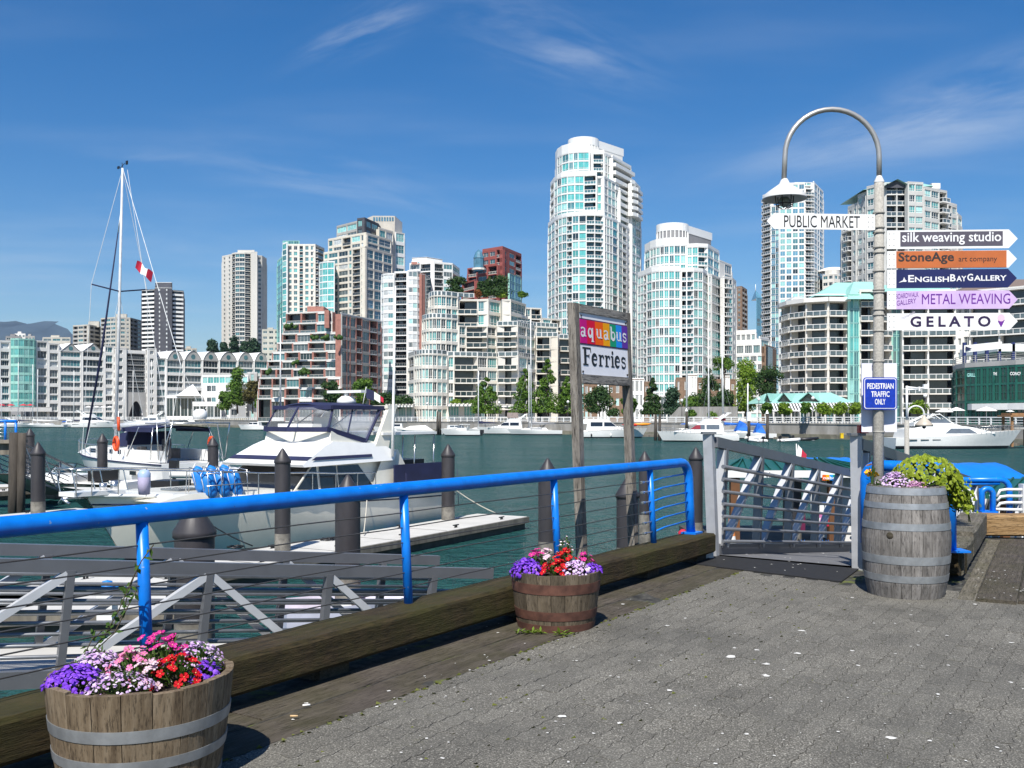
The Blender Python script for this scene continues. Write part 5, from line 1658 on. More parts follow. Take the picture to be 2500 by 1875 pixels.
# brown kiosk and yellow box at right edge
bt = thing('kiosk', 'open brown timber kiosk on the float at right edge', 'kiosk', (gx(2490, 112), 112, WATER))
mb = MB()
for x in (-.9, 1.6):
    for y in (0, 2):
        mb.box(x - .12, x + .12, y - .12, y + .12, .2, 3.6)
part('post', mb, pmat('brown_timber', (.26, .14, .06), .8, var=.2), bt)
part('roof', MB().box(-1.3, 2.6, -.5, 2.6, 3.6, 3.8).box(-1.0, 2.4, -.2, 2.3, 3.8, 4.05), pmat('brown_timber', (.26, .14, .06), .8), bt)
part('panel', MB().box(-.9, 1.6, .4, .5, 2.2, 2.5), greyc, bt)
for (px, py, Y, lab) in ((2458, 1072, 113, 'yellow bollard box on the float beside the kiosk'), (2055, 1064, 150, 'small yellow box at the foot of the sea wall')):
    solo('yellow_box', MB().box(-.22, .22, -.2, .2, 0, .7).box(-.27, .27, -.25, .25, .7, .78), pmat('yellow_paint', (.75, .5, .01), .5), lab, 'box', None, (gx(px, Y), Y, gz(py + 6, Y)))
# ------------------------------------------------------------------ near marina: floats, piles, gangways, boats
E1 = Vector((.552, .834)).normalized()             # direction of the blue railing
N1 = Vector((E1.y, -E1.x))                         # towards the paving
fl_top = pmat('float_concrete', (.50, .49, .46), .85, scale=1.2, var=.08, bump=.1)
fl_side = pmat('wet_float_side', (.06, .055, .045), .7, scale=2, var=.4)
galv = pmat('galvanised_steel', (.21, .22, .235), .36, metal=.5, var=.12, scale=5)
alu2 = pmat('gangway_aluminium', (.17, .175, .19), .36, metal=.45, var=.08, scale=3)  # aluminium darkened in colour to stand for the shaded sides
alu3 = pmat('sunlit_brace_aluminium', (.52, .53, .55), .42, metal=.2, var=.06, scale=3)  # same aluminium, colour lightened to stand for sun on the braces
cleat_m = MB().box(-.14, .14, -.02, .02, .06, .09).box(-.05, -.02, -.02, .02, 0, .06).box(.02, .05, -.02, .02, 0, .06).mesh('cleat', [blackp])
def finger(A, B, w, lab, ncl=0, top=FLOAT, seam=2.4):
    """float from plan point A to B; w metres wide to the left of A-B"""
    L = (B - A).length
    e = (B - A) / L
    t = thing('floating_dock', lab, 'dock', (A.x, A.y, top), atan2(e.y, e.x))
    mb = MB().box(0, L, 0, w, -.09, 0)
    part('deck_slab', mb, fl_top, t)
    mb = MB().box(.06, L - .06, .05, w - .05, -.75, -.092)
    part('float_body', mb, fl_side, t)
    mb = MB()
    mb.box(-.01, L + .01, -.05, 0, -.2, -.012)
    mb.box(-.01, L + .01, w, w + .05, -.2, -.012)
    mb.box(L, L + .05, -.05, w + .05, -.2, -.012)
    part('rub_rail', mb, oldwood, t)
    k = int(L / seam)
    mb = MB()
    for i in range(1, k):
        mb.box(i * seam - .012, i * seam + .012, .02, w - .02, .001, .004)
    if k > 1:
        part('joint', mb, fl_side, t)
    for i in range(ncl):
        link('cleat', cleat_m, t, (L - 1.2 - i * 2.6, .25, .002))
        link('cleat', cleat_m, t, (L - 2.0 - i * 2.6, w - .25, .002))
    return t
D1 = Vector((.499, .867)).normalized()
tip = Vector((.49, 31.6))
f1 = finger(tip - D1 * 19, tip, 1.9, 'pale grey floating dock finger alongside the large white cruiser', 6)
f2 = finger(Vector((-20.5, 22.2)), Vector((-13.7, 33.6)), 1.9, 'pale grey floating dock finger at left, tip under the cruiser bow', 3)
f3 = finger(Vector((-16, 14.0)), Vector((-5.7, 16.6)), 2.6, 'wide pale float under the sloping gangway at lower left', 2)
finger(Vector((-24.5, 38)), Vector((-21.2, 43.5)), 1.6, 'small grey float beside the dark speedboat bow at left edge', 1)
finger(Vector((-26, 44)), Vector((-9, 50)), 2.0, 'pale float behind the speedboat, below the sailing yacht', 2)
pilem = pmat('dark_pile_sleeve', (.036, .033, .036), .5, scale=2.5, stretch=(1, 1, .4), var=.25)
pilew = pmat('pile_waterline_scum', (.16, .15, .13), .8, scale=6, var=.35)
def pile(px, tip_y, Y, wpx, lab, base=WATER - .6):
    d = wpx / F * Y
    t = thing('mooring_pile', lab, 'pile', (gx(px, Y), Y, 0), group='dark capped mooring piles')
    zt = gz(tip_y, Y)
    r = d / 2
    hc = d * .82
    mb = MB().lathe([(r, base), (r, FLOAT + .55), (r, zt - hc)], 20)
    part('sleeve', mb, pilem, t)
    mb = MB().lathe([(r, zt - hc - d * .16), (r * 1.09, zt - hc - d * .14), (r * 1.09, zt - hc + d * .02), (r * .25, zt - d * .12), (r * .1, zt - .01), (.001, zt)], 20)
    part('cap', mb, pilem, t)
    part('waterline_band', MB().lathe([(r * 1.012, base), (r * 1.012, FLOAT + .42)], 20), pilew, t)
for a in ((475, 1220, 13.4, 95, 'thickest dark pile, its cap just under the blue rail at left'),
          (690, 1094, 23.5, 38, 'dark pile standing on the dock in front of the cruiser windshield'),
          (849, 1158, 17.2, 62, 'thick dark pile crossing the blue rail in front of the cruiser side'),
          (1094, 1084, 30.6, 32, 'dark pile at the cruiser stern, on the dock'),
          (93, 1079, 32.4, 33, 'tall dark pile on the left dock before the wooden pier'),
          (250, 1058, 45, 24, 'dark pile in front of the sailing yacht bow'),
          (520, 1066, 46, 25, 'dark pile between the sailing yacht and the cruiser'),
          (73, 1045, 48, 21, 'dark pile half hidden behind the wooden pier at left'),
          (1337, 1118, 22, 46, 'dark pile behind the second rail post, left of the ferry sign'),
          (1574, 1101, 28, 29, 'dark pile just right of the right ferry sign post'),
          (1532, 1163, 21, 54, 'short dark pile between the ferry sign posts'),
          (1699, 1091, 26, 33, 'dark pile at the end of the blue railing'),
          (1934, 1122, 25, 44, 'dark pile seen through the gangway rails')):
    pile(a[0], a[1], a[2], a[3], a[4])
# --- gangways: two trusses and a deck
def gangway(A, d, L, wid, za, slope, lab, step, hgt=1.25, nrail=6, name='gangway', chord=.1, t0=.27, first_rail=.93, flip=1, web=.09, deck_m=None, turn=99):
    """A: plan start of the near truss, d: plan direction, other truss wid metres to the left"""
    t = thing(name, lab, 'gangway', (A.x, A.y, 0))
    lf = Vector((-d.y, d.x)) * wid
    def P(u, h, s):
        q = A + d * (u + slope * (h - hgt)) + (lf if s else Vector((0, 0)))
        return (q.x, q.y, za - slope * u + h)
    for s in (0, 1):
        part('top_chord', MB().bar(P(0, hgt, s), P(L, hgt, s), chord * .8, chord * 1.15), alu2, t, True)
        part('bottom_chord', MB().bar(P(0, 0, s), P(L, 0, s), chord * .8, chord * 1.5), alu2, t, True)
        u = t0
        prev = None
        while u < L + .01:
            part('post', MB().bar(P(u, .02, s), P(u, hgt - .04, s), web, web * .7, up=(d.x, d.y, 0)), alu2, t, True)
            if prev is not None:
                a, b = (P(prev + .06, .06, s), P(u - .03, hgt - .08, s)) if flip * (1 if u < turn else -1) > 0 else (P(u - .06, .06, s), P(prev + .03, hgt - .08, s))
                part('brace', MB().bar(a, b, web * .85, web * .75, up=(0, 0, 1)), alu3, t, True)
            prev = u
            u += step
        off = (.09 if s == 0 else -.09)
        for k in range(nrail):
            h = first_rail - k * (first_rail - .2) / (nrail - 1)
            qa, qb = Vector(P(.05, h, s)), Vector(P(L - .05, h, s))
            o = Vector((-d.y, d.x, 0)) * off
            part('hand_rail' if k == 0 else 'guard_rail', MB().tube([qa + o, qb + o], .03 if k == 0 else .021, 8), galv, t, True)
    mb = MB()
    n = int(L / .3)
    a0, a1 = P(0, .04, 0), P(L, .04, 0)
    b0, b1 = P(0, .04, 1), P(L, .04, 1)
    mb.add([a0, a1, b1, b0] + [(x, y, z - .05) for (x, y, z) in (a0, a1, b1, b0)], [(0, 1, 2, 3), (7, 6, 5, 4), (0, 4, 5, 1), (2, 6, 7, 3)])
    part('walkway', mb, deck_m or fl_top, t, True)
    return t
gA = Vector((2.26, 10.95))
# right gangway: near truss starts at the left gate post, far truss at the right one
def gangway2(A, Bp, d, L, za, slope, lab, step, hgt, nrail, t0, deck_m, web=.1, first=1.0):
    t = thing('gangway', lab, 'gangway', (A.x, A.y, 0))
    for (O, s) in ((A, 1), (Bp, -1)):
        def P(u, h):
            q = O + d * (u + slope * (h - hgt) * (u > .2))
            return (q.x, q.y, za - slope * u + h)
        part('top_chord', MB().bar(P(-.02, hgt), P(L, hgt), .09, .115), alu2, t, True)
        part('bottom_chord', MB().bar(P(.06, .04), P(L, .04), .08, .2), alu2, t, True)
        u, prev = t0, .0
        k = 0
        while u < L:
            part('post', MB().bar(P(u, .1), P(u, hgt - .05), web, web * .6, up=(d.x, d.y, 0)), alu2, t, True)
            part('brace', MB().bar(P(max(.1, u - step + .12), .12), P(u - .06, hgt - .07), web * .9, web * .55, up=(0, 0, 1)), alu3, t, True)
            u += step
            k += 1
        for k in range(nrail):
            h = first - k * (first - .17) / (nrail - 1)
            qa, qb = Vector(P(.03, h)), Vector(P(L - .1, h))
            o = Vector((N1.x, N1.y, 0)) * (.085 * s)
            part('hand_rail' if k == 0 else 'guard_rail', MB().tube([qa + o, qb + o], .024 if k == 0 else .02, 8), galv, t, True)
    mb = MB()
    q = []
    for (O, u) in ((A, .0), (A, L), (Bp, L), (Bp, 0)):
        p = O + d * u
        q.append((p.x, p.y, za - slope * u + .02))
    mb.add(q + [(x, y, z - .06) for (x, y, z) in q], [(0, 3, 2, 1), (4, 5, 6, 7), (0, 1, 5, 4), (2, 3, 7, 6)])
    part('walkway', mb, deck_m, t, True)
    return t
dk_rub = pmat('black_rubber_mat', (.010, .010, .011), .85, scale=20, var=.3, bump=.15, bdist=.003)
gB = Vector((3.55, 10.05))
g1 = gangway2(gA, gB, E1, 15.5, .0, .108, 'aluminium gangway with horizontal rails sloping down to the floats, right of the ferry sign', 1.2, 1.27, 7, .27, pmat('worn_walkway', (.13, .13, .135), .8, scale=4))
for (O, nm) in ((gA, 'left'), (gB, 'right')):
    b = O - E1 * .04
    lean = Vector((-.055, 0, 0)) if nm == 'left' else Vector((-.02, 0, 0))
    part('gate_post', MB().bar((b.x, b.y, -.02), (b.x + lean.x, b.y, 1.36), .105, .085, up=(E1.x, E1.y, 0)), pmat('bright_gate_post', (.42, .43, .445), .4, metal=.3, var=.1, scale=6), g1, True)
    part('post_cap', MB().box(b.x + lean.x - .075, b.x + lean.x + .075, b.y - .07, b.y + .07, 1.36, 1.385), galv, g1, True)
part('lamp_lens', MB().box(gB.x - .03, gB.x + .06, gB.y - .1, gB.y - .02, 1.386, 1.47), pmat('red_marker', (.5, .01, .01), .4), g1, True)
part('post_foot', MB().box(gA.x - .2, gA.x - .06, gA.y - .22, gA.y - .16, .0, .19), gel, g1, True)
# lower-left gangway
gC = Vector((-5.05, 9.7)) - Vector((.832, .555)) * 3.0
g2 = gangway(gC, Vector((.832, .555)), 8.75, 1.42, .1 + .3 - 1.13, .103, 'big aluminium truss gangway crossing behind the blue railing at lower left', 1.41, hgt=1.13, nrail=7, chord=.115, t0=.83, web=.11, first_rail=.88, flip=1, turn=5.2)
# left wooden pier with its own blue railing and a small gangway
bluep = pmat('bright_blue_paint', (.002, .165, .64), .34, var=.14, scale=7, spec=.5)
t = bluep.node_tree
b = t.nodes['Principled BSDF']
co = N(t, 'ShaderNodeTexCoord')
for (sc_, th, colr, am) in ((38, .70, (.25, .33, .42, 1), .9), (2.2, .60, (.004, .07, .26, 1), .55), (60, .735, (.10, .045, .02, 1), .9)):
    nz = N(t, 'ShaderNodeTexNoise')
    nz.inputs['Scale'].default_value = sc_
    nz.inputs['Detail'].default_value = 5
    LK(t, co.outputs['Object'], nz.inputs['Vector'])
    mr = N(t, 'ShaderNodeMapRange')
    mr.inputs['From Min'].default_value = th
    mr.inputs['From Max'].default_value = th + (.02 if sc_ > 10 else .2)
    mr.inputs['To Max'].default_value = am
    LK(t, nz.outputs['Fac'], mr.inputs['Value'])
    mx = N(t, 'ShaderNodeMix', data_type='RGBA')
    LK(t, mr.outputs[0], mx.inputs['Factor'])
    LK(t, b.inputs['Base Color'].links[0].from_socket, mx.inputs['A'])
    mx.inputs['B'].default_value = colr
    LK(t, mx.outputs['Result'], b.inputs['Base Color'])
lp = thing('wooden_pier', 'dark timber pier with a blue railing at the left edge', 'pier', (gx(20, 38), 38, 0))
part('beam', MB().box(-19.5, gx(34, 37.6), 37.4, 37.9, gz(1110, 37.5), gz(1082, 37.5)), oldwood, lp, True)
part('deck', MB().box(-26, gx(58, 38), 37.2, 38.3, gz(1082, 37.5), gz(1074, 37.5)), oldwood, lp, True)
for (px, top, w) in ((35, 1056, 23), (54, 1057, 19)):
    r = w / 2 / F * 37
    part('support_pile', MB().tube([(gx(px - 4, 37), 37, WATER - 1), (gx(px, 37), 37, gz(top, 37))], [r * 1.05, r], 10), pile_w, lp, True)
for (px) in (-30, 13, 39):
    part('railing_post', MB().tube([(gx(px, 37.6), 37.6, gz(1082, 37.5)), (gx(px, 37.6), 37.6, gz(1028, 37.6))], .05, 8), bluep, lp, True)
part('top_rail', MB().tube([(gx(-60, 37.6), 37.6, gz(1027, 37.6)), (gx(42, 37.6), 37.6, gz(1029, 37.6))], .06, 8), bluep, lp, True)
for k in range(4):
    part('railing_cable', MB().tube([(gx(-60, 37.6), 37.6, gz(1038 + 9 * k, 37.6)), (gx(39, 37.6), 37.6, gz(1038 + 9 * k, 37.6))], .01, 4), steel, lp, True)
gangway(Vector((gx(58, 38), 38)), Vector((.0, 1.0)), 4.3, 1.3, -.66, .26, 'small pale aluminium gangway sloping down from the wooden pier at left', 1.5, hgt=1.15, nrail=5, chord=.07, t0=.1, web=.06, flip=-1)
# ---------------------------------------------------------------- large cruiser
ax = Vector((-.54, -.842)).normalized()
pt = Vector((.842, -.54)).normalized()
S0 = Vector((-1.75, 32.35)) - pt * 1.95
CL = 12.3
cr_ = thing('motor_cruiser', 'large white motor cruiser with blue-edged clear flybridge canopy at the dock', 'boat', (S0.x, S0.y, WATER), atan2(ax.y, ax.x))
mb, rows = hull(CL, 4.0, 1.25, 1.8, bowx=1.3, n=18, boot=.16, full=.5)
hullm = pmat('cream_hull_gelcoat', (.82, .78, .67), .2, var=.03, spec=.6)
link('hull', mb.mesh('hull', [hullm, bootm, gel]), cr_)
# rubbing strake and bulwark
mb = MB()
for s in (1, -1):
    pts = []
    for r in rows:
        p = r[0] if s > 0 else r[-1]
        pts.append((p[0], p[1] + s * .01, p[2] - .04))
    mb.tube(pts, .05, 6)
part('rubbing_strake', mb, gel, cr_)
mb = MB()
for s in (1, -1):
    pts = []
    for r in rows:
        a, b = (r[0], r[1]) if s > 0 else (r[-1], r[-2])
        pts.append((lerp(a[0], b[0], .3), lerp(a[1], b[1], .3) + s * .012, lerp(a[2], b[2], .3)))
    mb.tube(pts, .018, 4)
part('hull_stripe', mb, navyc, cr_)
# bow pulpit platform
mb = MB()
mb.box(11.4, 12.75, -.30, .30, 1.76, 1.86)
part('bow_platform', mb, gel, cr_)
# deckhouse
W_ = 1.5
mb = MB()
house(mb, [(6.8, 1.3), (11.3, 1.58), (10.4, 1.72), (8.2, 1.70), (6.9, 1.62)], 1.5, .35)          # trunk cabin
house(mb, [(3.3, 1.25), (7.05, 1.45), (6.95, 1.6), (6.15, 2.28), (3.1, 2.28)], W_, .14)                           # saloon
part('cabin', mb, gelc, cr_)
mb = MB()
zb = 1.25
for q in ([(6.88, 1.62), (6.2, 2.22), (6.05, 2.22), (6.05, 1.56)], [(5.95, 1.56), (5.95, 2.2), (5.25, 2.2), (5.25, 1.56)], [(5.19, 1.56), (5.19, 2.2), (4.3, 2.2), (3.75, 1.56)]):
    for sd in (1, -1):
        mb = MB()
        sidepoly(mb, q, W_, .14, zb, side=sd)
        part('side_window', mb, wdark, cr_)
mb = MB()
mb.add([(6.99, -1.42, 1.6), (6.99, 1.42, 1.6), (6.2, 1.32, 2.26), (6.2, -1.32, 2.26)], [(0, 1, 2, 3)])
part('windshield', mb, wdark, cr_)
# flybridge with sloped visor
mb = MB()
house(mb, [(2.9, 2.28), (6.75, 2.22), (6.8, 2.29), (5.75, 2.78), (5.4, 2.9), (3.3, 2.8), (2.7, 2.5)], 1.62, .3)
part('flybridge', mb, gel, cr_)
mb = MB()
for s in (1, -1):
    mb.add([(6.45, s * 1.598, 2.40), (3.9, s * 1.598, 2.42), (3.9, s * 1.575, 2.50), (6.25, s * 1.575, 2.49)], [(0, 1, 2, 3)])
mb.add([(6.60, -1.57, 2.40), (6.60, 1.57, 2.40), (6.38, 1.55, 2.50), (6.38, -1.55, 2.50)], [(0, 1, 2, 3)])
part('blue_band', mb, navyc, cr_)
mb = MB(); house(mb, [(3.5, 2.8), (5.42, 2.9), (5.35, 3.2), (4.0, 2.95), (3.5, 2.85)], 1.34, .1); part('coaming', mb, gelc, cr_)
# clear canopy
vin = bpy.data.materials.new('clear_vinyl')
vin.use_nodes = True
t = vin.node_tree
b = t.nodes['Principled BSDF']
b.inputs['Base Color'].default_value = (.75, .77, .80, 1)
b.inputs['Roughness'].default_value = .12
b.inputs['Specular IOR Level'].default_value = .9
nz = N(t, 'ShaderNodeTexNoise'); nz.inputs['Scale'].default_value = 1.6; nz.inputs['Detail'].default_value = 3
bp = N(t, 'ShaderNodeBump'); bp.inputs['Strength'].default_value = .5; bp.inputs['Distance'].default_value = .12
LK(t, nz.outputs['Fac'], bp.inputs['Height']); LK(t, bp.outputs[0], b.inputs['Normal'])
cr2 = N(t, 'ShaderNodeValToRGB'); cr2.color_ramp.elements[0].position = .42; cr2.color_ramp.elements[1].position = .62
cr2.color_ramp.elements[0].color = (.10, .10, .10, 1); cr2.color_ramp.elements[1].color = (.50, .50, .50, 1)
LK(t, nz.outputs['Fac'], cr2.inputs[0])
LK(t, cr2.outputs[0], b.inputs['Alpha'])
z0, z1 = 2.9, 3.88
def cpos(x, k, z):
    w = lerp(1.34, 1.14, (z - z0) / (z1 - z0))
    return (x, k * w, z)
mb = MB()
fb, ft, bb, bt_ = 5.45, 5.1, 3.95, 3.0
ZF, ZA = 3.24, 2.86
for k in (1, -1):
    mb.add([cpos(bb, k, ZA), cpos(fb, k, ZF), cpos(ft, k, z1), cpos(bt_, k, z1)], [(0, 1, 2, 3)])
mb.add([cpos(fb, -1, ZF), (fb + .35, 0, ZF), (ft + .25, 0, z1), cpos(ft, -1, z1)], [(0, 1, 2, 3)])
mb.add([(fb + .35, 0, ZF), cpos(fb, 1, ZF), cpos(ft, 1, z1), (ft + .25, 0, z1)], [(0, 1, 2, 3)])
part('clear_panel', mb, vin, cr_)
mb = MB()
rowsb = []
for i in range(9):
    x = lerp(bt_ - .15, ft + .12, i / 8)
    rowsb.append([(x, 1.2 * kk, z1 + .03 + .13 * (1 - kk * kk) - (.06 if i in (0, 8) else 0)) for kk in (-1, -.6, -.2, .2, .6, 1)])
mb.grid(rowsb)
mb.grid([[(x, y, z - .06) for (x, y, z) in r] for r in rowsb], flip=True)
for k in (1, -1):
    mb.bar((bt_ - .15, k * 1.2, z1), (ft + .1, k * 1.2, z1), .04, .12)
mb.bar((ft + .12, -1.2, z1), (ft + .12, 1.2, z1), .04, .12)
part('canopy_roof', mb, navyc, cr_)
mb = MB()
for k in (1, -1):
    mb.bar(cpos(bb - .05, k, ZA + .02), cpos(fb + .05, k, ZF + .02), .05, .14)
    mb.bar(cpos(bb, k, ZA), cpos(bt_, k, z1), .12, .05)
    mb.bar(cpos(fb, k, ZF), cpos(ft, k, z1), .06, .03)
    for x in (4.7,):
        mb.bar(cpos(x, k, 3.05), cpos(x - .45, k, z1), .04, .03)
mb.bar(cpos(fb + .02, -1, ZF), (fb + .37, 0, ZF), .05, .14); mb.bar((fb + .37, 0, ZF), cpos(fb + .02, 1, ZF), .05, .14)
mb.bar((fb + .36, 0, ZF), (ft + .26, 0, z1), .05, .04)
part('canopy_trim', mb, navyc, cr_)
mb = MB()
for k in (.8, -.8):
    mb.tube([(4.0, k, 2.9), (4.9, k, z1)], .022, 4); mb.tube([(5.2, k, 3.1), (3.6, k, z1)], .022, 4)
part('canopy_frame', mb, steel, cr_)
mb = MB()
mb.box(4.9, 5.3, -.9, .5, 2.9, 3.4); mb.box(4.2, 4.6, -.5, .4, 2.85, 3.3); mb.box(4.1, 4.22, -.5, .4, 3.3, 3.6)
part('helm_seat', mb, gel, cr_)
# radar arch, dome, antennas
mb = MB()
for k in (1, -1):
    mb.add([(3.1, k * 1.5, 2.45), (3.8, k * 1.5, 2.45), (2.85, k * 1.35, 3.86), (2.5, k * 1.35, 3.86)] + [(3.1, k * 1.38, 2.45), (3.8, k * 1.38, 2.45), (2.85, k * 1.23, 3.86), (2.5, k * 1.23, 3.86)],
           [(0, 1, 2, 3), (7, 6, 5, 4), (0, 4, 5, 1), (1, 5, 6, 2), (2, 6, 7, 3), (3, 7, 4, 0)])
mb.box(2.45, 2.9, -1.35, 1.35, 3.86, 3.96)
part('radar_arch', mb, gelc, cr_)
mb = MB().lathe([(.18, 3.98), (.3, 4.03), (.28, 4.14), (.15, 4.24), (.01, 4.26)], 14, 3.5, .2)
mb.box(3.38, 3.62, -.5, .9, 4.34, 4.42); mb.tube([(3.5, .2, 4.24), (3.5, .2, 4.36)], .06, 6)
part('radar', mb, gel, cr_)
part('antenna', MB().tube([(3.0, 1.62, 2.4), (3.02, 1.66, 3.6), (2.95, 1.7, 7.6)], [.05, .045, .02], 6), gel, cr_)
part('antenna', MB().tube([(5.0, -1.1, 3.9), (5.0, -1.1, 6.6)], [.03, .015], 5), gel, cr_)
# aft cockpit: hardtop, posts, navy screens
part('aft_hardtop', MB().box(.6, 3.3, -1.5, 1.5, 3.05, 3.13), gel, cr_)
mb = MB()
for k in (1.4, -1.4):
    for x in (.7, 1.7, 2.3):
        mb.tube([(x, k, 1.3), (x - .08, k, 3.02)], .022, 5)
part('hardtop_post', mb, steel, cr_)
mb = MB()
for k in (1.72, -1.72):
    mb.box(.15, 3.05, k - .02, k + .02, 1.32, 2.14)
mb.box(.12, .16, -1.72, 1.72, 1.32, 2.05)
mb.add([(2.75, 1.5, 1.9), (3.6, 1.5, 1.9), (3.2, 1.5, 2.55), (2.9, 1.5, 2.55)], [(0, 1, 2, 3)])
part('cockpit_screen', mb, navyc, cr_)
mb = MB()
mb.box(.5, 1.6, -1.2, .9, 2.05, 2.22)
part('cockpit_table', mb, blackp, cr_)
mb = MB()
mb.add([(2.7, 1.56, 1.35), (4.0, 1.56, 1.35), (3.2, 1.50, 2.6), (2.6, 1.50, 2.6), (2.2, 1.54, 2.0)], [(0, 1, 2, 3, 4)])
part('wing_panel', mb, gelc, cr_)
mb = MB()
mb.add([(2.7, -1.56, 1.35), (4.0, -1.56, 1.35), (3.2, -1.50, 2.6), (2.6, -1.50, 2.6), (2.2, -1.54, 2.0)], [(4, 3, 2, 1, 0)])
part('wing_panel', mb, gelc, cr_)
# rails
mb = MB()
def dk(x):
    i = min(17, max(0, int(x / (CL - .3) * 18)))
    r0, r1 = rows[i], rows[min(18, i + 1)]
    q = r0[0]
    return (q[1], q[2])
for s in (1, -1):
    top, mid = [], []
    for x in (12.7, 12.3, 11.7, 11.2, 10.3, 9.4, 8.5, 7.6, 6.7, 5.8, 4.9, 4.1):
        y, z = dk(min(x, 12.0))
        if x > 12.2:
            y = .3
        y = max(y * .95, .26)
        hh = .62
        xo = .06 if x > 9 else 0
        top.append((x + xo, s * (y + (.12 if x > 9 else 0)), z + hh))
        mb.tube([(x, s * y, z), top[-1]], .016, 5, caps=False)
    mb.tube(top, .022, 6)
mb.tube([(12.76, .38, 2.4), (12.84, 0, 2.42), (12.76, -.38, 2.4)], .022, 6)
part('bow_rail', mb, steel, cr_)
mb = MB()
mb.box(9.2, 9.9, -.35, .35, 1.72, 1.77)
part('deck_hatch', mb, wgrey, cr_)
part('anchor', MB().tube([(12.85, 0, 1.72), (12.2, 0, 1.70)], .04, 6).tube([(12.8, .2, 1.6), (12.85, 0, 1.72), (12.8, -.2, 1.6)], .04, 6).tube([(11.8, 0, 1.86), (11.8, 0, 2.02)], .09, 8), steel, cr_)
part('mooring_bitt', MB().tube([(11.5, 0, 1.8), (11.5, 0, 2.06)], .09, 8).tube([(11.35, 0, 2.03), (11.65, 0, 2.03)], .04, 6), steel, cr_)
blu = pmat('blue_fender_cover', (.01, .19, .58), .5, var=.12)
for i in range(3):
    for j in range(2):
        t_ = thing('fender', ['blue fender in the bow rack, front pair', 'blue fender in the bow rack, middle pair', 'blue fender in the bow rack, rear pair'][i] + (', upper' if j else ', lower'), 'fender', group='blue fenders stowed on the cruiser bow')
        L0 = (9.75 - .42 * i, 1.15 + .0 * i, 2.05)
        P = S0 + ax * L0[0] + pt * (L0[1] + (.16 if not j else -.16))
        t_.location = (P.x, P.y, WATER + L0[2] - .16 + (.12 if j else -.0))
        t_.rotation_euler = (.25, .12, atan2(ax.y, ax.x))
        part('body', MB().lathe([(.01, -.34), (.1, -.31), (.165, -.2), (.17, .1), (.165, .22), (.1, .32), (.04, .36), (.01, .38)], 12), blu, t_)
        part('rope', MB().tube([(.17, 0, -.1), (.175, .02, .3), (0, 0, .45)], .012, 4), canv, t_)
mb = MB()
for i in range(4):
    x = 9.95 - .42 * i
    mb.tube([(x, .8, 1.65), (x, .82, 2.34), (x, 1.5, 2.24), (x, 1.55, 1.6)], .014, 4)
mb.tube([(10.0, 1.53, 1.9), (8.6, 1.53, 1.9)], .014, 4); mb.tube([(10.0, 1.5, 2.2), (8.6, 1.5, 2.2)], .014, 4)
part('fender_rack', mb, steel, cr_)
for (x, z) in ((2.9, .35), (.25, .5)):
    part('side_fender', MB().lathe([(.01, -.3), (.1, -.25), (.12, 0), (.08, .2), (.02, .3)], 8, x, 2.14), pmat('purple_blue_fender', (.05, .04, .25), .5), cr_)
    part('fender_line', MB().tube([(x, 2.12, z + .2), (x, 2.06, 1.9)], .012, 4), navyc, cr_)
rope = pmat('pale_mooring_rope', (.5, .47, .4), .9)
def line_to(name, a, b, sag, lab, m=rope, r=.016):
    a, b = Vector(a), Vector(b)
    pts = [a.lerp(b, i / 8) - Vector((0, 0, sag * (1 - (2 * i / 8 - 1) ** 2))) for i in range(9)]
    base = pts[0]
    solo('mooring_line', MB().tube([p - base for p in pts], r, 5), m, lab, 'rope', 'mooring lines', tuple(base))
P = S0 + ax * 2.3 - pt * .2
fl = thing('flag', 'small white, red and blue ensign on the cruiser stern arch', 'flag', (P.x, P.y, WATER + 3.95))
part('staff', MB().tube([(0, 0, 0), (.12, 0, .62)], .012, 5), gel, fl)
part('blue_canton', MB().grid([[(.11 + .13 * i, .04 * sin(i), .58 - .16 * j - .05 * i) for j in range(3)] for i in range(3)]), navyc, fl)
part('white_field', MB().grid([[(.37 + .1 * i, .04 * cos(i), .46 - .12 * j - .06 * i) for j in range(3)] for i in range(3)]), canv, fl)
part('red_band', MB().grid([[(.57 + .1 * i, .04 * cos(i), .33 - .08 * j - .07 * i) for j in range(3)] for i in range(2)]), pmat('flag_red', (.45, .01, .04), .7), fl)
q = S0 + ax * .1 + pt * 1.9
line_to('l', (q.x, q.y, WATER + 1.2), (-.55, 32.3, FLOAT + .05), .05, 'pale mooring line from the cruiser stern to the dock tip')
q = S0 + ax * 4.6 + pt * 2.0
line_to('l', (q.x, q.y, WATER + 1.3), (q.x + .2, q.y - 2.0, FLOAT + .05), .08, 'pale mooring line at the middle of the cruiser side')
q = S0 + ax * 10.6 + pt * 1.4
line_to('l', (q.x, q.y, WATER + 1.5), (q.x + 1.6, q.y + .3, FLOAT + .05), .1, 'dark mooring line from the cruiser bow to the dock', blackp)
# dark rope coils on dock
for i, (px, py) in enumerate(((575, 1337), (800, 1318))):
    P = ground(px, py, FLOAT + .01)
    mb = MB()
    pts = [(.22 * cos(a * .8) * (1 - a * .012), .22 * sin(a * .8) * (1 - a * .012), .012 * (a % 3) + .01) for a in range(26)]
    mb.tube(pts, .014, 4)
    solo('rope_coil', mb, blackp, ['dark rope heap on the dock left of the windshield pile', 'dark rope coil on the dock left of the thick pile'][i], 'rope', 'rope coils on the dock', tuple(P))
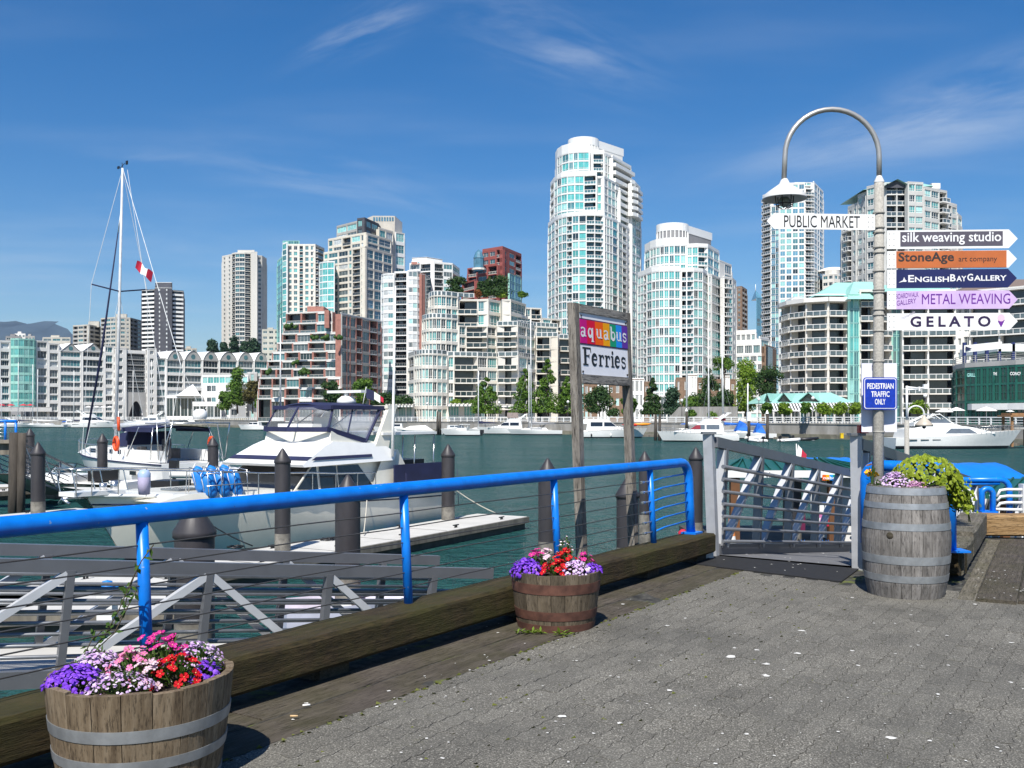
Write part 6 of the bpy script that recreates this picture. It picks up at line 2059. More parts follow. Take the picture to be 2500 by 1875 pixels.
# ---------------------------------------------------------------- sailing yacht at left
st_, bo_ = Vector((-15.4, 48.0)), Vector((-25.7, 58.0))
SL = 13.6
dd = (bo_ - st_).normalized()
sy = thing('sailing_yacht', 'white sailing yacht with navy canopy, tall bare mast and furled dark blue jib', 'boat', (st_.x, st_.y, WATER), atan2(dd.y, dd.x))
mb, rows = hull(SL, 4.2, 1.35, 1.7, bowx=1.0, n=14, boot=.14, full=.45, transom=.86)
link('hull', mb.mesh('hull', [gel, bootm, gel]), sy)
mb = MB()
for s in (1, -1):
    mb.tube([((r[0] if s > 0 else r[-1])[0], (r[0] if s > 0 else r[-1])[1] + .01 * s, (r[0] if s > 0 else r[-1])[2] - .05) for r in rows], .035, 5)
part('sheer_stripe', mb, navyc, sy)
mb = MB()
house(mb, [(4.6, 1.4), (11.0, 1.62), (9.6, 2.0), (5.0, 2.15)], 1.35, .25)
mb.box(.6, 4.6, 1.3, 1.55, 1.4, 1.95); mb.box(.6, 4.6, -1.55, -1.3, 1.4, 1.95)
part('coachroof', mb, gel, sy)
mb = MB()
for (xa, xb) in ((8.6, 9.4), (7.5, 7.9), (6.5, 6.9), (5.5, 5.9)):
    sidepoly(mb, [(xb, 1.68), (xb + .12, 1.9), (xa + .12, 1.9), (xa, 1.68)], 1.35, .25, 1.4)
for xa in (4.2, 2.2):
    for s in (1, -1):
        mb.box(xa, xa + .6, s * 2.05 - .03, s * 2.05 + .03, .75, .95)
part('porthole', mb, wdark, sy)
mx = 9.1
MTOP = gz(418, 54.4) - WATER
tx = mx - .9
part('mast', MB().tube([(mx, 0, 1.9), (mx - .45, 0, MTOP * .5), (tx, 0, MTOP)], [.09, .085, .06], 8), pmat('pale_grey_mast', (.55, .56, .57), .3), sy)
part('boom', MB().tube([(mx, 0, 3.05), (3.0, 0, 3.35)], [.17, .14], 8), pmat('white_mast', (.72, .72, .72), .3), sy)
part('vang', MB().tube([(mx - .1, 0, 2.1), (mx - 1.9, 0, 3.1)], .06, 6), gel, sy)
part('furled_jib', MB().tube([(SL - .5, 0, 1.95), (lerp(SL, tx, .5), 0, MTOP * .42), (tx + .55, 0, MTOP * .80)], [.06, .07, .03], 8), navyc, sy)
part('forestay', MB().tube([(tx + .55, 0, MTOP * .80), (tx + .2, 0, MTOP * .86)], .03, 5), gel, sy)
mb = MB()
zs = MTOP * .61
xs = lerp(mx, tx, .62)
mb.tube([(xs, -1.55, zs + .25), (xs, 0, zs), (xs, 1.55, zs + .25)], .04, 5)
part('spreader', mb, navyc, sy)
mb = MB()
for s in (1, -1):
    mb.tube([(mx - .2, s * 1.9, 1.6), (xs, s * 1.55, zs + .25), (tx, 0, MTOP - .1)], .014, 4, caps=False)
    mb.tube([(mx - .3, s * 1.85, 1.6), (xs, 0, zs - .2)], .012, 4, caps=False)
    mb.tube([(.1, s * 1.5, 1.4), (1.6, 0, 6.2)], .012, 4, caps=False)
mb.tube([(1.6, 0, 6.2), (tx - .05, 0, MTOP - .05)], .02, 4, caps=False)
mb.tube([(tx - .6, 0, MTOP - .2), (3.1, 0, 3.4)], .014, 4, caps=False)
part('rigging', mb, pmat('pale_wire', (.6, .62, .62), .4), sy)
mb = MB()
mb.tube([(tx, 0, MTOP), (tx + .05, 0, MTOP + .3)], .02, 4)
mb.tube([(tx - .5, .1, MTOP + .16), (tx + .5, -.1, MTOP + .1)], .018, 4)
mb.box(tx - .62, tx - .45, -.03, .03, MTOP + .1, MTOP + .3); mb.box(tx + .4, tx + .6, -.03, .03, MTOP + .05, MTOP + .18)
part('masthead_vane', mb, blackp, sy)
mb = MB()
rowsb = [[(x, y, 3.05 + .12 * (1 - (y / 1.5) ** 2) - (.3 if x > 5.5 else 0) * abs(x - 5.2)) for y in (-1.5, -.8, 0, .8, 1.5)] for x in (1.4, 2.6, 4.0, 5.0)]
mb.grid(rowsb); mb.grid([[(x, y, z - .07) for (x, y, z) in r] for r in rowsb], flip=True)
mb.box(1.4, 5.0, 1.46, 1.5, 2.85, 3.07); mb.box(1.4, 5.0, -1.5, -1.46, 2.85, 3.07)
part('bimini', mb, navyc, sy)
mb = MB()
house(mb, [(5.0, 2.1), (6.6, 2.0), (5.9, 2.75), (5.0, 2.85)], 1.25, .15)
part('spray_hood', mb, navyc, sy)
mb = MB()
for s in (1, -1):
    mb.tube([(.5, s * 1.7, 1.5), (.9, s * 1.6, 3.3), (.9, 0, 3.4)], .035, 6)
    mb.tube([(1.6, s * 1.6, 1.5), (1.5, s * 1.5, 3.1)], .03, 5)
    mb.tube([(4.2, s * 1.6, 1.6), (3.0, s * 1.5, 3.1)], .025, 5)
    mb.tube([(.3, s * 1.7, 1.5), (-.5, s * 1.5, 3.3)], .03, 5)
mb.tube([(-.5, 1.5, 3.3), (-.5, -1.5, 3.3)], .035, 6)
mb.tube([(-.5, 1.5, 3.3), (2.2, 1.55, 3.3)], .035, 6)
part('stern_arch', mb, steel, sy)
part('radome', MB().lathe([(.3, 3.5), (.36, 3.6), (.34, 3.85), (.2, 3.98), (.01, 4.0)], 14, .6, -.5), gel, sy)
part('lifebuoy', MB().tube([(4.6 + .24 * cos(a), 1.95, 2.25 + .32 * sin(a)) for a in [2 * pi * i / 12 for i in range(13)]], .09, 6), pmat('orange_red_buoy', (.75, .08, .015), .5), sy)
part('lifebuoy', MB().tube([(.2 + .24 * cos(a), -.9, 2.3 + .28 * sin(a)) for a in [2 * pi * i / 12 for i in range(13)]], .09, 6), pmat('orange_red_buoy', (.75, .08, .015), .5), sy)
part('dan_buoy', MB().tube([(4.3, 1.9, 1.6), (4.45, 1.9, 3.9)], .02, 5).tube([(4.4, 1.9, 2.9), (4.45, 1.9, 3.6)], .08, 6, 1), [gel, pmat('orange_red_buoy', (.75, .08, .015), .5)], sy)
part('whip_antenna', MB().tube([(.2, 1.5, 1.6), (.2, 1.5, 6.0)], .03, 5), gel, sy)
part('pulpit_rail', boat_rail(SL, 4.2, 1.35, 1.7, 5.0, .65, full=.45, bowx=1.0), steel, sy)
mb = MB()
for (x, y, z, a, b, c) in ((1.0, .9, 1.5, .5, .4, .7), (1.8, .4, 1.5, .4, .3, 1.0), (2.6, -.5, 1.5, .6, .5, .5), (3.4, .9, 1.5, .5, .3, .6)):
    mb.box(x, x + a, y, y + b, z, z + c)
part('cockpit_gear', mb, pmat('dark_deck_gear', (.05, .05, .055), .7, var=.4, scale=4), sy)
tender('white inflatable dinghy slung at the stern of the sailing yacht', 432, 45.2, 3.4, -.05, .75)
# flag on the backstay
P = at(335, 636, 50)
fl = thing('flag', 'red and white flag fluttering from the tall mast stay', 'flag', tuple(P))
rows_ = []
mbr, mbw = MB(), MB()
def fpt(u, v_):
    return (u * .78 - .1 * v_, .12 * sin(u * 7), -.62 * u * 1.0 - v_ * .42 + .06 * sin(u * 9 + v_ * 2))
for (a, b, m) in ((0, .26, mbr), (.26, .74, mbw), (.74, 1.0, mbr)):
    m.grid([[fpt(lerp(a, b, i / 4), j / 3) for j in range(4)] for i in range(5)])
part('red_band', mbr, pmat('flag_red', (.45, .01, .04), .7), fl)
part('white_field', mbw, canv, fl)
# dark speedboat
sb = boat('dark green speedboat with white deck and windscreen at left', 328, 43, 6.3, 2.2, .72, .95, radians(168), pmat('dark_green_hull', (.012, .03, .026), .15, spec=.8), group='boats at the near floats')
mb = MB()
house(mb, [(2.4, .78), (5.4, .95), (4.2, 1.12), (2.4, 1.05)], .85, .2)
part('foredeck', mb, gel, sb)
for (xa, s) in ((3.7, 1), (3.7, -1)):
    part('windscreen', MB().add([(xa + .35, s * .1, 1.08), (xa, s * .8, 1.05), (xa - .35, s * .72, 1.5), (xa - .1, s * .1, 1.55)], [(0, 1, 2, 3)]).bar((xa - .35, s * .72, 1.5), (xa - .1, s * .1, 1.55), .03, .03, 1).bar((xa, s * .8, 1.05), (xa - .35, s * .72, 1.5), .03, .03, 1).bar((xa - .35, s * .72, 1.5), (xa - 2.0, s * .9, .95), .03, .03, 1), [g_blue, blackp], sb)
part('seat', MB().box(1.2, 1.8, -.7, .7, .8, 1.25), blackp, sb)
part('white_strake', (lambda m: [m.tube([(0, s * 1.09, .7), (3.2, s * 1.1, .77), (4.9, s * .62, .9)], .04, 5) for s in (1, -1)] and m)(MB()), gel, sb)
# boat under cover at the far left, small white runabout near the sailing yacht stern
t = boat('small dark-hulled runabout behind the bow rail of the cruiser', 470, 36.5, 5.2, 2.0, .75, .95, radians(172), pmat('dark_green_hull', (.012, .03, .026), .15), group='boats at the near floats')
part('engine_cover', MB().box(.3, 1.4, -.5, .5, .8, 1.25), blackp, t)
part('seat', MB().box(2.2, 2.8, -.7, .7, .75, 1.2), canv, t)
# fender bag hanging on the bow rail
P = at(352, 1178, 22.0)
pb = thing('fender_bag', 'pale lilac cylindrical fender hung on the cruiser bow rail', 'fender', tuple(P))
part('body', MB().lathe([(.01, -.28), (.12, -.27), (.14, 0), (.135, .2), (.1, .24)], 14), pmat('lilac_vinyl', (.42, .38, .52), .4), pb)
part('cap', MB().lathe([(.137, .12), (.14, .2), (.09, .28), (.01, .29)], 14), pmat('pale_blue_vinyl', (.35, .45, .65), .4), pb)
# utility pedestal on the lower float, dinghy with orange floor
P = ground(262, 1512, FLOAT)
t = thing('power_pedestal', 'white dock power pedestal with blue top, behind the lower-left gangway', 'pedestal', tuple(P))
part('cabinet', MB().box(-.12, .12, -.12, .12, 0, .42), gel, t)
part('cap', MB().box(-.13, .13, -.13, .13, .42, .5).lathe([(.1, .5), (.08, .6), (.01, .62)], 8), blu, t)
t = thing('rowing_boat', 'pale rowing boat with orange floor below the gangway, left of the barrel planter', 'boat', (gx(690, 16.4), 16.4, WATER + .05), .35)
mb, rows = hull(2.6, 1.2, .42, .5, bowx=.4, n=8, deck=False, boot=.05)
part('hull', mb, [pmat('lavender_white_hull', (.55, .56, .68), .4), gel, gel], t)
part('floorboard', MB().box(.15, 1.9, -.42, .42, .12, .16), pmat('orange_board', (.55, .19, .07), .6), t)
part('thwart', MB().box(.9, 1.15, -.52, .52, .3, .34), gel, t)
# ------------------------------------------------------------------ the landing: paving, planks, timbers
RL0 = Vector((-2.27, 4.36))                        # a point of the railing line
ANG = atan2(E1.y, E1.x)
def RP(s, v=0.0, z=0.0):
    q = RL0 + E1 * s + N1 * v
    return Vector((q.x, q.y, z))
def pos_mat(name):
    m = bpy.data.materials.new(name)
    m.use_nodes = True
    t = m.node_tree
    g = N(t, 'ShaderNodeNewGeometry')
    return m, t, t.nodes['Principled BSDF'], g.outputs['Position']
def noise(t, vec, sc, det=3, rough=.6, stretch=None):
    if stretch:
        mp = N(t, 'ShaderNodeMapping')
        mp.inputs['Scale'].default_value = stretch
        LK(t, vec, mp.inputs[0]); vec = mp.outputs[0]
    n = N(t, 'ShaderNodeTexNoise')
    n.inputs['Scale'].default_value = sc
    n.inputs['Detail'].default_value = det
    n.inputs['Roughness'].default_value = rough
    LK(t, vec, n.inputs['Vector'])
    return n.outputs['Fac']
def ramp(t, fac, stops):
    r = N(t, 'ShaderNodeValToRGB')
    e = r.color_ramp.elements
    e[0].position, e[0].color = stops[0][0], (*stops[0][1], 1)
    e[1].position, e[1].color = stops[-1][0], (*stops[-1][1], 1)
    for p, c in stops[1:-1]:
        k = e.new(p); k.color = (*c, 1)
    LK(t, fac, r.inputs[0])
    return r.outputs[0]
def mixc(t, fac, a, b, mode='MIX'):
    m = N(t, 'ShaderNodeMix', data_type='RGBA', blend_type=mode)
    if isinstance(fac, (int, float)):
        m.inputs['Factor'].default_value = fac
    else:
        LK(t, fac, m.inputs['Factor'])
    for k, v in (('A', a), ('B', b)):
        if isinstance(v, tuple):
            m.inputs[k].default_value = (*v, 1)
        else:
            LK(t, v, m.inputs[k])
    return m.outputs['Result']
def bumpn(t, b, h, st, dist):
    bp = N(t, 'ShaderNodeBump')
    bp.inputs['Strength'].default_value = st
    bp.inputs['Distance'].default_value = dist
    LK(t, h, bp.inputs['Height'])
    LK(t, bp.outputs[0], b.inputs['Normal'])
# exposed-aggregate grey pavers
m_pav, t, b, P = pos_mat('grey_aggregate_paver')
fine = noise(t, P, 105, 3, .75)
med = noise(t, P, 34, 3)
big = noise(t, P, 1.3, 4)
c = ramp(t, fine, [(.34, (.022, .020, .017)), (.45, (.095, .089, .074)), (.54, (.172, .162, .136)), (.61, (.33, .31, .265)), (.68, (.68, .66, .58))])
c = mixc(t, ramp(t, med, [(.40, (0, 0, 0)), (.7, (.7, .7, .7))]), c, (.066, .062, .052))
c = mixc(t, ramp(t, big, [(.35, (0, 0, 0)), (.75, (.45, .45, .45))]), c, (.14, .135, .118))
c = mixc(t, ramp(t, noise(t, P, .8, 6, .65), [(.46, (0, 0, 0)), (.70, (.55, .55, .55))]), c, (.045, .044, .040))
moss = M('MULTIPLY', ramp(t, noise(t, P, 2.6, 5, .7), [(.60, (0, 0, 0)), (.74, (1, 1, 1))]), ramp(t, noise(t, P, 40, 3), [(.45, (0, 0, 0)), (.6, (1, 1, 1))]), tree=t)
c = mixc(t, M('MULTIPLY', moss, .35, tree=t), c, (.11, .11, .035))
hs_ = N(t, 'ShaderNodeHueSaturation')
g_ = N(t, 'ShaderNodeNewGeometry')
oi_ = N(t, 'ShaderNodeObjectInfo')
fr_ = M('FRACT', M('ADD', g_.outputs['Random Per Island'], M('MULTIPLY', oi_.outputs['Random'], 7.3, tree=t), tree=t), tree=t)
LK(t, M('ADD', M('MULTIPLY', fr_, .22, tree=t), .89, tree=t), hs_.inputs['Value'])
LK(t, c, hs_.inputs['Color'])
LK(t, hs_.outputs[0], b.inputs['Base Color'])
b.inputs['Roughness'].default_value = .85
b.inputs['Specular IOR Level'].default_value = .3
bumpn(t, b, fine, .55, .004)
m_joint, t, b, P = pos_mat('mossy_joint_grit')
c = ramp(t, noise(t, P, 9, 5, .7), [(.40, (.010, .010, .009)), (.56, (.050, .048, .041)), (.72, (.11, .105, .09))])
c = mixc(t, ramp(t, noise(t, P, 3.2, 5, .7), [(.55, (0, 0, 0)), (.66, (1, 1, 1))]), c, (.10, .12, .018))
LK(t, c, b.inputs['Base Color'])
b.inputs['Roughness'].default_value = .95
# base sheet of the landing
TR0 = Vector((4.27, 9.25)); D2 = Vector((.483, .876)).normalized(); N2 = Vector((D2.y, -D2.x))
mb = MB()
edge = [RP(-6, -.22), RP(7.82, -.22), Vector((2.20, 10.86, 0)), Vector((3.50, 9.98, 0)), Vector((3.98, 9.42, 0)), Vector((5.85, 12.7, 0)), Vector((12, 12.4, 0)), Vector((12, -4, 0)), Vector((-8, -4, 0))]
mb.prism([(p[0], p[1]) for p in edge], -.45, -.0035, 0)
deck = struct('landing', mb, [m_joint])
# zig-zag pavers
AMP, PU, PV = .008, .225, .1125
def tri(x):
    x = x % 1.0
    return (4 * x - 1 if x < .5 else 3 - 4 * x)
def paver_outline(g=.0016):
    o = []
    k = 8
    def zu(u):
        return AMP * sin(2 * pi * u / (PU / 2))
    def zv(v):
        return AMP * sin(2 * pi * v / PV)
    for i in range(k):
        u = PU * i / k
        o.append((u, zu(u) + g))
    for i in range(3):
        v = PV * i / 3
        o.append((PU + zv(v) - g, v))
    for i in range(k):
        u = PU * (1 - i / k)
        o.append((u, PV + zu(u) - g))
    for i in range(3):
        v = PV * (1 - i / 3)
        o.append((zv(v) + g, v))
    # corners pulled in by the joint width
    return [(min(max(u, g - AMP), PU - g + AMP), v) for (u, v) in o]
OUT = paver_outline()
nO = len(OUT)
pm = MB().add([(u, -v, -.012) for u, v in OUT] + [(u, -v, 0) for u, v in OUT],
              [tuple(reversed(range(nO, 2 * nO)))] + [(i, nO + i, nO + (i + 1) % nO, (i + 1) % nO) for i in range(nO)]).mesh('paver', [m_pav])
cand = []
V0 = .777
def in_paving(q):
    # right of planks, before the mat and before the boards at right
    if (q - Vector((3.06, 9.20))).dot(Vector((.67, .742))) > 0 and q.x < 3.15:
        return False
    if q.x >= 3.15:
        yl = lerp(9.2, 8.72, (q.x - 3.15) / .75) if q.x < 3.9 else lerp(8.72, 7.9, (q.x - 3.9) / .85)
        if q.y > yl:
            return False
    return True
for r in range(0, 75):
    for k in range(-14, 60):
        u = k * PU + (PU / 2 if r % 2 else 0)
        v = V0 + r * PV
        c3 = RP(u + PU / 2, v + PV / 2)
        q = Vector((c3.x, c3.y))
        if q.y < 2.9 or q.y > 10.6 or abs(q.x / q.y) > .66 or not in_paving(q):
            continue
        rx = CX + q.x / q.y * F
        ry = HY + EYE / q.y * F
        vis = -60 < rx < 2560 and ry < 1930
        cand.append((0 if vis else 1, q.y, u, v))
cand.sort()
rr = random.Random(5)
rest = MB()
for i, (vis, yy, u, v) in enumerate(cand):
    p = RP(u, v)
    dz = rr.uniform(-.0018, .0018)
    if i < 298:
        o = link('paver', pm, deck, (p.x, p.y, dz), ANG)
        o.rotation_euler = (rr.uniform(-.006, .006), rr.uniform(-.004, .004), ANG + rr.uniform(-.004, .004))
    else:
        ca, sa = cos(ANG), sin(ANG)
        tx, ty = rr.uniform(-.006, .006), rr.uniform(-.004, .004)
        rest.add([(p.x + ca * a + sa * b2, p.y + sa * a - ca * b2, zz + dz + tx * b2 + ty * a) for zz in (-.012, 0) for (a, b2) in OUT],
                 [tuple(reversed(range(nO, 2 * nO)))] + [(j, nO + j, nO + (j + 1) % nO, (j + 1) % nO) for j in range(nO)])
part('paver', rest, [m_pav], deck, kind='stuff')
# timber and plank materials (grain along local x)
def wood(name, c0, c1, c2, green=0., sc=1., bump=.6, stretch=(1.2, 14, 14), dark=1.0):
    if name in MC:
        return MC[name]
    m = bpy.data.materials.new(name)
    m.use_nodes = True
    t = m.node_tree
    b = t.nodes['Principled BSDF']
    co = N(t, 'ShaderNodeTexCoord').outputs['Object']
    oi = N(t, 'ShaderNodeObjectInfo').outputs['Random']
    vv = N(t, 'ShaderNodeVectorMath', operation='ADD')
    cb = N(t, 'ShaderNodeCombineXYZ')
    LK(t, M('MULTIPLY', oi, 37.0, tree=t), cb.inputs[0])
    LK(t, M('MULTIPLY', oi, 11.0, tree=t), cb.inputs[2])
    LK(t, co, vv.inputs[0]); LK(t, cb.outputs[0], vv.inputs[1])
    co = vv.outputs[0]
    g = noise(t, co, 2.2 * sc, 6, .65, stretch)
    f = noise(t, co, 9 * sc, 5, .7, stretch)
    bl_ = noise(t, co, 1.8 * sc, 5, .6)
    c = ramp(t, g, [(.30, c0), (.5, c1), (.72, c2)])
    c = mixc(t, ramp(t, f, [(.38, (dark, dark, dark)), (.48, (0, 0, 0))]), c, tuple(x * .3 for x in c0))
    if green:
        c = mixc(t, M('MULTIPLY', ramp(t, bl_, [(.38, (0, 0, 0)), (.62, (1, 1, 1))]), green, tree=t), c, (.042, .042, .006))
    c = mixc(t, M('MULTIPLY', ramp(t, noise(t, co, 5 * sc, 4), [(.5, (0, 0, 0)), (.75, (1, 1, 1))]), .35, tree=t), c, c2)
    LK(t, c, b.inputs['Base Color'])
    b.inputs['Roughness'].default_value = .82
    b.inputs['Specular IOR Level'].default_value = .3
    bumpn(t, b, M('ADD', g, M('MULTIPLY', f, .8, tree=t), tree=t), bump, .012)
    MC[name] = m
    return m
w_timber = wood('mossy_brown_timber', (.018, .012, .005), (.040, .028, .011), (.085, .056, .028), .65, 1.3, 1.0)
w_plank = wood('dark_worn_plank', (.040, .033, .026), (.075, .062, .050), (.115, .098, .080), .35)
w_grey = wood('silvery_timber', (.07, .062, .05), (.14, .125, .10), (.21, .19, .155), .4)
w_light = wood('new_light_timber', (.16, .09, .035), (.29, .18, .08), (.37, .25, .13), 0)
w_post = wood('weathered_sign_post', (.09, .078, .065), (.19, .17, .145), (.29, .265, .23), 0, 1, .5, (14, 14, 1.2))
def beam(name, A, d, L, w0, w1, z0, z1, m, parent=None, label=None, cat=None, group=None, rough=.008, seg=10, ch=.02):
    """worn square beam along d; w0..w1 offsets to the right of A; slightly uneven edges and chamfered arrises"""
    mb = MB()
    rb = random.Random(int(abs(A[0]) * 991 + L * 77 + z1 * 13))
    rows = []
    for i in range(seg + 1):
        x = L * i / seg
        e_ = [rb.uniform(-rough, rough) for _ in range(8)]
        rows.append([(x, -w0 - e_[0], z0 + ch), (x, -w0 + e_[1] * .5 , z1 - ch + e_[1]), (x, -w0 - ch, z1 + e_[2] * .6), (x, -w1 + ch, z1 + e_[3] * .6), (x, -w1 + e_[4] * .5, z1 - ch + e_[4]), (x, -w1 + e_[5] * .5, z0 + ch), (x, -w1 + ch, z0), (x, -w0 - ch, z0)])
    mb.grid(rows, 0, False, closed=True)
    k = len(rows[0])
    mb.add(rows[0], [tuple(range(k))]); mb.add(rows[-1], [tuple(reversed(range(k)))])
    o = link(name, mb.mesh(name, [m]), parent, (A[0], A[1], 0), atan2(d.y, d.x), label)
    if cat:
        o['category'] = cat
    if group:
        o['group'] = group
    return o
# planks along the edge
s0 = -3.2
for i, (v0, v1) in enumerate(((.17, .470), (.478, .770))):
    s = s0 - 1.1 * i
    while s < 7.7:
        L = min(3.9 + .4 * ((i + int(s)) % 2), 7.86 - s - (.0 if i else .1))
        if L < .2:
            break
        a = RP(s)
        beam('plank', (a.x, a.y), E1, L - .008, v0, v1, -.06, .004 - .006 * i, w_plank, deck, rough=.004, seg=12, ch=.006)
        s += L
# boards at right
for i, (v0, v1, z, L0) in enumerate(((-.0, .135, .0, -1.0), (.15, .455, .028, -1.05), (.465, .78, .02, -1.0), (.79, 1.1, .022, -1.05), (1.11, 1.42, .02, -1.0), (1.43, 1.75, .025, -1.02))):
    a = TR0 + D2 * L0
    beam('plank', (a.x, a.y), D2, 4.65 - .05 * (i % 2), v0, v1, -.05, z + .002, w_grey if i == 0 else w_plank, deck, rough=.004, seg=8, ch=.008)
# bull rail timbers
TG_ = 'edge timbers of the landing'
a = RP(-4.4)
beam('edge_timber', (a.x, a.y), E1, 12.1, -.06, .268, .085, .29, w_timber, None, 'long mossy brown edge timber under the blue railing', 'timber', TG_, rough=.006, seg=40, ch=.022)
mb = MB()
for s in (-2.6, -.4, 1.8, 4.0, 6.2, 7.4):
    q = RP(s, .08)
    mb.obox((q.x, q.y), (E1.x, E1.y), 0, .25, -.1, .1, -.4, .067)
part('timber_block', mb, w_plank, deck)
a = Vector((3.555, 9.78))
beam('edge_timber', (a.x, a.y), Vector((.74, -.67)).normalized(), .85, -.24, .02, .06, .30, w_timber, None, 'short mossy edge timber between the gangway mat and the tall barrel', 'timber', TG_)
a = TR0 - N2 * .0
beam('edge_timber', (a.x - .0, a.y), D2, 1.35, -.34, -.02, .05, .285, w_grey, None, 'grey edge timber with a split end, right behind the tall barrel', 'timber', TG_, rough=.012)
a = TR0 + D2 * 1.37
beam('edge_timber', (a.x, a.y), D2, 2.35, -.34, -.02, .05, .325, w_grey, None, 'grey edge timber running away to the light crosswise timber', 'timber', TG_)
a = TR0 + D2 * 3.76 - N2 * .05
beam('edge_timber', (a.x, a.y), Vector((1, -.10)).normalized(), 3.6, -.3, .02, .03, .30, w_light, None, 'fresh light-brown edge timber at the right edge of the photo', 'timber', TG_)
# rubber ramp mat
mb = MB()
q = [(1.88, 10.33), (3.08, 9.20), (3.52, 9.98), (2.26, 10.92)]
mb.prism(q, -.01, .012, 0)
solo('ramp_mat', mb, dk_rub, 'black rubber ramp mat at the head of the gangway', 'mat')
# droppings, grit and litter on the paving
m_drop = pmat('white_dropping', (.62, .61, .57), .8, var=.1, scale=30)
mb = MB()
rd = random.Random(21)
def blot(px, py, r, n=9, z=.004):
    p = ground(px, py, 0)
    k = [r * rd.uniform(.45, 1.2) for _ in range(n)]
    mb.add([(p.x + k[i] * cos(2 * pi * i / n), p.y + k[i] * sin(2 * pi * i / n), z) for i in range(n)], [tuple(range(n))])
for (px, py, r) in ((1785, 1604, .040), (1794, 1583, .02), (1846, 1588, .018), (1872, 1622, .028), (1870, 1650, .028), (1946, 1596, .024), (1958, 1541, .03), (2174, 1803, .026), (1636, 1687, .022), (1372, 1750, .022), (1512, 1767, .016), (2080, 1590, .018), (2096, 1626, .015),
                    (2470, 1570, .018), (2468, 1667, .016), (2290, 1696, .014), (1630, 1528, .022), (1673, 1510, .018), (1520, 1476, .02), (2080, 1460, .02), (2380, 1476, .02), (748, 1718, .012), (716, 1758, .011)):
    blot(px, py, r)
for i in range(170):
    px, py = rd.uniform(900, 2500), rd.uniform(1450, 1870)
    if not in_paving(Vector((ground(px, py).x, ground(px, py).y))):
        continue
    blot(px, py, rd.choice((.004, .005, .007, .009, .012)), 6)
for i in range(50):
    px, py = rd.uniform(2250, 2500), rd.uniform(1390, 1470)
    if px > 2380:
        blot(px, py, rd.uniform(.006, .014), 6, .034)
for i in range(24):
    px, py = rd.uniform(1760, 2070), rd.uniform(1352, 1400)
    blot(px, py, rd.uniform(.006, .014), 6, .016)
solo('bird_droppings', mb, [m_drop], 'scattered white bird droppings on the grey paving', 'droppings', kind='stuff')
mb = MB()
for i in range(420):
    s = rd.uniform(-.5, 7.4)
    v = .773 + abs(rd.gauss(0, .02)) if i < 230 else rd.uniform(.78, 2.2)
    if i >= 230 and noise is None:
        continue
    p = RP(s, v)
    r = rd.uniform(.006, .016)
    mb.add([(p.x - r, p.y, .001), (p.x + r, p.y + r * .5, .002), (p.x, p.y + r, .001), (p.x + rd.uniform(-r, r), p.y + rd.uniform(-r, r), r * .9)], [(0, 1, 3), (1, 2, 3), (2, 0, 3)])
solo('moss', mb, [leafmat('paving_moss', (.07, .085, .012), (.14, .15, .02), .1)], 'yellow-green moss in the paving joints beside the planks', 'moss', kind='stuff')
for (px, py, rz, m, lab) in ((748, 1729, .3, canv, 'white cigarette end on the planks'), (718, 1756, .0, pmat('tan_paper', (.55, .38, .2), .8), 'tan cigarette end on the planks')):
    p = ground(px, py)
    solo('cigarette_end', MB().tube([(-.02, 0, .011), (.02, 0, .011)], .005, 6), m, lab, 'litter', 'litter on the planks', (p.x, p.y, .006), rz)
# ------------------------------------------------------------------ blue railing
br = thing('blue_railing', 'bright blue tube railing with steel cables along the landing edge', 'railing', (RL0.x, RL0.y, 0))
RT = 1.06
s_end = 7.55
arcp = [RP(-4.5, 0, RT), RP(0, 0, RT), RP(4, 0, RT), RP(s_end - .16, 0, RT)]
arcp += [RP(s_end - .16 + .16 * sin(a), .012 * a, RT - .16 + .16 * cos(a)) for a in (.3, .6, .9, 1.2, 1.57)]
arcp += [RP(s_end + .0, .03, .6), RP(s_end, .045, .30)]
part('hand_rail', MB().tube(arcp, .049, 16), bluep, br, True)
part('base_plate', MB().prism([(p.x, p.y) for p in (RP(s_end - .1, -.03), RP(s_end + .1, -.03), RP(s_end + .1, .14), RP(s_end - .1, .14))], .292, .31), bluep, br, True)
posts = [-2.05, .725, 2.777, 4.75, 6.62]
for s in posts:
    part('post', MB().tube([RP(s, .045, .28), RP(s, 0, RT - .02)], .031, 12), bluep, br, True)
cabm = pmat('dark_steel_cable', (.10, .095, .09), .5, metal=.6)
for k in range(6):
    z = .905 - .101 * k
    v = .045 * (1 - (z - .29) / .77)
    pts = []
    for i in range(15):
        s = lerp(-4.5, 6.6, i / 14)
        pts.append(RP(s, v, z - .004 * sin(s * 3)))
    part('cable', MB().tube(pts, .0042, 6), cabm, br, True)
    part('cable_end', MB().tube([RP(6.45, v, z), RP(6.66, v, z)], .009, 6).tube([RP(6.40, v, z), RP(6.46, v, z)], .014, 6), steel, br, True)
    part('end_bar', MB().tube([RP(6.63, v, z - .005), RP(6.9, v, z + .02), RP(s_end, v, z + .035)], .009, 6), bluep, br, True)
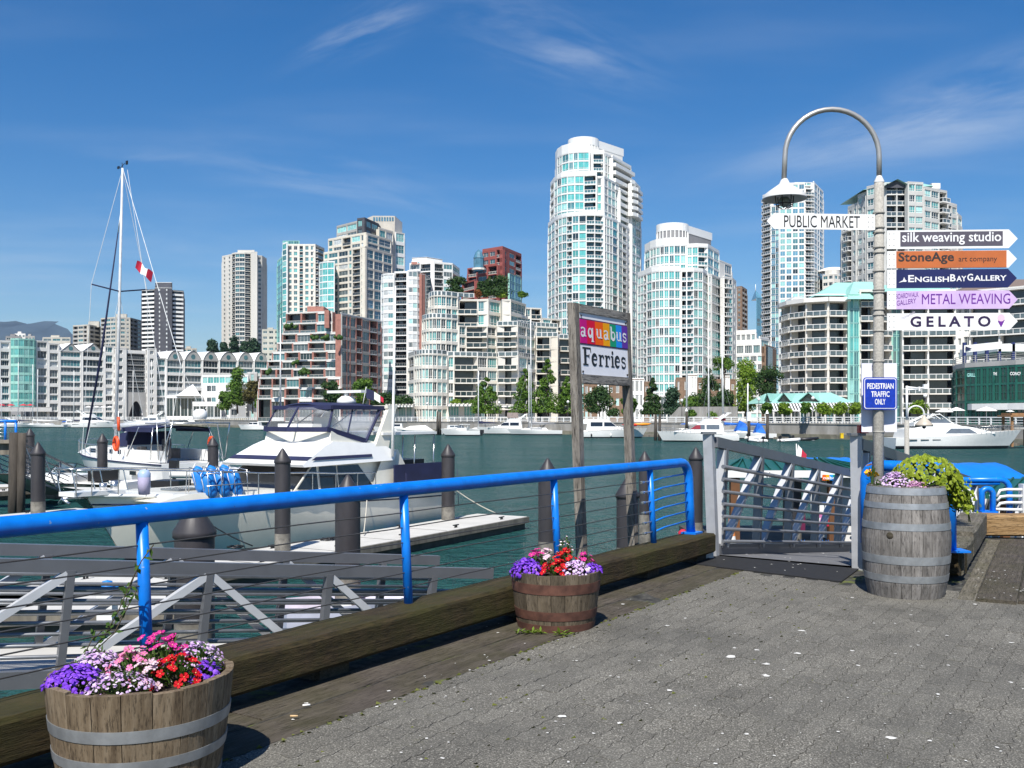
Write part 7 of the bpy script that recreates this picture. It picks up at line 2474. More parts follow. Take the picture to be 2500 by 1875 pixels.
# second blue railing behind the tall barrel
b2 = thing('blue_railing', 'short blue tube railing behind the tall barrel planter', 'railing', (3.6, 9.6, 0))
L0, L1 = Vector((3.52, 9.78)), Vector((4.12, 9.24))
c3 = L1 + D2 * .0
def p3(q, z):
    return (q.x, q.y, z)
dd = (L1 - L0).normalized()
pts = [p3(L0, .3), p3(L0, .94)] + [p3(L0 + dd * (.13 - .13 * cos(a)), .94 + .13 * sin(a)) for a in (.4, .8, 1.2, 1.57)] + [p3(L1 - dd * .13, 1.07)] + [p3(L1 - dd * .13 + dd * .13 * sin(a), .94 + .13 * cos(a)) for a in (.4, .8, 1.2, 1.57)] + [p3(L1, .3)]
part('frame_tube', MB().tube(pts, .055, 12), bluep, b2, True)
part('base_plate', MB().box(L1.x - .12, L1.x + .14, L1.y - .12, L1.y + .1, .288, .305), bluep, b2, True)
for z in (.45, .62, .79):
    part('cross_bar', MB().tube([p3(L0, z), p3(L1, z)], .02, 8), bluep, b2, True)
# ------------------------------------------------------------------ ferry sign
SGN = RP(5.283 + .2, -.13)
SG2 = RP(6.329 + .2, -.13)
SW_ = (SG2 - SGN).length
sg = thing('ferry_sign', 'weathered timber sign frame with a rainbow name panel over black lettering', 'sign', tuple(SGN), ANG)
sg.rotation_euler = (radians(-2.2), 0, ANG)
pw = .078
for x in (0, SW_):
    beamm = MB()
    rb = random.Random(int(x * 10) + 3)
    rows = []
    for i in range(9):
        z = lerp(-.5, 2.60, i / 8)
        e_ = [rb.uniform(-.003, .003) for _ in range(4)]
        h = pw / 2
        rows.append([(x - h + e_[0], -h, z), (x + h, -h + e_[1], z), (x + h + e_[2], h, z), (x - h, h + e_[3], z)])
    beamm.grid(rows, 0, False, closed=True)
    beamm.add(rows[-1], [(0, 1, 2, 3)])
    part('post', beamm, w_post, sg)
part('top_beam', MB().box(pw / 2, SW_ - pw / 2, -.045, .045, 2.52, 2.595), wood('weathered_sign_beam', (.11, .10, .09), (.22, .205, .185), (.32, .30, .27)), sg)
part('bottom_beam', MB().box(pw / 2, SW_ - pw / 2, -.045, .045, 1.865, 1.945), wood('weathered_sign_beam', (.11, .10, .09), (.22, .205, .185), (.32, .30, .27)), sg)
x0, x1 = pw / 2 + .003, SW_ - pw / 2 - .003
pnl = part('panel', MB().box(x0, x1, .0, .015, 1.946, 2.519), pmat('sign_panel_white', (.80, .80, .84), .7, var=.05, spec=.2), sg)
for (x, z) in ((x0 + .03, 2.49), (x1 - .03, 2.49), (x0 + .03, 1.97), (x1 - .03, 1.97)):
    link('bolt', MB().ball((0, 0, 0), .011, 6, 4).mesh('bolt', [blackp]), pnl, (x, -.004, z))
zb0, zb1 = 2.235, 2.455
part('dark_border', MB().box(x0, x1, -.003, -.0005, zb0 - .012, zb1 + .012), pmat('sign_plum', (.10, .015, .08), .5), sg)
cols = [(.55, .015, .22), (.66, .012, .05), (.85, .12, .012), (.85, .36, .012), (.012, .30, .16), (.02, .26, .75), (.12, .04, .33)]
wds = [1.0, 1.25, 1.25, 1.05, 1.05, .95, 1.0]
acc_, tw = 0, sum(wds)
xx = []
for i, cc in enumerate(cols):
    xa = lerp(x0, x1, acc_ / tw); acc_ += wds[i]; xb = lerp(x0, x1, acc_ / tw)
    xx.append((xa, xb))
    part('colour_stripe', MB().box(xa + .0005, xb - .0005, -.006, -.0032, zb0, zb1), pmat('sign_stripe_%s' % 'abcdefg'[i], cc, .8, var=.05, spec=.1), sg)
# bold serif letters drawn with broad strokes: unit box is x-height 1
def ribbon(mb, pts, ws, y):
    n = len(pts)
    L_, R_ = [], []
    for i, p in enumerate(pts):
        a, b = pts[max(0, i - 1)], pts[min(n - 1, i + 1)]
        d = Vector((b[0] - a[0], b[1] - a[1])).normalized()
        w = ws[i] if isinstance(ws, (list, tuple)) else ws
        L_.append((p[0] - d.y * w / 2, y, p[1] + d.x * w / 2)); R_.append((p[0] + d.y * w / 2, y, p[1] - d.x * w / 2))
    mb.add(L_ + R_, [(i, i + 1, n + i + 1, n + i) for i in range(n - 1)])
def arcs(cx, cy, rx, ry, a0, a1, k=14):
    return [(cx + rx * cos(radians(lerp(a0, a1, i / k))), cy + ry * sin(radians(lerp(a0, a1, i / k)))) for i in range(k + 1)]
def vw(n, lo, hi, ph=0):
    return [lo + (hi - lo) * abs(sin(pi * i / (n - 1) + ph)) for i in range(n)]
T, H = .25, .09
def glyph(ch):
    """strokes: list of (points, widths); advance"""
    if ch == 'a':
        return [(arcs(.30, .26, .20, .24, 90, 450, 20), vw(21, .09, .19, .1)), ([(.56, 0), (.56, .72)], T * .9), (arcs(.33, .72, .24, .22, 165, 0), vw(15, .22, .10)), ([(.50, .04), (.78, .04)], .08)], .84
    if ch == 'q':
        return [(arcs(.33, .5, .24, .44, 90, 450, 22), vw(23, .10, .24, .1)), ([(.64, .98), (.64, -.48)], T), ([(.46, -.46), (.84, -.46)], .09), ([(.52, .95), (.74, .99)], .08)], .90
    if ch == 'u':
        return [([(.20, .98), (.20, .28)], T), (arcs(.42, .28, .22, .24, 180, 320, 10), vw(11, .12, .12)), ([(.68, .98), (.68, .0)], T), ([(.02, .96), (.26, .96)], .08), ([(.52, .96), (.72, .96)], .08), ([(.64, .04), (.90, .04)], .08)], .94
    if ch == 'b':
        return [([(.20, 1.5), (.20, .04)], T), ([(.02, 1.47), (.28, 1.47)], .09), (arcs(.46, .48, .25, .44, 90, 450, 22), vw(23, .10, .24, .1))], .86
    if ch == 's':
        return [(arcs(.34, .73, .22, .21, 25, 270, 14), vw(15, .10, .17)), (arcs(.34, .26, .24, .25, 90, -160, 14), vw(15, .17, .10, .5)), ([(.56, .98), (.56, .70)], .07), ([(.10, .02), (.10, .32)], .07)], .72
    if ch == 'F':
        return [([(.34, 1.5), (.34, 0)], .30), ([(.04, 1.46), (.98, 1.46)], .10), ([(.94, 1.5), (.98, 1.12)], .10), ([(.40, .80), (.76, .80)], .09), ([(.76, .98), (.76, .62)], .08), ([(.06, .04), (.66, .04)], .09)], 1.06
    if ch == 'e':
        return [(arcs(.36, .5, .27, .45, 8, 320, 22), vw(23, .09, .26)), ([(.14, .54), (.62, .54)], .09)], .78
    if ch == 'r':
        return [([(.24, .98), (.24, .0)], T), ([(.02, .95), (.28, .95)], .09), ([(.04, .04), (.48, .04)], .08), (arcs(.50, .66, .22, .28, 170, 60, 8), .11), (arcs(.60, .80, .05, .05, 0, 360, 8), .10)], .74
    if ch == 'i':
        return [([(.24, .98), (.24, .0)], T), ([(.02, .95), (.28, .95)], .09), ([(.04, .04), (.46, .04)], .08), (arcs(.24, 1.3, .065, .065, 0, 360, 10), .13)], .50
def lettering(parent, word, cx_list, zb, xh, wx, y, m, k=1.4):
    for ch, cx in zip(word, cx_list):
        st_, adv = glyph(ch)
        mb = MB()
        for i, (pts, ws) in enumerate(st_):
            ribbon(mb, [(cx + (px - adv / 2) * wx, zb + pz * xh) for px, pz in pts], [w * xh * k for w in ws] if isinstance(ws, list) else ws * xh * k, y - i * .0004)
        part('letter', mb, m, parent)
lt_w = pmat('sign_letter_white', (.75, .75, .76), .5, var=.02)
lt_k = pmat('sign_letter_black', (.008, .008, .009), .5, var=.02)
lettering(sg, 'aquabus', [(a + b) / 2 - .004 for a, b in xx], 2.30, .085, .135, -.0075, lt_w)
adv = [glyph(c)[1] for c in 'Ferries']
tot = sum(adv)
cxs, q = [], 0
for a in adv:
    cxs.append(lerp(x0 + .03, x1 - .035, (q + a / 2) / tot)); q += a
lettering(sg, 'Ferries', cxs, 2.035, .108, (x1 - x0 - .065) / tot, -.002, lt_k)
for o in sg.children:
    if o.name.split('.')[0] in ('panel', 'dark_border', 'colour_stripe', 'letter'):
        o.location.y -= .034
# ------------------------------------------------------------------ lamp post with arrow signs
LX, LY = 3.585, 9.62
SC = LY / F
def lx(px):
    return (px - 2147) * SC
def lz(py):
    return gz(py, LY)
conc = pmat('speckled_grey_post', (.33, .315, .28), .75, scale=60, var=.22, bump=.1, bdist=.003)
lp_ = thing('street_lamp', 'tall grey lamp post with a swan-neck arm and white bell shade', 'lamp post', (LX, LY, 0))
part('pole', MB().tube([(0, 0, -.02), (0, 0, 1.8), (.008, 0, lz(446))], [.054, .051, .046], 20), conc, lp_)
part('pole_cap', MB().lathe([(.048, lz(446)), (.049, lz(443)), (.026, lz(431)), (.024, lz(428))], 18, .008, 0), white, lp_)
ra = 115 * SC
zc2 = lz(382)
pts = [(.008, 0, lz(430)), (.008, 0, zc2)] + [(.008 - ra + ra * cos(a), 0, zc2 + ra * 1.0 * sin(a)) for a in [pi * i / 20 for i in range(1, 20)]] + [(.008 - 2 * ra, 0, zc2), (.008 - 2 * ra - .01, 0, lz(440))]
part('swan_neck', MB().tube(pts, .0255, 12), pmat('neck_steel', (.42, .41, .39), .4, metal=.5), lp_)
sxx = lx(1918)
prof = [(.025, lz(436)), (.036, lz(440)), (.052, lz(449)), (.085, lz(455)), (.15, lz(466)), (.19, lz(474)), (.212, lz(484)), (.213, lz(487)), (.205, lz(486)), (.15, lz(472)), (.03, lz(462))]
part('lamp_shade', MB().lathe(prof, 28, sxx, 0), pmat('lamp_white', (.60, .60, .58), .5, var=.08, scale=8), lp_)
part('lamp_bulb', MB().lathe([(.04, lz(482)), (.055, lz(488)), (.052, lz(500)), (.02, lz(505))], 12, sxx, 0), pmat('lamp_glass', (.18, .22, .2), .1), lp_)
mb = MB()
for k in range(6):
    a = 2 * pi * k / 6
    mb.tube([(sxx + .09 * cos(a), .09 * sin(a), lz(478)), (sxx + .08 * cos(a), .08 * sin(a), lz(503)), (sxx + .03 * cos(a), .03 * sin(a), lz(509))], .005, 4)
mb.tube([(sxx + .083 * cos(2 * pi * i / 14), .083 * sin(2 * pi * i / 14), lz(498)) for i in range(15)], .005, 4)
part('bulb_cage', mb, blackp, lp_)
for py in (520, 556, 568, 604, 617, 662, 708, 714, 756, 769, 808, 882, 1054):
    part('clamp_band', MB().lathe([(.055, lz(py) - .009), (.0575, lz(py) - .006), (.0575, lz(py) + .006), (.054, lz(py) + .009)], 18, .003, 0), conc, lp_)
def fit_text(s, w, h, m, parent, x, z, y=-.006, bold=.0, shear=0., name='lettering', sp=1.0):
    cu = bpy.data.curves.new('t', 'FONT')
    cu.body = s
    cu.size = 1
    cu.offset = bold
    cu.shear = shear
    cu.space_character = sp
    cu.resolution_u = 3
    o = bpy.data.objects.new('t', cu)
    COL.objects.link(o)
    dg = bpy.context.evaluated_depsgraph_get()
    me = bpy.data.meshes.new_from_object(o.evaluated_get(dg))
    bpy.data.objects.remove(o)
    bpy.data.curves.remove(cu)
    xs_ = [v.co.x for v in me.vertices]; ys_ = [v.co.y for v in me.vertices]
    x0_, y0_ = min(xs_), min(ys_)
    fx, fz = w / (max(xs_) - x0_), h / (max(ys_) - y0_)
    for v in me.vertices:
        v.co = Vector(((v.co.x - x0_) * fx, 0, (v.co.y - y0_) * fz))
    me.name = name
    me.materials.clear()
    me.materials.append(m)
    return link(name, me, parent, (x, y, z))
purple = pmat('purple_letter', (.13, .02, .26), .5)
navyl = pmat('deep_violet_letter', (.02, .008, .05), .5)
def arrow_sign(label, pxa, pxb, py0, py1, m, tip_m=None, left=False, yaw=-.05, panel=None, panel_m=None, bracket=True):
    """sign board from pxa (at the post) to pxb (tip); rows py0 (top) to py1 (bottom)"""
    zt_, zb_ = lz(py0), lz(py1)
    t = thing('arrow_sign', label, 'sign', (LX, LY - .062, (zt_ + zb_) / 2), yaw, 'arrow signs on the lamp post')
    t.scale = (.985, 1, 1)
    h = (zt_ - zb_) / 2
    a, b = lx(pxa), lx(pxb)
    s = -1 if left else 1
    nb = b - s * h * .95
    pts = [(a, -h), (nb, -h), (b, 0), (nb, h), (a, h)]
    if left:
        pts = list(reversed(pts))
    n = len(pts)
    mb = MB().add([(x, -.004, z) for x, z in pts] + [(x, .004, z) for x, z in pts], [tuple(range(n)), tuple(reversed(range(n, 2 * n)))] + [(i, n + i, n + (i + 1) % n, (i + 1) % n) for i in range(n)])
    part('board', mb, m, t)
    br_ = s * 22 * SC
    part('bracket', MB().box(min(a, a + br_), max(a, a + br_), -.007, -.0042, -h, h), white, t)
    mb = MB()
    for i in range(3):
        for j in (0, 1):
            mb.lathe([(.0045, 0), (.001, .004)], 6)
            k = 12
            for q in range(len(mb.v) - k, len(mb.v)):
                (x, y, z) = mb.v[q]
                mb.v[q] = (a + br_ * (.25 + .5 * j) + x, -.007 - z, y + h * .62 * (i - 1))
    part('rivet', mb, blackp, t, kind='stuff')
    return t, h
Wb = pmat('sign_white', (.76, .76, .75), .4, var=.03)
t, h = arrow_sign('white arrow sign pointing left with tall black capitals', 2132, 1861, 527, 565, Wb, left=True, yaw=.06)
fit_text('PUBLIC MARKET', 190 * SC, 29 * SC, lt_k, t, lx(1904), -h + 4.5 * SC)
t, h = arrow_sign('white arrow sign with a grey-violet panel and white lower-case lettering', 2162, 2476, 566, 611, Wb)
part('panel', MB().box(lx(2194), lx(2440), -.0075, -.0045, -h * .72, h * .82), pmat('grey_violet_panel', (.085, .075, .10), .5), t)
fit_text('silk weaving studio', 238 * SC, 31 * SC, lt_w, t, lx(2198), -h * .60, y=-.009, bold=.012)
t, h = arrow_sign('burnt orange arrow sign with dark grey lettering', 2162, 2474, 616, 658, Wb)
part('panel', MB().box(lx(2184), lx(2449), -.0075, -.0045, -h * .97, h * .97), pmat('burnt_orange_panel', (.45, .12, .03), .5), t)
dkt = pmat('charcoal_letter', (.03, .022, .02), .5)
fit_text('StoneAge', 134 * SC, 29 * SC, dkt, t, lx(2189), -h * .55, y=-.009, bold=.022)
fit_text('art company', 92 * SC, 14 * SC, dkt, t, lx(2334), -h * .45, y=-.009)
t, h = arrow_sign('navy arrow sign with white small capitals and a bird emblem', 2162, 2474, 661, 706, pmat('navy_sign', (.012, .016, .085), .4))
fit_text('E', 14 * SC, 17 * SC, lt_w, t, lx(2213), -h * .36, y=-.006, bold=.02)
fit_text('NGLISH', 82 * SC, 13 * SC, lt_w, t, lx(2229), -h * .36, y=-.006, bold=.02)
fit_text('B', 13 * SC, 17 * SC, lt_w, t, lx(2314), -h * .30, y=-.006, bold=.02)
fit_text('AY', 24 * SC, 13 * SC, lt_w, t, lx(2329), -h * .30, y=-.006, bold=.02)
fit_text('G', 14 * SC, 17 * SC, lt_w, t, lx(2355), -h * .26, y=-.006, bold=.02)
fit_text('ALLERY', 78 * SC, 13 * SC, lt_w, t, lx(2371), -h * .26, y=-.006, bold=.02)
bx, bz = lx(2190), -h * .42
bp_ = [(0, 0), (10, 2.5), (17, 2), (20, 4.5), (17, 6), (15, 9), (13, 14), (11.5, 9), (10, 5.5), (5, 3.5)]
part('bird_emblem', MB().add([(bx + x * SC, -.006, bz + z * SC) for x, z in bp_], [tuple(range(len(bp_)))]), lt_w, t)
t, h = arrow_sign('pale lilac arrow sign with bold purple capitals', 2162, 2476, 713, 757, pmat('lilac_sign', (.55, .40, .66), .45))
fit_text('METAL WEAVING', 212 * SC, 25 * SC, purple, t, lx(2246), -h * .46, y=-.006)
fit_text('BOARDWALK', 56 * SC, 12 * SC, purple, t, lx(2183), h * .12, y=-.006, shear=.2).rotation_euler = (0, -.10, 0)
fit_text('GALLERY', 48 * SC, 12 * SC, purple, t, lx(2186), -h * .62, y=-.006, shear=.2).rotation_euler = (0, -.14, 0)
t, h = arrow_sign('white arrow sign with wide dark capitals and a small ice cream cone', 2162, 2476, 767, 808, Wb)
fit_text('GELATO', 193 * SC, 26 * SC, navyl, t, lx(2218), -h * .62, y=-.006, bold=.03, sp=1.5)
fit_text('Homemade', 36 * SC, 7 * SC, pmat('pale_script', (.45, .42, .5), .5), t, lx(2198), h * .25, y=-.006, shear=.3).rotation_euler = (0, -.45, 0)
part('cone_emblem', MB().add([(lx(2428), -.006, h * .05), (lx(2436), -.006, -h * .72), (lx(2445), -.006, h * .18)], [(0, 1, 2)]), purple, t)
part('scoop_emblem', MB().add([(lx(2436) + 9 * SC * cos(a), -.0062, h * .42 + 9 * SC * sin(a)) for a in [2 * pi * i / 12 for i in range(12)]], [tuple(range(12))]), pmat('pale_pink', (.7, .5, .6), .5), t)
# backing board and blue notice
bb = thing('backing_board', 'plain white board strapped behind the lamp post', 'board', (LX, LY + .056, lz(970)), -.05)
part('board', MB().box(lx(2112), lx(2197), 0, .018, -85 * SC, 84 * SC), pmat('board_white', (.70, .70, .78), .5, var=.03), bb)
ps = thing('notice_sign', 'blue rounded notice plate with white capitals on the lamp post', 'sign', (LX, LY - .062, lz(961)), .03)
def rrect(x0, x1, z0, z1, r, y):
    o = []
    for (cx, cz, a0) in ((x1 - r, z1 - r, 0), (x0 + r, z1 - r, 90), (x0 + r, z0 + r, 180), (x1 - r, z0 + r, 270)):
        for i in range(5):
            a = radians(a0 + 22.5 * i)
            o.append((cx + r * cos(a), y, cz + r * sin(a)))
    return o
def plate(x0, x1, z0, z1, r, ya, yb, m, name, parent):
    f, k = rrect(x0, x1, z0, z1, r, ya), rrect(x0, x1, z0, z1, r, yb)
    n = len(f)
    part(name, MB().add(f + k, [tuple(reversed(range(n))), tuple(range(n, 2 * n))] + [(i, (i + 1) % n, n + (i + 1) % n, n + i) for i in range(n)]), m, parent)
bsg = pmat('notice_blue', (.006, .035, .36), .4, var=.15, scale=30)
X0, X1, Z1 = lx(2104), lx(2187), 39 * SC
plate(X0, X1, -Z1, Z1, .028, -.003, .003, bsg, 'plate', ps)
plate(X0 + .009, X1 - .009, -Z1 + .009, Z1 - .009, .022, -.0045, -.0032, lt_w, 'white_border', ps)
plate(X0 + .016, X1 - .016, -Z1 + .016, Z1 - .016, .018, -.006, -.0047, bsg, 'blue_field', ps)
fit_text('PEDESTRIAN', 65 * SC, 14 * SC, lt_w, ps, lx(2113), 11 * SC, y=-.0075, bold=.022)
fit_text('TRAFFIC', 45 * SC, 14 * SC, lt_w, ps, lx(2123), -8.5 * SC, y=-.0075, bold=.022)
fit_text('ONLY', 26 * SC, 14 * SC, lt_w, ps, lx(2132), -27 * SC, y=-.0075, bold=.022)
mb = MB()
for x in (2118, 2145, 2172):
    mb.ball((lx(x), -.006, 33.5 * SC), .004, 6, 4)
part('bolt', mb, steel, ps, kind='stuff')
# ------------------------------------------------------------------ planters
def barrel_wood(name, c0, c1, c2, stain):
    if name in MC:
        return MC[name]
    m = wood(name, c0, c1, c2, 0, 1.6, .3, (7, 7, .9), .7)
    t = m.node_tree
    b = t.nodes['Principled BSDF']
    src = b.inputs['Base Color'].links[0].from_socket
    oi = N(t, 'ShaderNodeObjectInfo').outputs['Random']
    hs = N(t, 'ShaderNodeHueSaturation')
    LK(t, M('ADD', M('MULTIPLY', oi, .42, tree=t), .78, tree=t), hs.inputs['Value'])
    LK(t, src, hs.inputs['Color'])
    LK(t, hs.outputs[0], b.inputs['Base Color'])
    return m
def planter(name, label, P, prof, nst, hoops, wm_, hm_, soil_z, thick=.028, gap=.0017, top_hoop=None):
    """prof: list (r,z) outside of a stave bottom to top; hoops: list (z0,z1)"""
    t = thing(name, label, 'planter', (P[0], P[1], 0))
    zs = [z for r, z in prof]
    def rad(z):
        for (r0, z0), (r1, z1) in zip(prof, prof[1:]):
            if z0 <= z <= z1:
                return lerp(r0, r1, (z - z0) / (z1 - z0))
        return prof[-1][0]
    da = pi / nst
    for v in range(3):
        mb = MB()
        rows = []
        for (r, z) in prof:
            g = gap / r
            rows.append([(r * cos(a), r * sin(a), z) for a in (-da + g, -da * .4, da * .4, da - g)] + [((r - thick) * cos(a), (r - thick) * sin(a), z) for a in (da - g, -da + g)])
        dz = (0, .004, -.005)[v]
        rows[-1] = [(x, y, z + dz) for x, y, z in rows[-1]]
        mb.grid(rows, 0, False, closed=True)
        mb.add(rows[-1], [tuple(range(6))])
        me = mb.mesh('stave', [wm_])
        for k in range(v, nst, 3):
            link('stave', me, t, (0, 0, 0), 2 * pi * k / nst)
    for (z0, z1) in hoops:
        r0, r1, rm = rad(z0), rad(z1), rad((z0 + z1) / 2)
        part('hoop', MB().lathe([(r0 + .0035, z0), (rm + .004, (z0 + z1) / 2), (r1 + .0035, z1)], 48).lathe([(r1 + .0035, z1), (r1 - .004, z1)], 48).lathe([(r0 - .004, z0), (r0 + .0035, z0)], 48), hm_, t)
    part('soil', MB().lathe([(rad(soil_z) - thick * .9, soil_z - .02), (rad(soil_z) * .6, soil_z), (.01, soil_z + .03)], 24), pmat('potting_soil', (.03, .02, .012), .95, scale=30, bump=.6), t)
    if name == 'barrel_planter':
        link('bung', MB().lathe([(.03, 0), (.022, .006), (.001, .007)], 12).mesh('bung', [w_plank]), t, (-.245, -.275, .54)).rotation_euler = (pi / 2, 0, -.73)
    return t
hoop_g = pmat('dull_zinc_hoop', (.30, .315, .325), .45, metal=.5, var=.2, scale=9)
hoop_r = pmat('rusty_hoop', (.07, .030, .021), .75, metal=.25, scale=12, col2=(.14, .062, .042))
bw1 = barrel_wood('grey_oak_stave', (.07, .048, .028), (.155, .115, .072), (.235, .185, .125), 0)
bw2 = barrel_wood('brown_oak_stave', (.050, .038, .025), (.10, .078, .052), (.155, .125, .09), 0)
bw3 = barrel_wood('silvery_oak_stave', (.085, .078, .072), (.175, .163, .15), (.26, .245, .23), 0)
PN = (-1.60, 4.245)
planter('half_barrel_planter', 'nearest half-barrel planter with zinc hoops, lower left corner', PN, [(.325, 0), (.350, .15), (.369, .30), (.384, .45)], 20, [(.255, .305), (.135, .178), (.0, .04)], bw1, hoop_g, .40, .03)
PM = (.327, 7.33)
planter('half_barrel_planter', 'middle half-barrel planter with rust-brown hoops against the edge timber', PM, [(.283, 0), (.306, .14), (.323, .28), (.334, .415)], 20, [(.275, .348), (.085, .150), (.0, .052)], bw2, hoop_r, .37, .026)
PB = (3.46, 8.64)
planter('barrel_planter', 'tall grey whole-barrel planter with zinc hoops beside the lamp post', PB,
        [(.315, 0), (.340, .12), (.358, .28), (.368, .44), (.369, .50), (.358, .66), (.340, .82), (.318, .955)], 26,
        [(.885, .945), (.765, .815), (.585, .645), (.295, .365), (.14, .20)], bw3, hoop_g, .90, .026)
# ------------------------------------------------------------------ flowers
def bloom_mesh(col, r, petals=5, eye=(.7, .6, .2), seed=1):
    rb = random.Random(seed)
    mb = MB()
    for k in range(petals):
        a = 2 * pi * k / petals + rb.uniform(-.15, .15)
        da_ = pi / petals * .98
        c1 = (r * .62 * cos(a - da_), r * .62 * sin(a - da_), r * .22)
        c2 = (r * .62 * cos(a + da_), r * .62 * sin(a + da_), r * .22)
        tp = (r * cos(a), r * sin(a), r * rb.uniform(.05, .3))
        t1 = (r * .98 * cos(a - da_ * .6), r * .98 * sin(a - da_ * .6), r * .16)
        t2 = (r * .98 * cos(a + da_ * .6), r * .98 * sin(a + da_ * .6), r * .16)
        mb.add([(0, 0, -r * .1), c1, t1, tp, t2, c2], [(0, 1, 2, 3), (0, 3, 4, 5)], 0)
    mb.ball((0, 0, r * .05), r * .13, 5, 3, 1)
    return mb.mesh('bloom', [leafmat('petal_' + col[0], col[1], col[2], .2, 9, .12, col[2]), pmat('flower_eye_' + col[0], eye, .7)])
PUR = ('violet', (.10, .02, .40), (.22, .06, .62))
PNK = ('pink', (.62, .10, .30), (.78, .32, .50))
MAG = ('magenta', (.48, .015, .20), (.66, .05, .32))
RED = ('red', (.45, .002, .008), (.60, .008, .018))
LAV = ('lavender', (.42, .22, .50), (.66, .50, .72))
PAL = ('pale_pink', (.62, .40, .50), (.75, .60, .66))
lf_pl = leafmat('planter_leaf', (.03, .075, .012), (.10, .17, .03), .2)
lf_gr = leafmat('planter_grey_leaf', (.05, .085, .03), (.13, .18, .07), .2)
def leaf_quad(mb, c, L, w, d, up, rb):
    d = d.normalized()
    sx = d.cross(up)
    if sx.length < .01:
        sx = Vector((1, 0, 0))
    sx.normalize()
    m1 = c + d * L * .5 + up * L * .08
    tp = c + d * L - up * L * .1
    mb.add([c, m1 - sx * w / 2, tp, m1 + sx * w / 2], [(0, 1, 2, 3)])
def plant(label, c, rad, hgt, col, nb, br_, nl, mat, petals=5, tiny=0, group=None, name='flowering_plant', eye=(.7, .6, .2), ll=.045):
    """one flowering plant: leafy mound with blooms on its surface"""
    rb = random.Random(int(c[0] * 900 + c[1] * 77 + nb))
    t = thing(name, label, 'plant', c, 0, group)
    mb = MB()
    for i in range(nl):
        a, e = rb.uniform(0, 2 * pi), rb.uniform(.0, 1.3)
        d = Vector((cos(a) * cos(e), sin(a) * cos(e), sin(e) * .9 + .1))
        p = Vector((rad * .75 * d.x * rb.uniform(.3, 1), rad * .75 * d.y * rb.uniform(.3, 1), hgt * d.z * rb.uniform(.2, .95)))
        leaf_quad(mb, p, ll * rb.uniform(.6, 1.3), ll * .38, d + Vector((rb.uniform(-.5, .5), rb.uniform(-.5, .5), rb.uniform(0, .6))), Vector((0, 0, 1)), rb)
    part('foliage', mb, mat, t)
    mb = MB()
    for i in range(8):
        a = rb.uniform(0, 2 * pi)
        mb.tube([(0, 0, -.05), (rad * .5 * cos(a), rad * .5 * sin(a), hgt * .7)], .003, 4, caps=False)
    part('stem', mb, mat, t)
    def spot():
        a, e = rb.uniform(0, 2 * pi), rb.uniform(.1, 1.5)
        d = Vector((cos(a) * cos(e), sin(a) * cos(e), sin(e)))
        k = rb.uniform(.85, 1.08)
        return Vector((rad * d.x * k, rad * d.y * k, hgt * d.z * k)), d
    if tiny:
        mb = MB()
        for i in range(tiny):
            p, d = spot()
            d = (d + Vector((rb.uniform(-.6, .6), rb.uniform(-.6, .6), rb.uniform(-.2, .6)))).normalized()
            a = d.cross(Vector((.3, .2, .9))).normalized(); b = d.cross(a)
            r = br_ * rb.uniform(.7, 1.25)
            k = 5
            mb.add([p + d * r * .35] + [p + (a * cos(2 * pi * j / k) + b * sin(2 * pi * j / k)) * r for j in range(k)], [(0, 1 + j, 1 + (j + 1) % k) for j in range(k)], rb.choice((0, 0, 1)))
        c2_ = (leafmat('petal_' + col[0], col[1], col[2], .2, 9, .12, col[2]), leafmat('petal_light_' + col[0], col[2], tuple(min(.85, x * 1.35 + .05) for x in col[2]), .2, 9, 0, col[2]))
        part('blossoms', mb, c2_, t, kind='stuff')
    else:
        mes = [bloom_mesh(col, br_, petals, eye, s) for s in (1, 2, 3)]
        for i in range(nb):
            p, d = spot()
            o = link('bloom', mes[i % 3], t, p)
            dd_ = (d + Vector((rb.uniform(-.4, .4), -.25 + rb.uniform(-.4, .4), rb.uniform(.1, .6)))).normalized()
            q = dd_.to_track_quat('Z', 'Y')
            o.rotation_mode = 'QUATERNION'
            o.rotation_quaternion = q
            o.scale = [rb.uniform(.75, 1.2)] * 3
    return t
def inN(dx, dy, z=.41):
    return (PN[0] + dx, PN[1] + dy, z)
G1 = 'flowers in the nearest half barrel'
plant('deep violet lobelia mound at the left front of the nearest half barrel', inN(-.22, -.15), .125, .10, PUR, 0, .0105, 110, lf_gr, tiny=460, group=G1)
plant('lavender lobelia behind the violet mound, left rim of the nearest half barrel', inN(-.20, .02), .13, .12, LAV, 0, .009, 110, lf_gr, tiny=260, group=G1)
plant('pink flowers standing left of the blue post in the nearest half barrel', inN(-.03, .0), .13, .135, PNK, 34, .019, 110, lf_pl, group=G1)
plant('tall magenta flowers right before the blue post', inN(.0, .15), .10, .165, MAG, 20, .018, 90, lf_pl, group=G1)
plant('pale lavender alyssum at the front centre of the nearest half barrel', inN(-.01, -.22), .15, .085, LAV, 0, .0078, 130, lf_gr, tiny=330, group=G1)
plant('red and crimson flowers right of centre in the nearest half barrel', inN(.17, -.06), .12, .12, RED, 40, .019, 110, lf_pl, group=G1)
plant('pale pink flowers between the red ones and the pale alyssum', inN(.07, -.10), .08, .12, PAL, 16, .018, 40, lf_pl, group=G1)
plant('lavender-white cluster at the back right of the nearest half barrel', inN(.17, .17), .14, .12, LAV, 0, .0095, 120, lf_gr, tiny=330, group=G1)
plant('magenta flowers amid the back row of the nearest half barrel', inN(.09, .09), .09, .17, MAG, 18, .019, 80, lf_pl, group=G1)
plant('small violet lobelia at the right rim of the nearest half barrel', inN(.28, -.02), .07, .085, PUR, 0, .011, 30, lf_gr, tiny=110, group=G1)
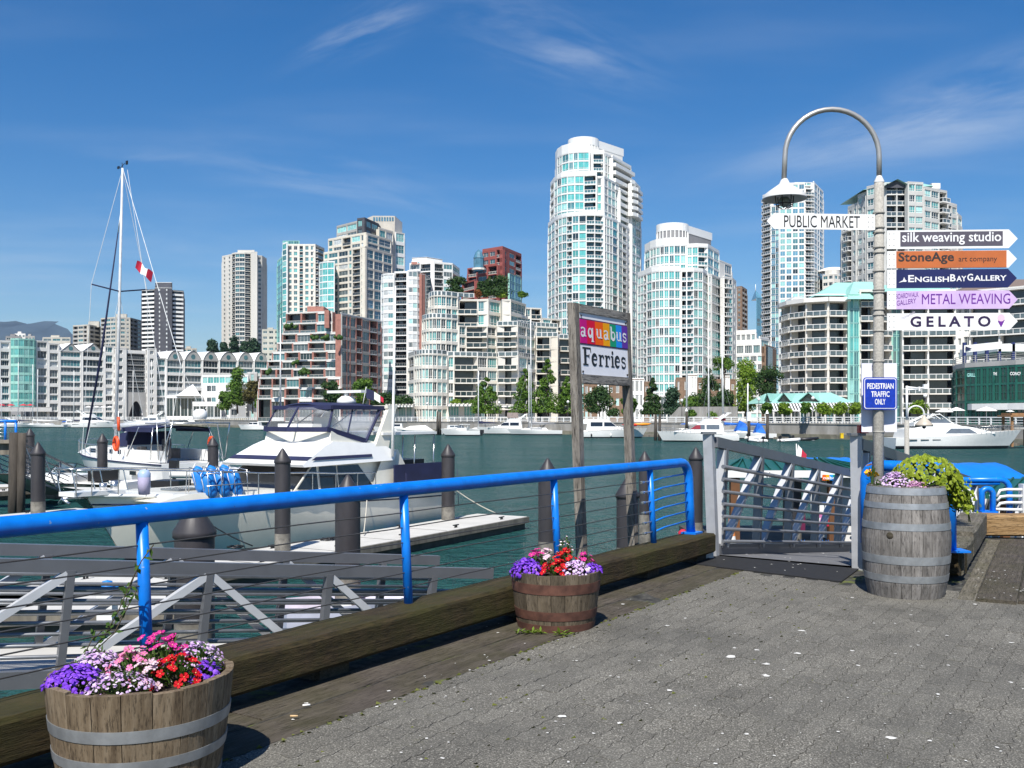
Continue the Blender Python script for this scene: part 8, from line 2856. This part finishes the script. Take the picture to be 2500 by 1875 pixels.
plant('leafy green filler at the back of the nearest half barrel', inN(.24, .08), .09, .12, LAV, 0, .008, 120, lf_pl, tiny=20, group=G1)
def inM(dx, dy, z=.375):
    return (PM[0] + dx, PM[1] + dy, z)
G2 = 'flowers in the middle half barrel'
plant('violet lobelia mound at the left of the middle half barrel', inM(-.22, -.10), .12, .13, PUR, 0, .013, 50, lf_gr, tiny=330, group=G2)
plant('magenta and crimson flowers at the left back of the middle half barrel', inM(-.15, .05), .12, .17, MAG, 26, .025, 40, lf_pl, group=G2)
plant('white-pink flowers near the left back of the middle half barrel', inM(-.07, .08), .09, .18, PAL, 14, .023, 40, lf_pl, group=G2)
plant('bright red flowers at the front centre of the middle half barrel', inM(.0, -.12), .12, .12, RED, 28, .026, 60, lf_pl, group=G2)
plant('scarlet flowers at the back centre of the middle half barrel', inM(.07, .06), .12, .17, RED, 26, .025, 50, lf_pl, group=G2)
plant('pale lavender alyssum cascade at the right front of the middle half barrel', inM(.14, -.15), .12, .12, LAV, 0, .011, 50, lf_gr, tiny=280, group=G2)
plant('magenta flowers at the right of the middle half barrel', inM(.22, .02), .09, .15, MAG, 14, .024, 50, lf_pl, group=G2)
plant('violet lobelia at the right rim of the middle half barrel', inM(.27, -.06), .08, .09, PUR, 0, .012, 30, lf_gr, tiny=150, group=G2)
plant('green seed stalks with pale buds at the back of the middle half barrel', inM(.08, .17), .10, .26, PAL, 0, .008, 160, lf_pl, tiny=30, group=G2)
def inB(dx, dy, z=.90):
    return (PB[0] + dx, PB[1] + dy, z)
G3 = 'plants in the tall barrel'
plant('lavender-pink alyssum at the left of the tall barrel', inB(-.12, -.06), .14, .16, LAV, 0, .011, 60, lf_gr, tiny=330, group=G3)
plant('magenta-tinged low flowers at the front of the tall barrel', inB(.02, -.15), .13, .09, ('rose', (.36, .10, .28), (.58, .34, .50)), 0, .011, 50, lf_gr, tiny=220, group=G3)
plant('small green sprig at the left rim of the tall barrel', inB(-.25, -.05), .07, .10, PAL, 0, .006, 90, lf_pl, tiny=6, group=G3, ll=.03)
plant('yellow-orange flower at the left of the tall barrel', inB(-.28, .04, .97), .05, .19, ('orange', (.75, .33, .01), (.85, .5, .02)), 6, .034, 12, lf_pl, group=G3)
# trailing yellow-green ivy
rb = random.Random(77)
iv = thing('trailing_ivy', 'yellow-green trailing ivy spilling over the right side of the tall barrel', 'plant', inB(.15, .0))
lfi = leafmat('ivy_leaf', (.06, .12, .006), (.36, .42, .03), .12, 16, .5)
def ivy_leaf():
    mb = MB()
    o = [(0, 0), (.35, .10), (.62, .42), (.42, .50), (.30, .95), (0, 1.15), (-.30, .95), (-.42, .50), (-.62, .42), (-.35, .10)]
    mb.add([(x * .05, z * .055, .010 * abs(x)) for x, z in o], [(0, 1, 2, 3, 4, 5), (0, 5, 6, 7, 8, 9)])
    return mb
lm = [ivy_leaf().mesh('leaf', [lfi])]
src_leaf = ivy_leaf()
bulk = MB()
def put_leaf(p, d, sc, single):
    q = d.to_track_quat('Z', 'Y') @ Vector((0, 0, 1)).rotation_difference(Vector((rb.uniform(-.5, .5), rb.uniform(-.5, .5), 1)).normalized())
    if single:
        o = link('leaf', lm[0], iv, p)
        o.rotation_mode = 'QUATERNION'; o.rotation_quaternion = q; o.scale = (sc, sc, sc)
    else:
        o = len(bulk.v)
        bulk.v.extend([tuple(Vector(p) + q @ (Vector(v_) * sc)) for v_ in src_leaf.v])
        for f in src_leaf.f:
            bulk.f.append([o + i for i in f]); bulk.m.append(0); bulk.sm.append(False)
cnt = 0
def ivy_spot():
    k = rb.random()
    if k < .62:                                       # domed top
        a, e = rb.uniform(0, 2 * pi), rb.uniform(-.25, 1.5)
        d = Vector((cos(a) * cos(e), sin(a) * cos(e), sin(e)))
        return Vector((.06 + .31 * d.x, .08 + .24 * d.y, .06 + .23 * d.z)), d
    u_ = rb.random()                                  # cascade on the right
    x = lerp(.26, .36, u_) + rb.gauss(0, .05)
    z = lerp(.12, -.12 - .10 * rb.random(), u_)
    return Vector((x, rb.uniform(-.14, .22), z)), Vector((.5, -.7, .35)).normalized()
for i in range(1500):
    p, d = ivy_spot()
    d = (d + Vector((rb.uniform(-.4, .4), -.3 + rb.uniform(-.3, .3), rb.uniform(0, .5)))).normalized()
    single = d.y < 0 and p.y < .12 and cnt < 290
    cnt += single
    put_leaf(p, d, rb.uniform(.35, .85), single)
part('leaf', bulk, [lfi], iv, kind='stuff')
mb = MB()
for i in range(14):
    a = rb.uniform(-.6, .5)
    mb.tube([(0, 0, 0), (.2, .1 * a, .14), (.34, .2 * a - .05, .0), (.37 + rb.uniform(-.05, .05), .2 * a, -.3 * rb.random())], .004, 4)
part('stem', mb, lf_pl, iv)
# straggly vine behind the nearest planter
vn = thing('vine', 'straggly green vine climbing the cables beside the first blue post', 'plant', inN(-.16, .30, .40))
rb = random.Random(9)
base = Vector(vn.location)
ml, ms = MB(), MB()
def pxp(px, py, Y):
    return at(px, py, Y) - base
for path in (((215, 1600), (262, 1540), (290, 1490), (320, 1420), (345, 1370), (375, 1330)), ((230, 1590), (280, 1545), (315, 1475), (335, 1440)), ((205, 1600), (225, 1560), (250, 1540)), ((250, 1560), (300, 1500), (312, 1450), (330, 1400))):
    pts = [pxp(px, py, 4.78 + rb.uniform(-.04, .04)) for px, py in path]
    ms.tube(pts, .0028, 4)
    for a, c in zip(pts, pts[1:]):
        for k in range(4):
            p = a.lerp(c, rb.random())
            d = Vector((rb.uniform(-1, 1), rb.uniform(-.6, .3), rb.uniform(-.7, .7)))
            ml = MB(); leaf_quad(ml, p, rb.uniform(.02, .055), rb.uniform(.012, .024), d, Vector((0, -.8, .6)), rb)
            part('leaf', ml, lf_pl, vn)
part('stem', ms, pmat('vine_stem', (.07, .055, .03), .8), vn)
# weeds
for (px, py, w, n, lab) in ((1290, 1548, .16, 26, 'ferny green weed at the foot of the middle half barrel'), (1372, 1552, .07, 14, 'small weed at the front of the middle half barrel')):
    p = ground(px, py)
    mb = MB()
    for i in range(n):
        c = Vector((rb.uniform(-w, w) * .6, rb.uniform(-.02, .03), .005))
        leaf_quad(mb, c, rb.uniform(.04, .08), .018, Vector((rb.uniform(-1, 1), rb.uniform(-.7, .2), rb.uniform(.15, .7))), Vector((0, 0, 1)), rb)
    solo('weed', mb, [leafmat('weed_leaf', (.09, .16, .015), (.2, .29, .03), .2)], lab, 'weed', 'weeds on the landing', (p.x, p.y, 0))
# ------------------------------------------------------------------ floating ferry office, second landing, lamps at right
gr_roof = pmat('dark_green_metal_roof', (.010, .085, .065), .4, var=.1)
brownp = pmat('brown_hut_post', (.13, .055, .02), .7, var=.15)
HY0 = 24.5
ho = thing('ticket_office', 'floating ticket office with dark green ribbed roof and white fascia, below the gangway', 'hut', (gx(1900, HY0), HY0, FLOAT))
xa, xb = gx(1772, HY0), gx(2130, HY0)
ze, zr = gz(1146, HY0), gz(1120, HY0 + 1.6)
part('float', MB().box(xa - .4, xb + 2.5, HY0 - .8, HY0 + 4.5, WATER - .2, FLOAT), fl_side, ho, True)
mb = MB()
mb.add([(xa - .2, HY0 - .3, ze), (xb + .3, HY0 - .3, ze), (xb - .8, HY0 + 1.6, zr), (xa + .75, HY0 + 1.6, zr), (xa - .2, HY0 + 3.5, ze), (xb + .3, HY0 + 3.5, ze)], [(0, 1, 2, 3), (1, 5, 2), (4, 0, 3), (5, 4, 3, 2)])
part('roof', mb, gr_roof, ho, True)
mb = MB()
n = 15
for i in range(n):
    x = lerp(xa - .1, xb + .2, i / (n - 1))
    x2 = min(max(x + .25, xa + .8), xb - .85)
    mb.bar((x, HY0 - .32, ze + .02), (x2, HY0 + 1.58, zr + .03), .035, .05)
part('roof_rib', mb, gr_roof, ho, True, kind='stuff')
fz0, fz1 = gz(1164, HY0), gz(1147, HY0)
fa = part('fascia', MB().box(xa - .15, xb + .1, HY0 - .34, HY0 - .28, fz0, fz1), white, ho, True)
for (px, w) in ((1790, .22), (2025, .16)):
    part('post', MB().box(gx(px, HY0) - w / 2, gx(px, HY0) + w / 2, HY0 - .25, HY0 - .05, FLOAT, fz0), brownp, ho, True)
part('back_wall', MB().box(gx(2060, HY0), xb, HY0 + .6, HY0 + 2.6, FLOAT, ze - .02), white2, ho, True)
def txt(s, px, py, w, h, m, Y, bold=.02):
    fit_text(s, w / F * Y, h / F * Y, m, ho, gx(px, Y) - ho.location.x, gz(py, Y) - ho.location.z, y=Y - .36 - ho.location.y, bold=bold)
txt('n via', 1846, 1162, 34, 11, lt_k, HY0)
for i in range(4):
    px = 1997 + 8.5 * i
    part('colour_tile', MB().box(gx(px, HY0), gx(px + 8.2, HY0), HY0 - .352, HY0 - .342, gz(1171, HY0), gz(1157, HY0)), MC['sign_stripe_%s' % 'cdfe'[i]], ho, True)
txt('nabu', 1999, 1168, 30, 7, lt_w, HY0 - .02)
pk = pmat('faded_pink_panel', (.50, .16, .33), .5)
for (pa, pb, py0, py1, m, lab, tx) in ((1955, 1966, 1234, 1300, pmat('plum_panel', (.12, .012, .05), .5), 'narrow plum notice board on the ticket float', None), (1983, 2012, 1232, 1310, white, 'white notice board with pink panel and white letter on the ticket float', 'y'), (2016, 2024, 1232, 1285, pmat('flag_red', (.45, .01, .04), .7), 'small red and white notice board by the right hut post', None)):
    Y = HY0 - .5
    t = thing('notice_board', lab, 'board', (gx((pa + pb) / 2, Y), Y, FLOAT))
    w = (pb - pa) / 2 / F * Y
    part('panel', MB().box(-w, w, 0, .04, max(.05, gz(py1, Y) - FLOAT), gz(py0, Y) - FLOAT), m, t)
    part('leg', MB().box(-w * .8, -w * .6, 0, .03, 0, .2).box(w * .6, w * .8, 0, .03, 0, .2), bluep, t)
    if tx:
        part('pink_panel', MB().box(-w * .95, w * .95, -.006, -.001, gz(1288, Y) - FLOAT, gz(1252, Y) - FLOAT), pk, t)
        fit_text(tx, .1, .2, lt_w, t, -.04, gz(1284, Y) - FLOAT, y=-.01, bold=.03)
    part('top_rail', MB().box(-w * 1.1, w * 1.1, -.01, .05, gz(py0, Y) - FLOAT, gz(py0 - 6, Y) - FLOAT), bluep, t)
# cone, buoys
P = at(1783, 1325, 24)
t = thing('traffic_cone', 'orange and white cone on the float below the gangway', 'cone', (P.x, P.y, FLOAT))
part('cone', MB().lathe([(.17, .02), (.12, .3)], 12).lathe([(.12, .3), (.03, .75)], 12, mi=1), [white, pmat('orange_cone', (.75, .25, .06), .5)], t)
P = at(1667, 1296, 24)
t = thing('marker_buoy', 'small white marker with a red top left of the gangway post', 'buoy', (P.x, P.y, WATER))
part('body', MB().lathe([(.12, -.2), (.12, .62), (.1, .66)], 10), white, t)
part('top', MB().lathe([(.11, .66), (.11, .8), (.04, .86), (.01, .86)], 10), pmat('flag_red', (.45, .01, .04), .7), t)
# small flag over the hut
P = at(1946, 1122, 26)
fl = thing('flag', 'small drooping red and white flag on the ticket office roof', 'flag', tuple(P))
part('pole', MB().tube([(0, 0, -.4), (-.02, 0, .42)], .012, 5), white, fl)
part('white_field', MB().grid([[(-.01 + .05 * k + .012 * (3 - j), .02 * sin(k * 2 + j), .40 - .12 * j - .06 * k) for j in range(4)] for k in range(3)]), canv, fl)
part('red_band', MB().grid([[(.09 + .06 * k + .012 * (3 - j), .02 * sin(k * 2 + j), .28 - .12 * j - .07 * k) for j in range(4)] for k in range(3)]), pmat('flag_red', (.45, .01, .04), .7), fl)
# blue tarpaulin roofs of the moored ferries
def tarp(label, pa, pb, py0, py1, Y, dep, drop=.35):
    t = thing('ferry_canopy', label, 'canopy', (gx((pa + pb) / 2, Y), Y, FLOAT))
    x0, x1 = gx(pa, Y), gx(pb, Y)
    zt_, zb_ = gz(py0, Y + dep * .5), gz(py1, Y)
    rows = []
    for j in range(7):
        v_ = j / 6
        rows.append([(lerp(x0, x1, i / 12), Y + dep * v_, lerp(zb_, zt_, sin(pi * min(1, v_ * 1.0)) ** .7) + .02 * sin(i * 2.1 + j) - (.12 if i in (0, 12) else 0)) for i in range(13)])
    mb = MB().grid(rows)
    mb.add([rows[0][i] for i in range(13)] + [(x, y - .01, z - drop) for (x, y, z) in rows[0]], [(i, 13 + i, 14 + i, i + 1) for i in range(12)])
    part('cover', mb, pmat('royal_blue_tarp', (.006, .17, .66), .45, var=.1, scale=2), t, True)
    mb = MB()
    for x in (x0 + .1, (x0 + x1) / 2, x1 - .1):
        for y in (Y + .1, Y + dep - .1):
            mb.tube([(x, y, FLOAT), (x, y, zb_)], .035, 6)
    part('frame_post', mb, white, t, True)
    return t
tarp('pale blue canopy top peeping over the ticket office roof', 1975, 2110, 1118, 1128, 31, 2.2, .15)
tarp('large royal blue canopy behind the trailing ivy', 2285, 2530, 1131, 1172, 19.5, 2.6, .28)
ho2 = thing('ferry_shelter', 'low green ribbed shelter roof at the right edge beyond the ivy', 'hut', (gx(2450, 16.5), 16.5, FLOAT))
Y = 16.5
mb = MB().add([at(2405, 1206, Y), at(2560, 1206, Y), at(2560, 1168, Y + 1.6), at(2448, 1168, Y + 1.6)], [(0, 1, 2, 3)])
mb.add([at(2405, 1206, Y) + Vector((0, 0, -.08)), at(2560, 1206, Y) + Vector((0, 0, -.08)), at(2560, 1206, Y), at(2405, 1206, Y)], [(0, 1, 2, 3)])
part('roof', mb, gr_roof, ho2, True)
mb = MB()
for i in range(6):
    a, c = at(2412 + 26 * i, 1205, Y), at(2450 + 24 * i, 1169, Y + 1.55)
    mb.bar((a.x, a.y, a.z + .02), (c.x, c.y, c.z + .02), .03, .04)
part('roof_rib', mb, gr_roof, ho2, True, kind='stuff')
part('post', MB().box(gx(2480, Y) - .06, gx(2480, Y) + .06, Y + .3, Y + .42, FLOAT, gz(1206, Y)), brownp, ho2, True)
# blue elbow railing and white curved rails of the next gangway
b3 = thing('blue_railing', 'blue railing with a bent end post beyond the ivy at right', 'railing', (gx(2400, 13.6), 13.6, 0))
Y = 13.6
p0, p1 = at(2335, 1172, Y), at(2442, 1171, Y)
pts = [p0, p1] + [at(2442 + 22 * sin(a), 1193 - 22 * cos(a), Y) for a in (.4, .8, 1.2, 1.57)] + [at(2465, 1290, Y)]
part('frame_tube', MB().tube(pts, .042, 12), bluep, b3, True)
part('cross_bar', MB().tube([at(2335, 1182, Y), at(2440, 1181, Y)], .02, 6), bluep, b3, True)
b4 = thing('blue_hoop_rail', 'narrow blue hoop rail right of the trailing ivy', 'railing', (gx(2410, 13.0), 13.0, 0))
Y = 13.0
part('hoop', MB().tube([at(2397, 1285, Y), at(2397, 1204, Y)] + [at(2410 - 13 * cos(a), 1204 - 11 * sin(a), Y) for a in (.4, .8, 1.2, 1.57, 2.0, 2.4, 2.8)] + [at(2424, 1204, Y), at(2424, 1285, Y)], .038, 10), bluep, b4, True)
part('foot_plate', MB().box(gx(2390, Y), gx(2430, Y), Y - .08, Y + .12, .28, .31), bluep, b4, True)
wr = thing('white_gate_rail', 'white curved tube rails at the right edge beside the blue hoop', 'railing', (gx(2465, 13.4), 13.4, 0))
Y = 13.4
for k in range(5):
    y0 = 1195 + 16 * k
    part('curved_bar', MB().tube([at(2434, y0 + 12 + 6 * (k == 0), Y), at(2442, y0 + 2, Y), at(2458, y0, Y), at(2560, y0 + 1, Y)] if k < 3 else [at(2430, y0, Y), at(2560, y0 + 4, Y)], .02, 8), white, wr, True)
part('end_post', MB().box(gx(2494, Y), gx(2512, Y), Y - .05, Y + .08, .2, gz(1182, Y)), white, wr, True)
for (px, top) in ((2352, 1200), (2370, 1196), (2384, 1205)):
    part('stanchion', MB().tube([at(px - 10, 1290, Y + .5), at(px, top + 20, Y + .5), at(px - 4, top, Y + .5), at(px - 30, top - 4, Y + .5)], .022, 8), white, wr, True)
t = boat('small white and pink ferry boat behind the white curved rails', 2470, 15.6, 4.0, 1.6, .7, .8, pi, gel, name='ferry_boat', group='ferry boats at the landing')
part('cabin', MB().box(.6, 3.0, -.6, .6, .7, 1.15), pmat('pale_pink_hull', (.65, .45, .5), .4), t)
# lamp and bracket pole on the far float
Y = 24.0
l2 = thing('street_lamp', 'smaller lamp with tan bell shade and white bracket arm, in front of the motor yacht', 'lamp post', (gx(2214, Y), Y, 0))
part('pole', MB().tube([(0, 0, FLOAT), (0, 0, gz(1026, Y))], .058, 14), conc, l2)
part('upper_pole', MB().tube([(0, 0, gz(1026, Y)), (0, 0, gz(942, Y))], .028, 10), white, l2)
mb = MB()
mb.tube([(0, 0, gz(945, Y)), (.30, 0, gz(948, Y))], .022, 8); mb.tube([(0, 0, gz(952, Y)), (.30, 0, gz(950, Y))], .018, 8)
mb.box(.28, .32, -.03, .03, gz(955, Y), gz(944, Y)); mb.tube([(.30, 0, gz(948, Y)), (.44, 0, gz(946, Y))], .02, 8); mb.box(.40, .48, -.04, .04, gz(948, Y), gz(938, Y))
part('bracket_arm', mb, white, l2)
rr_ = .20
cx_ = .22
pts = [(.02, 0, gz(1022, Y)), (.02, 0, gz(1010, Y))] + [(cx_ - rr_ * cos(a), 0, gz(1010, Y) + rr_ * .95 * sin(a)) for a in [pi * i / 10 for i in range(1, 10)]] + [(.42, 0, gz(1010, Y)), (.42, 0, gz(1018, Y))]
part('swan_neck', MB().tube(pts, .02, 8), white, l2)
part('lamp_shade', MB().lathe([(.03, gz(1014, Y)), (.05, gz(1020, Y)), (.13, gz(1028, Y)), (.205, gz(1036, Y)), (.21, gz(1041, Y)), (.03, gz(1030, Y))], 20, .42, 0), pmat('tan_shade', (.48, .42, .34), .5), l2)
part('lamp_bulb', MB().lathe([(.045, gz(1040, Y)), (.045, gz(1044, Y)), (.01, gz(1047, Y))], 10, .42, 0), blackp, l2)
# restaurant lettering and banner
Yb = 148.0
rb_ = [o for o in COL.objects if o.name.startswith('glass_restaurant')][0]
def rt(s, px, py, w, h, m, Y):
    fit_text(s, w / F * Y, h / F * Y, m, rb_, gx(px, Y) - rb_.location.x, gz(py, Y) - rb_.location.z, y=Y - rb_.location.y, bold=.02)
pt_ = pmat('pale_teal_letter', (.30, .60, .58), .5)
rt('GRILL', 2361, 920, 20, 9, pt_, 148.0)
rt('THE', 2425, 916, 9, 7, lt_w, 144.0)
rt('CONCEPT', 2466, 916, 36, 8, lt_w, 140.5)
Y = 150.5
t = thing('banner', 'white and blue banner strung between the navy posts above the glass restaurant', 'banner', (gx(2400, Y), Y, gz(848, Y)))
w = 46 / F * Y
part('cloth', MB().grid([[(lerp(-w, w, i / 8), .05 * sin(i * 1.3), zz * .55 + lerp(-.25, .35, i / 8)) for zz in (-1, 0, 1)] for i in range(9)]), canv, t)
part('blue_pennant', MB().add([(-w * .95, -.12, .15), (-w * .95, -.12, -.6), (-w * .6, -.12, -.2)], [(0, 1, 2)]), navyc, t)
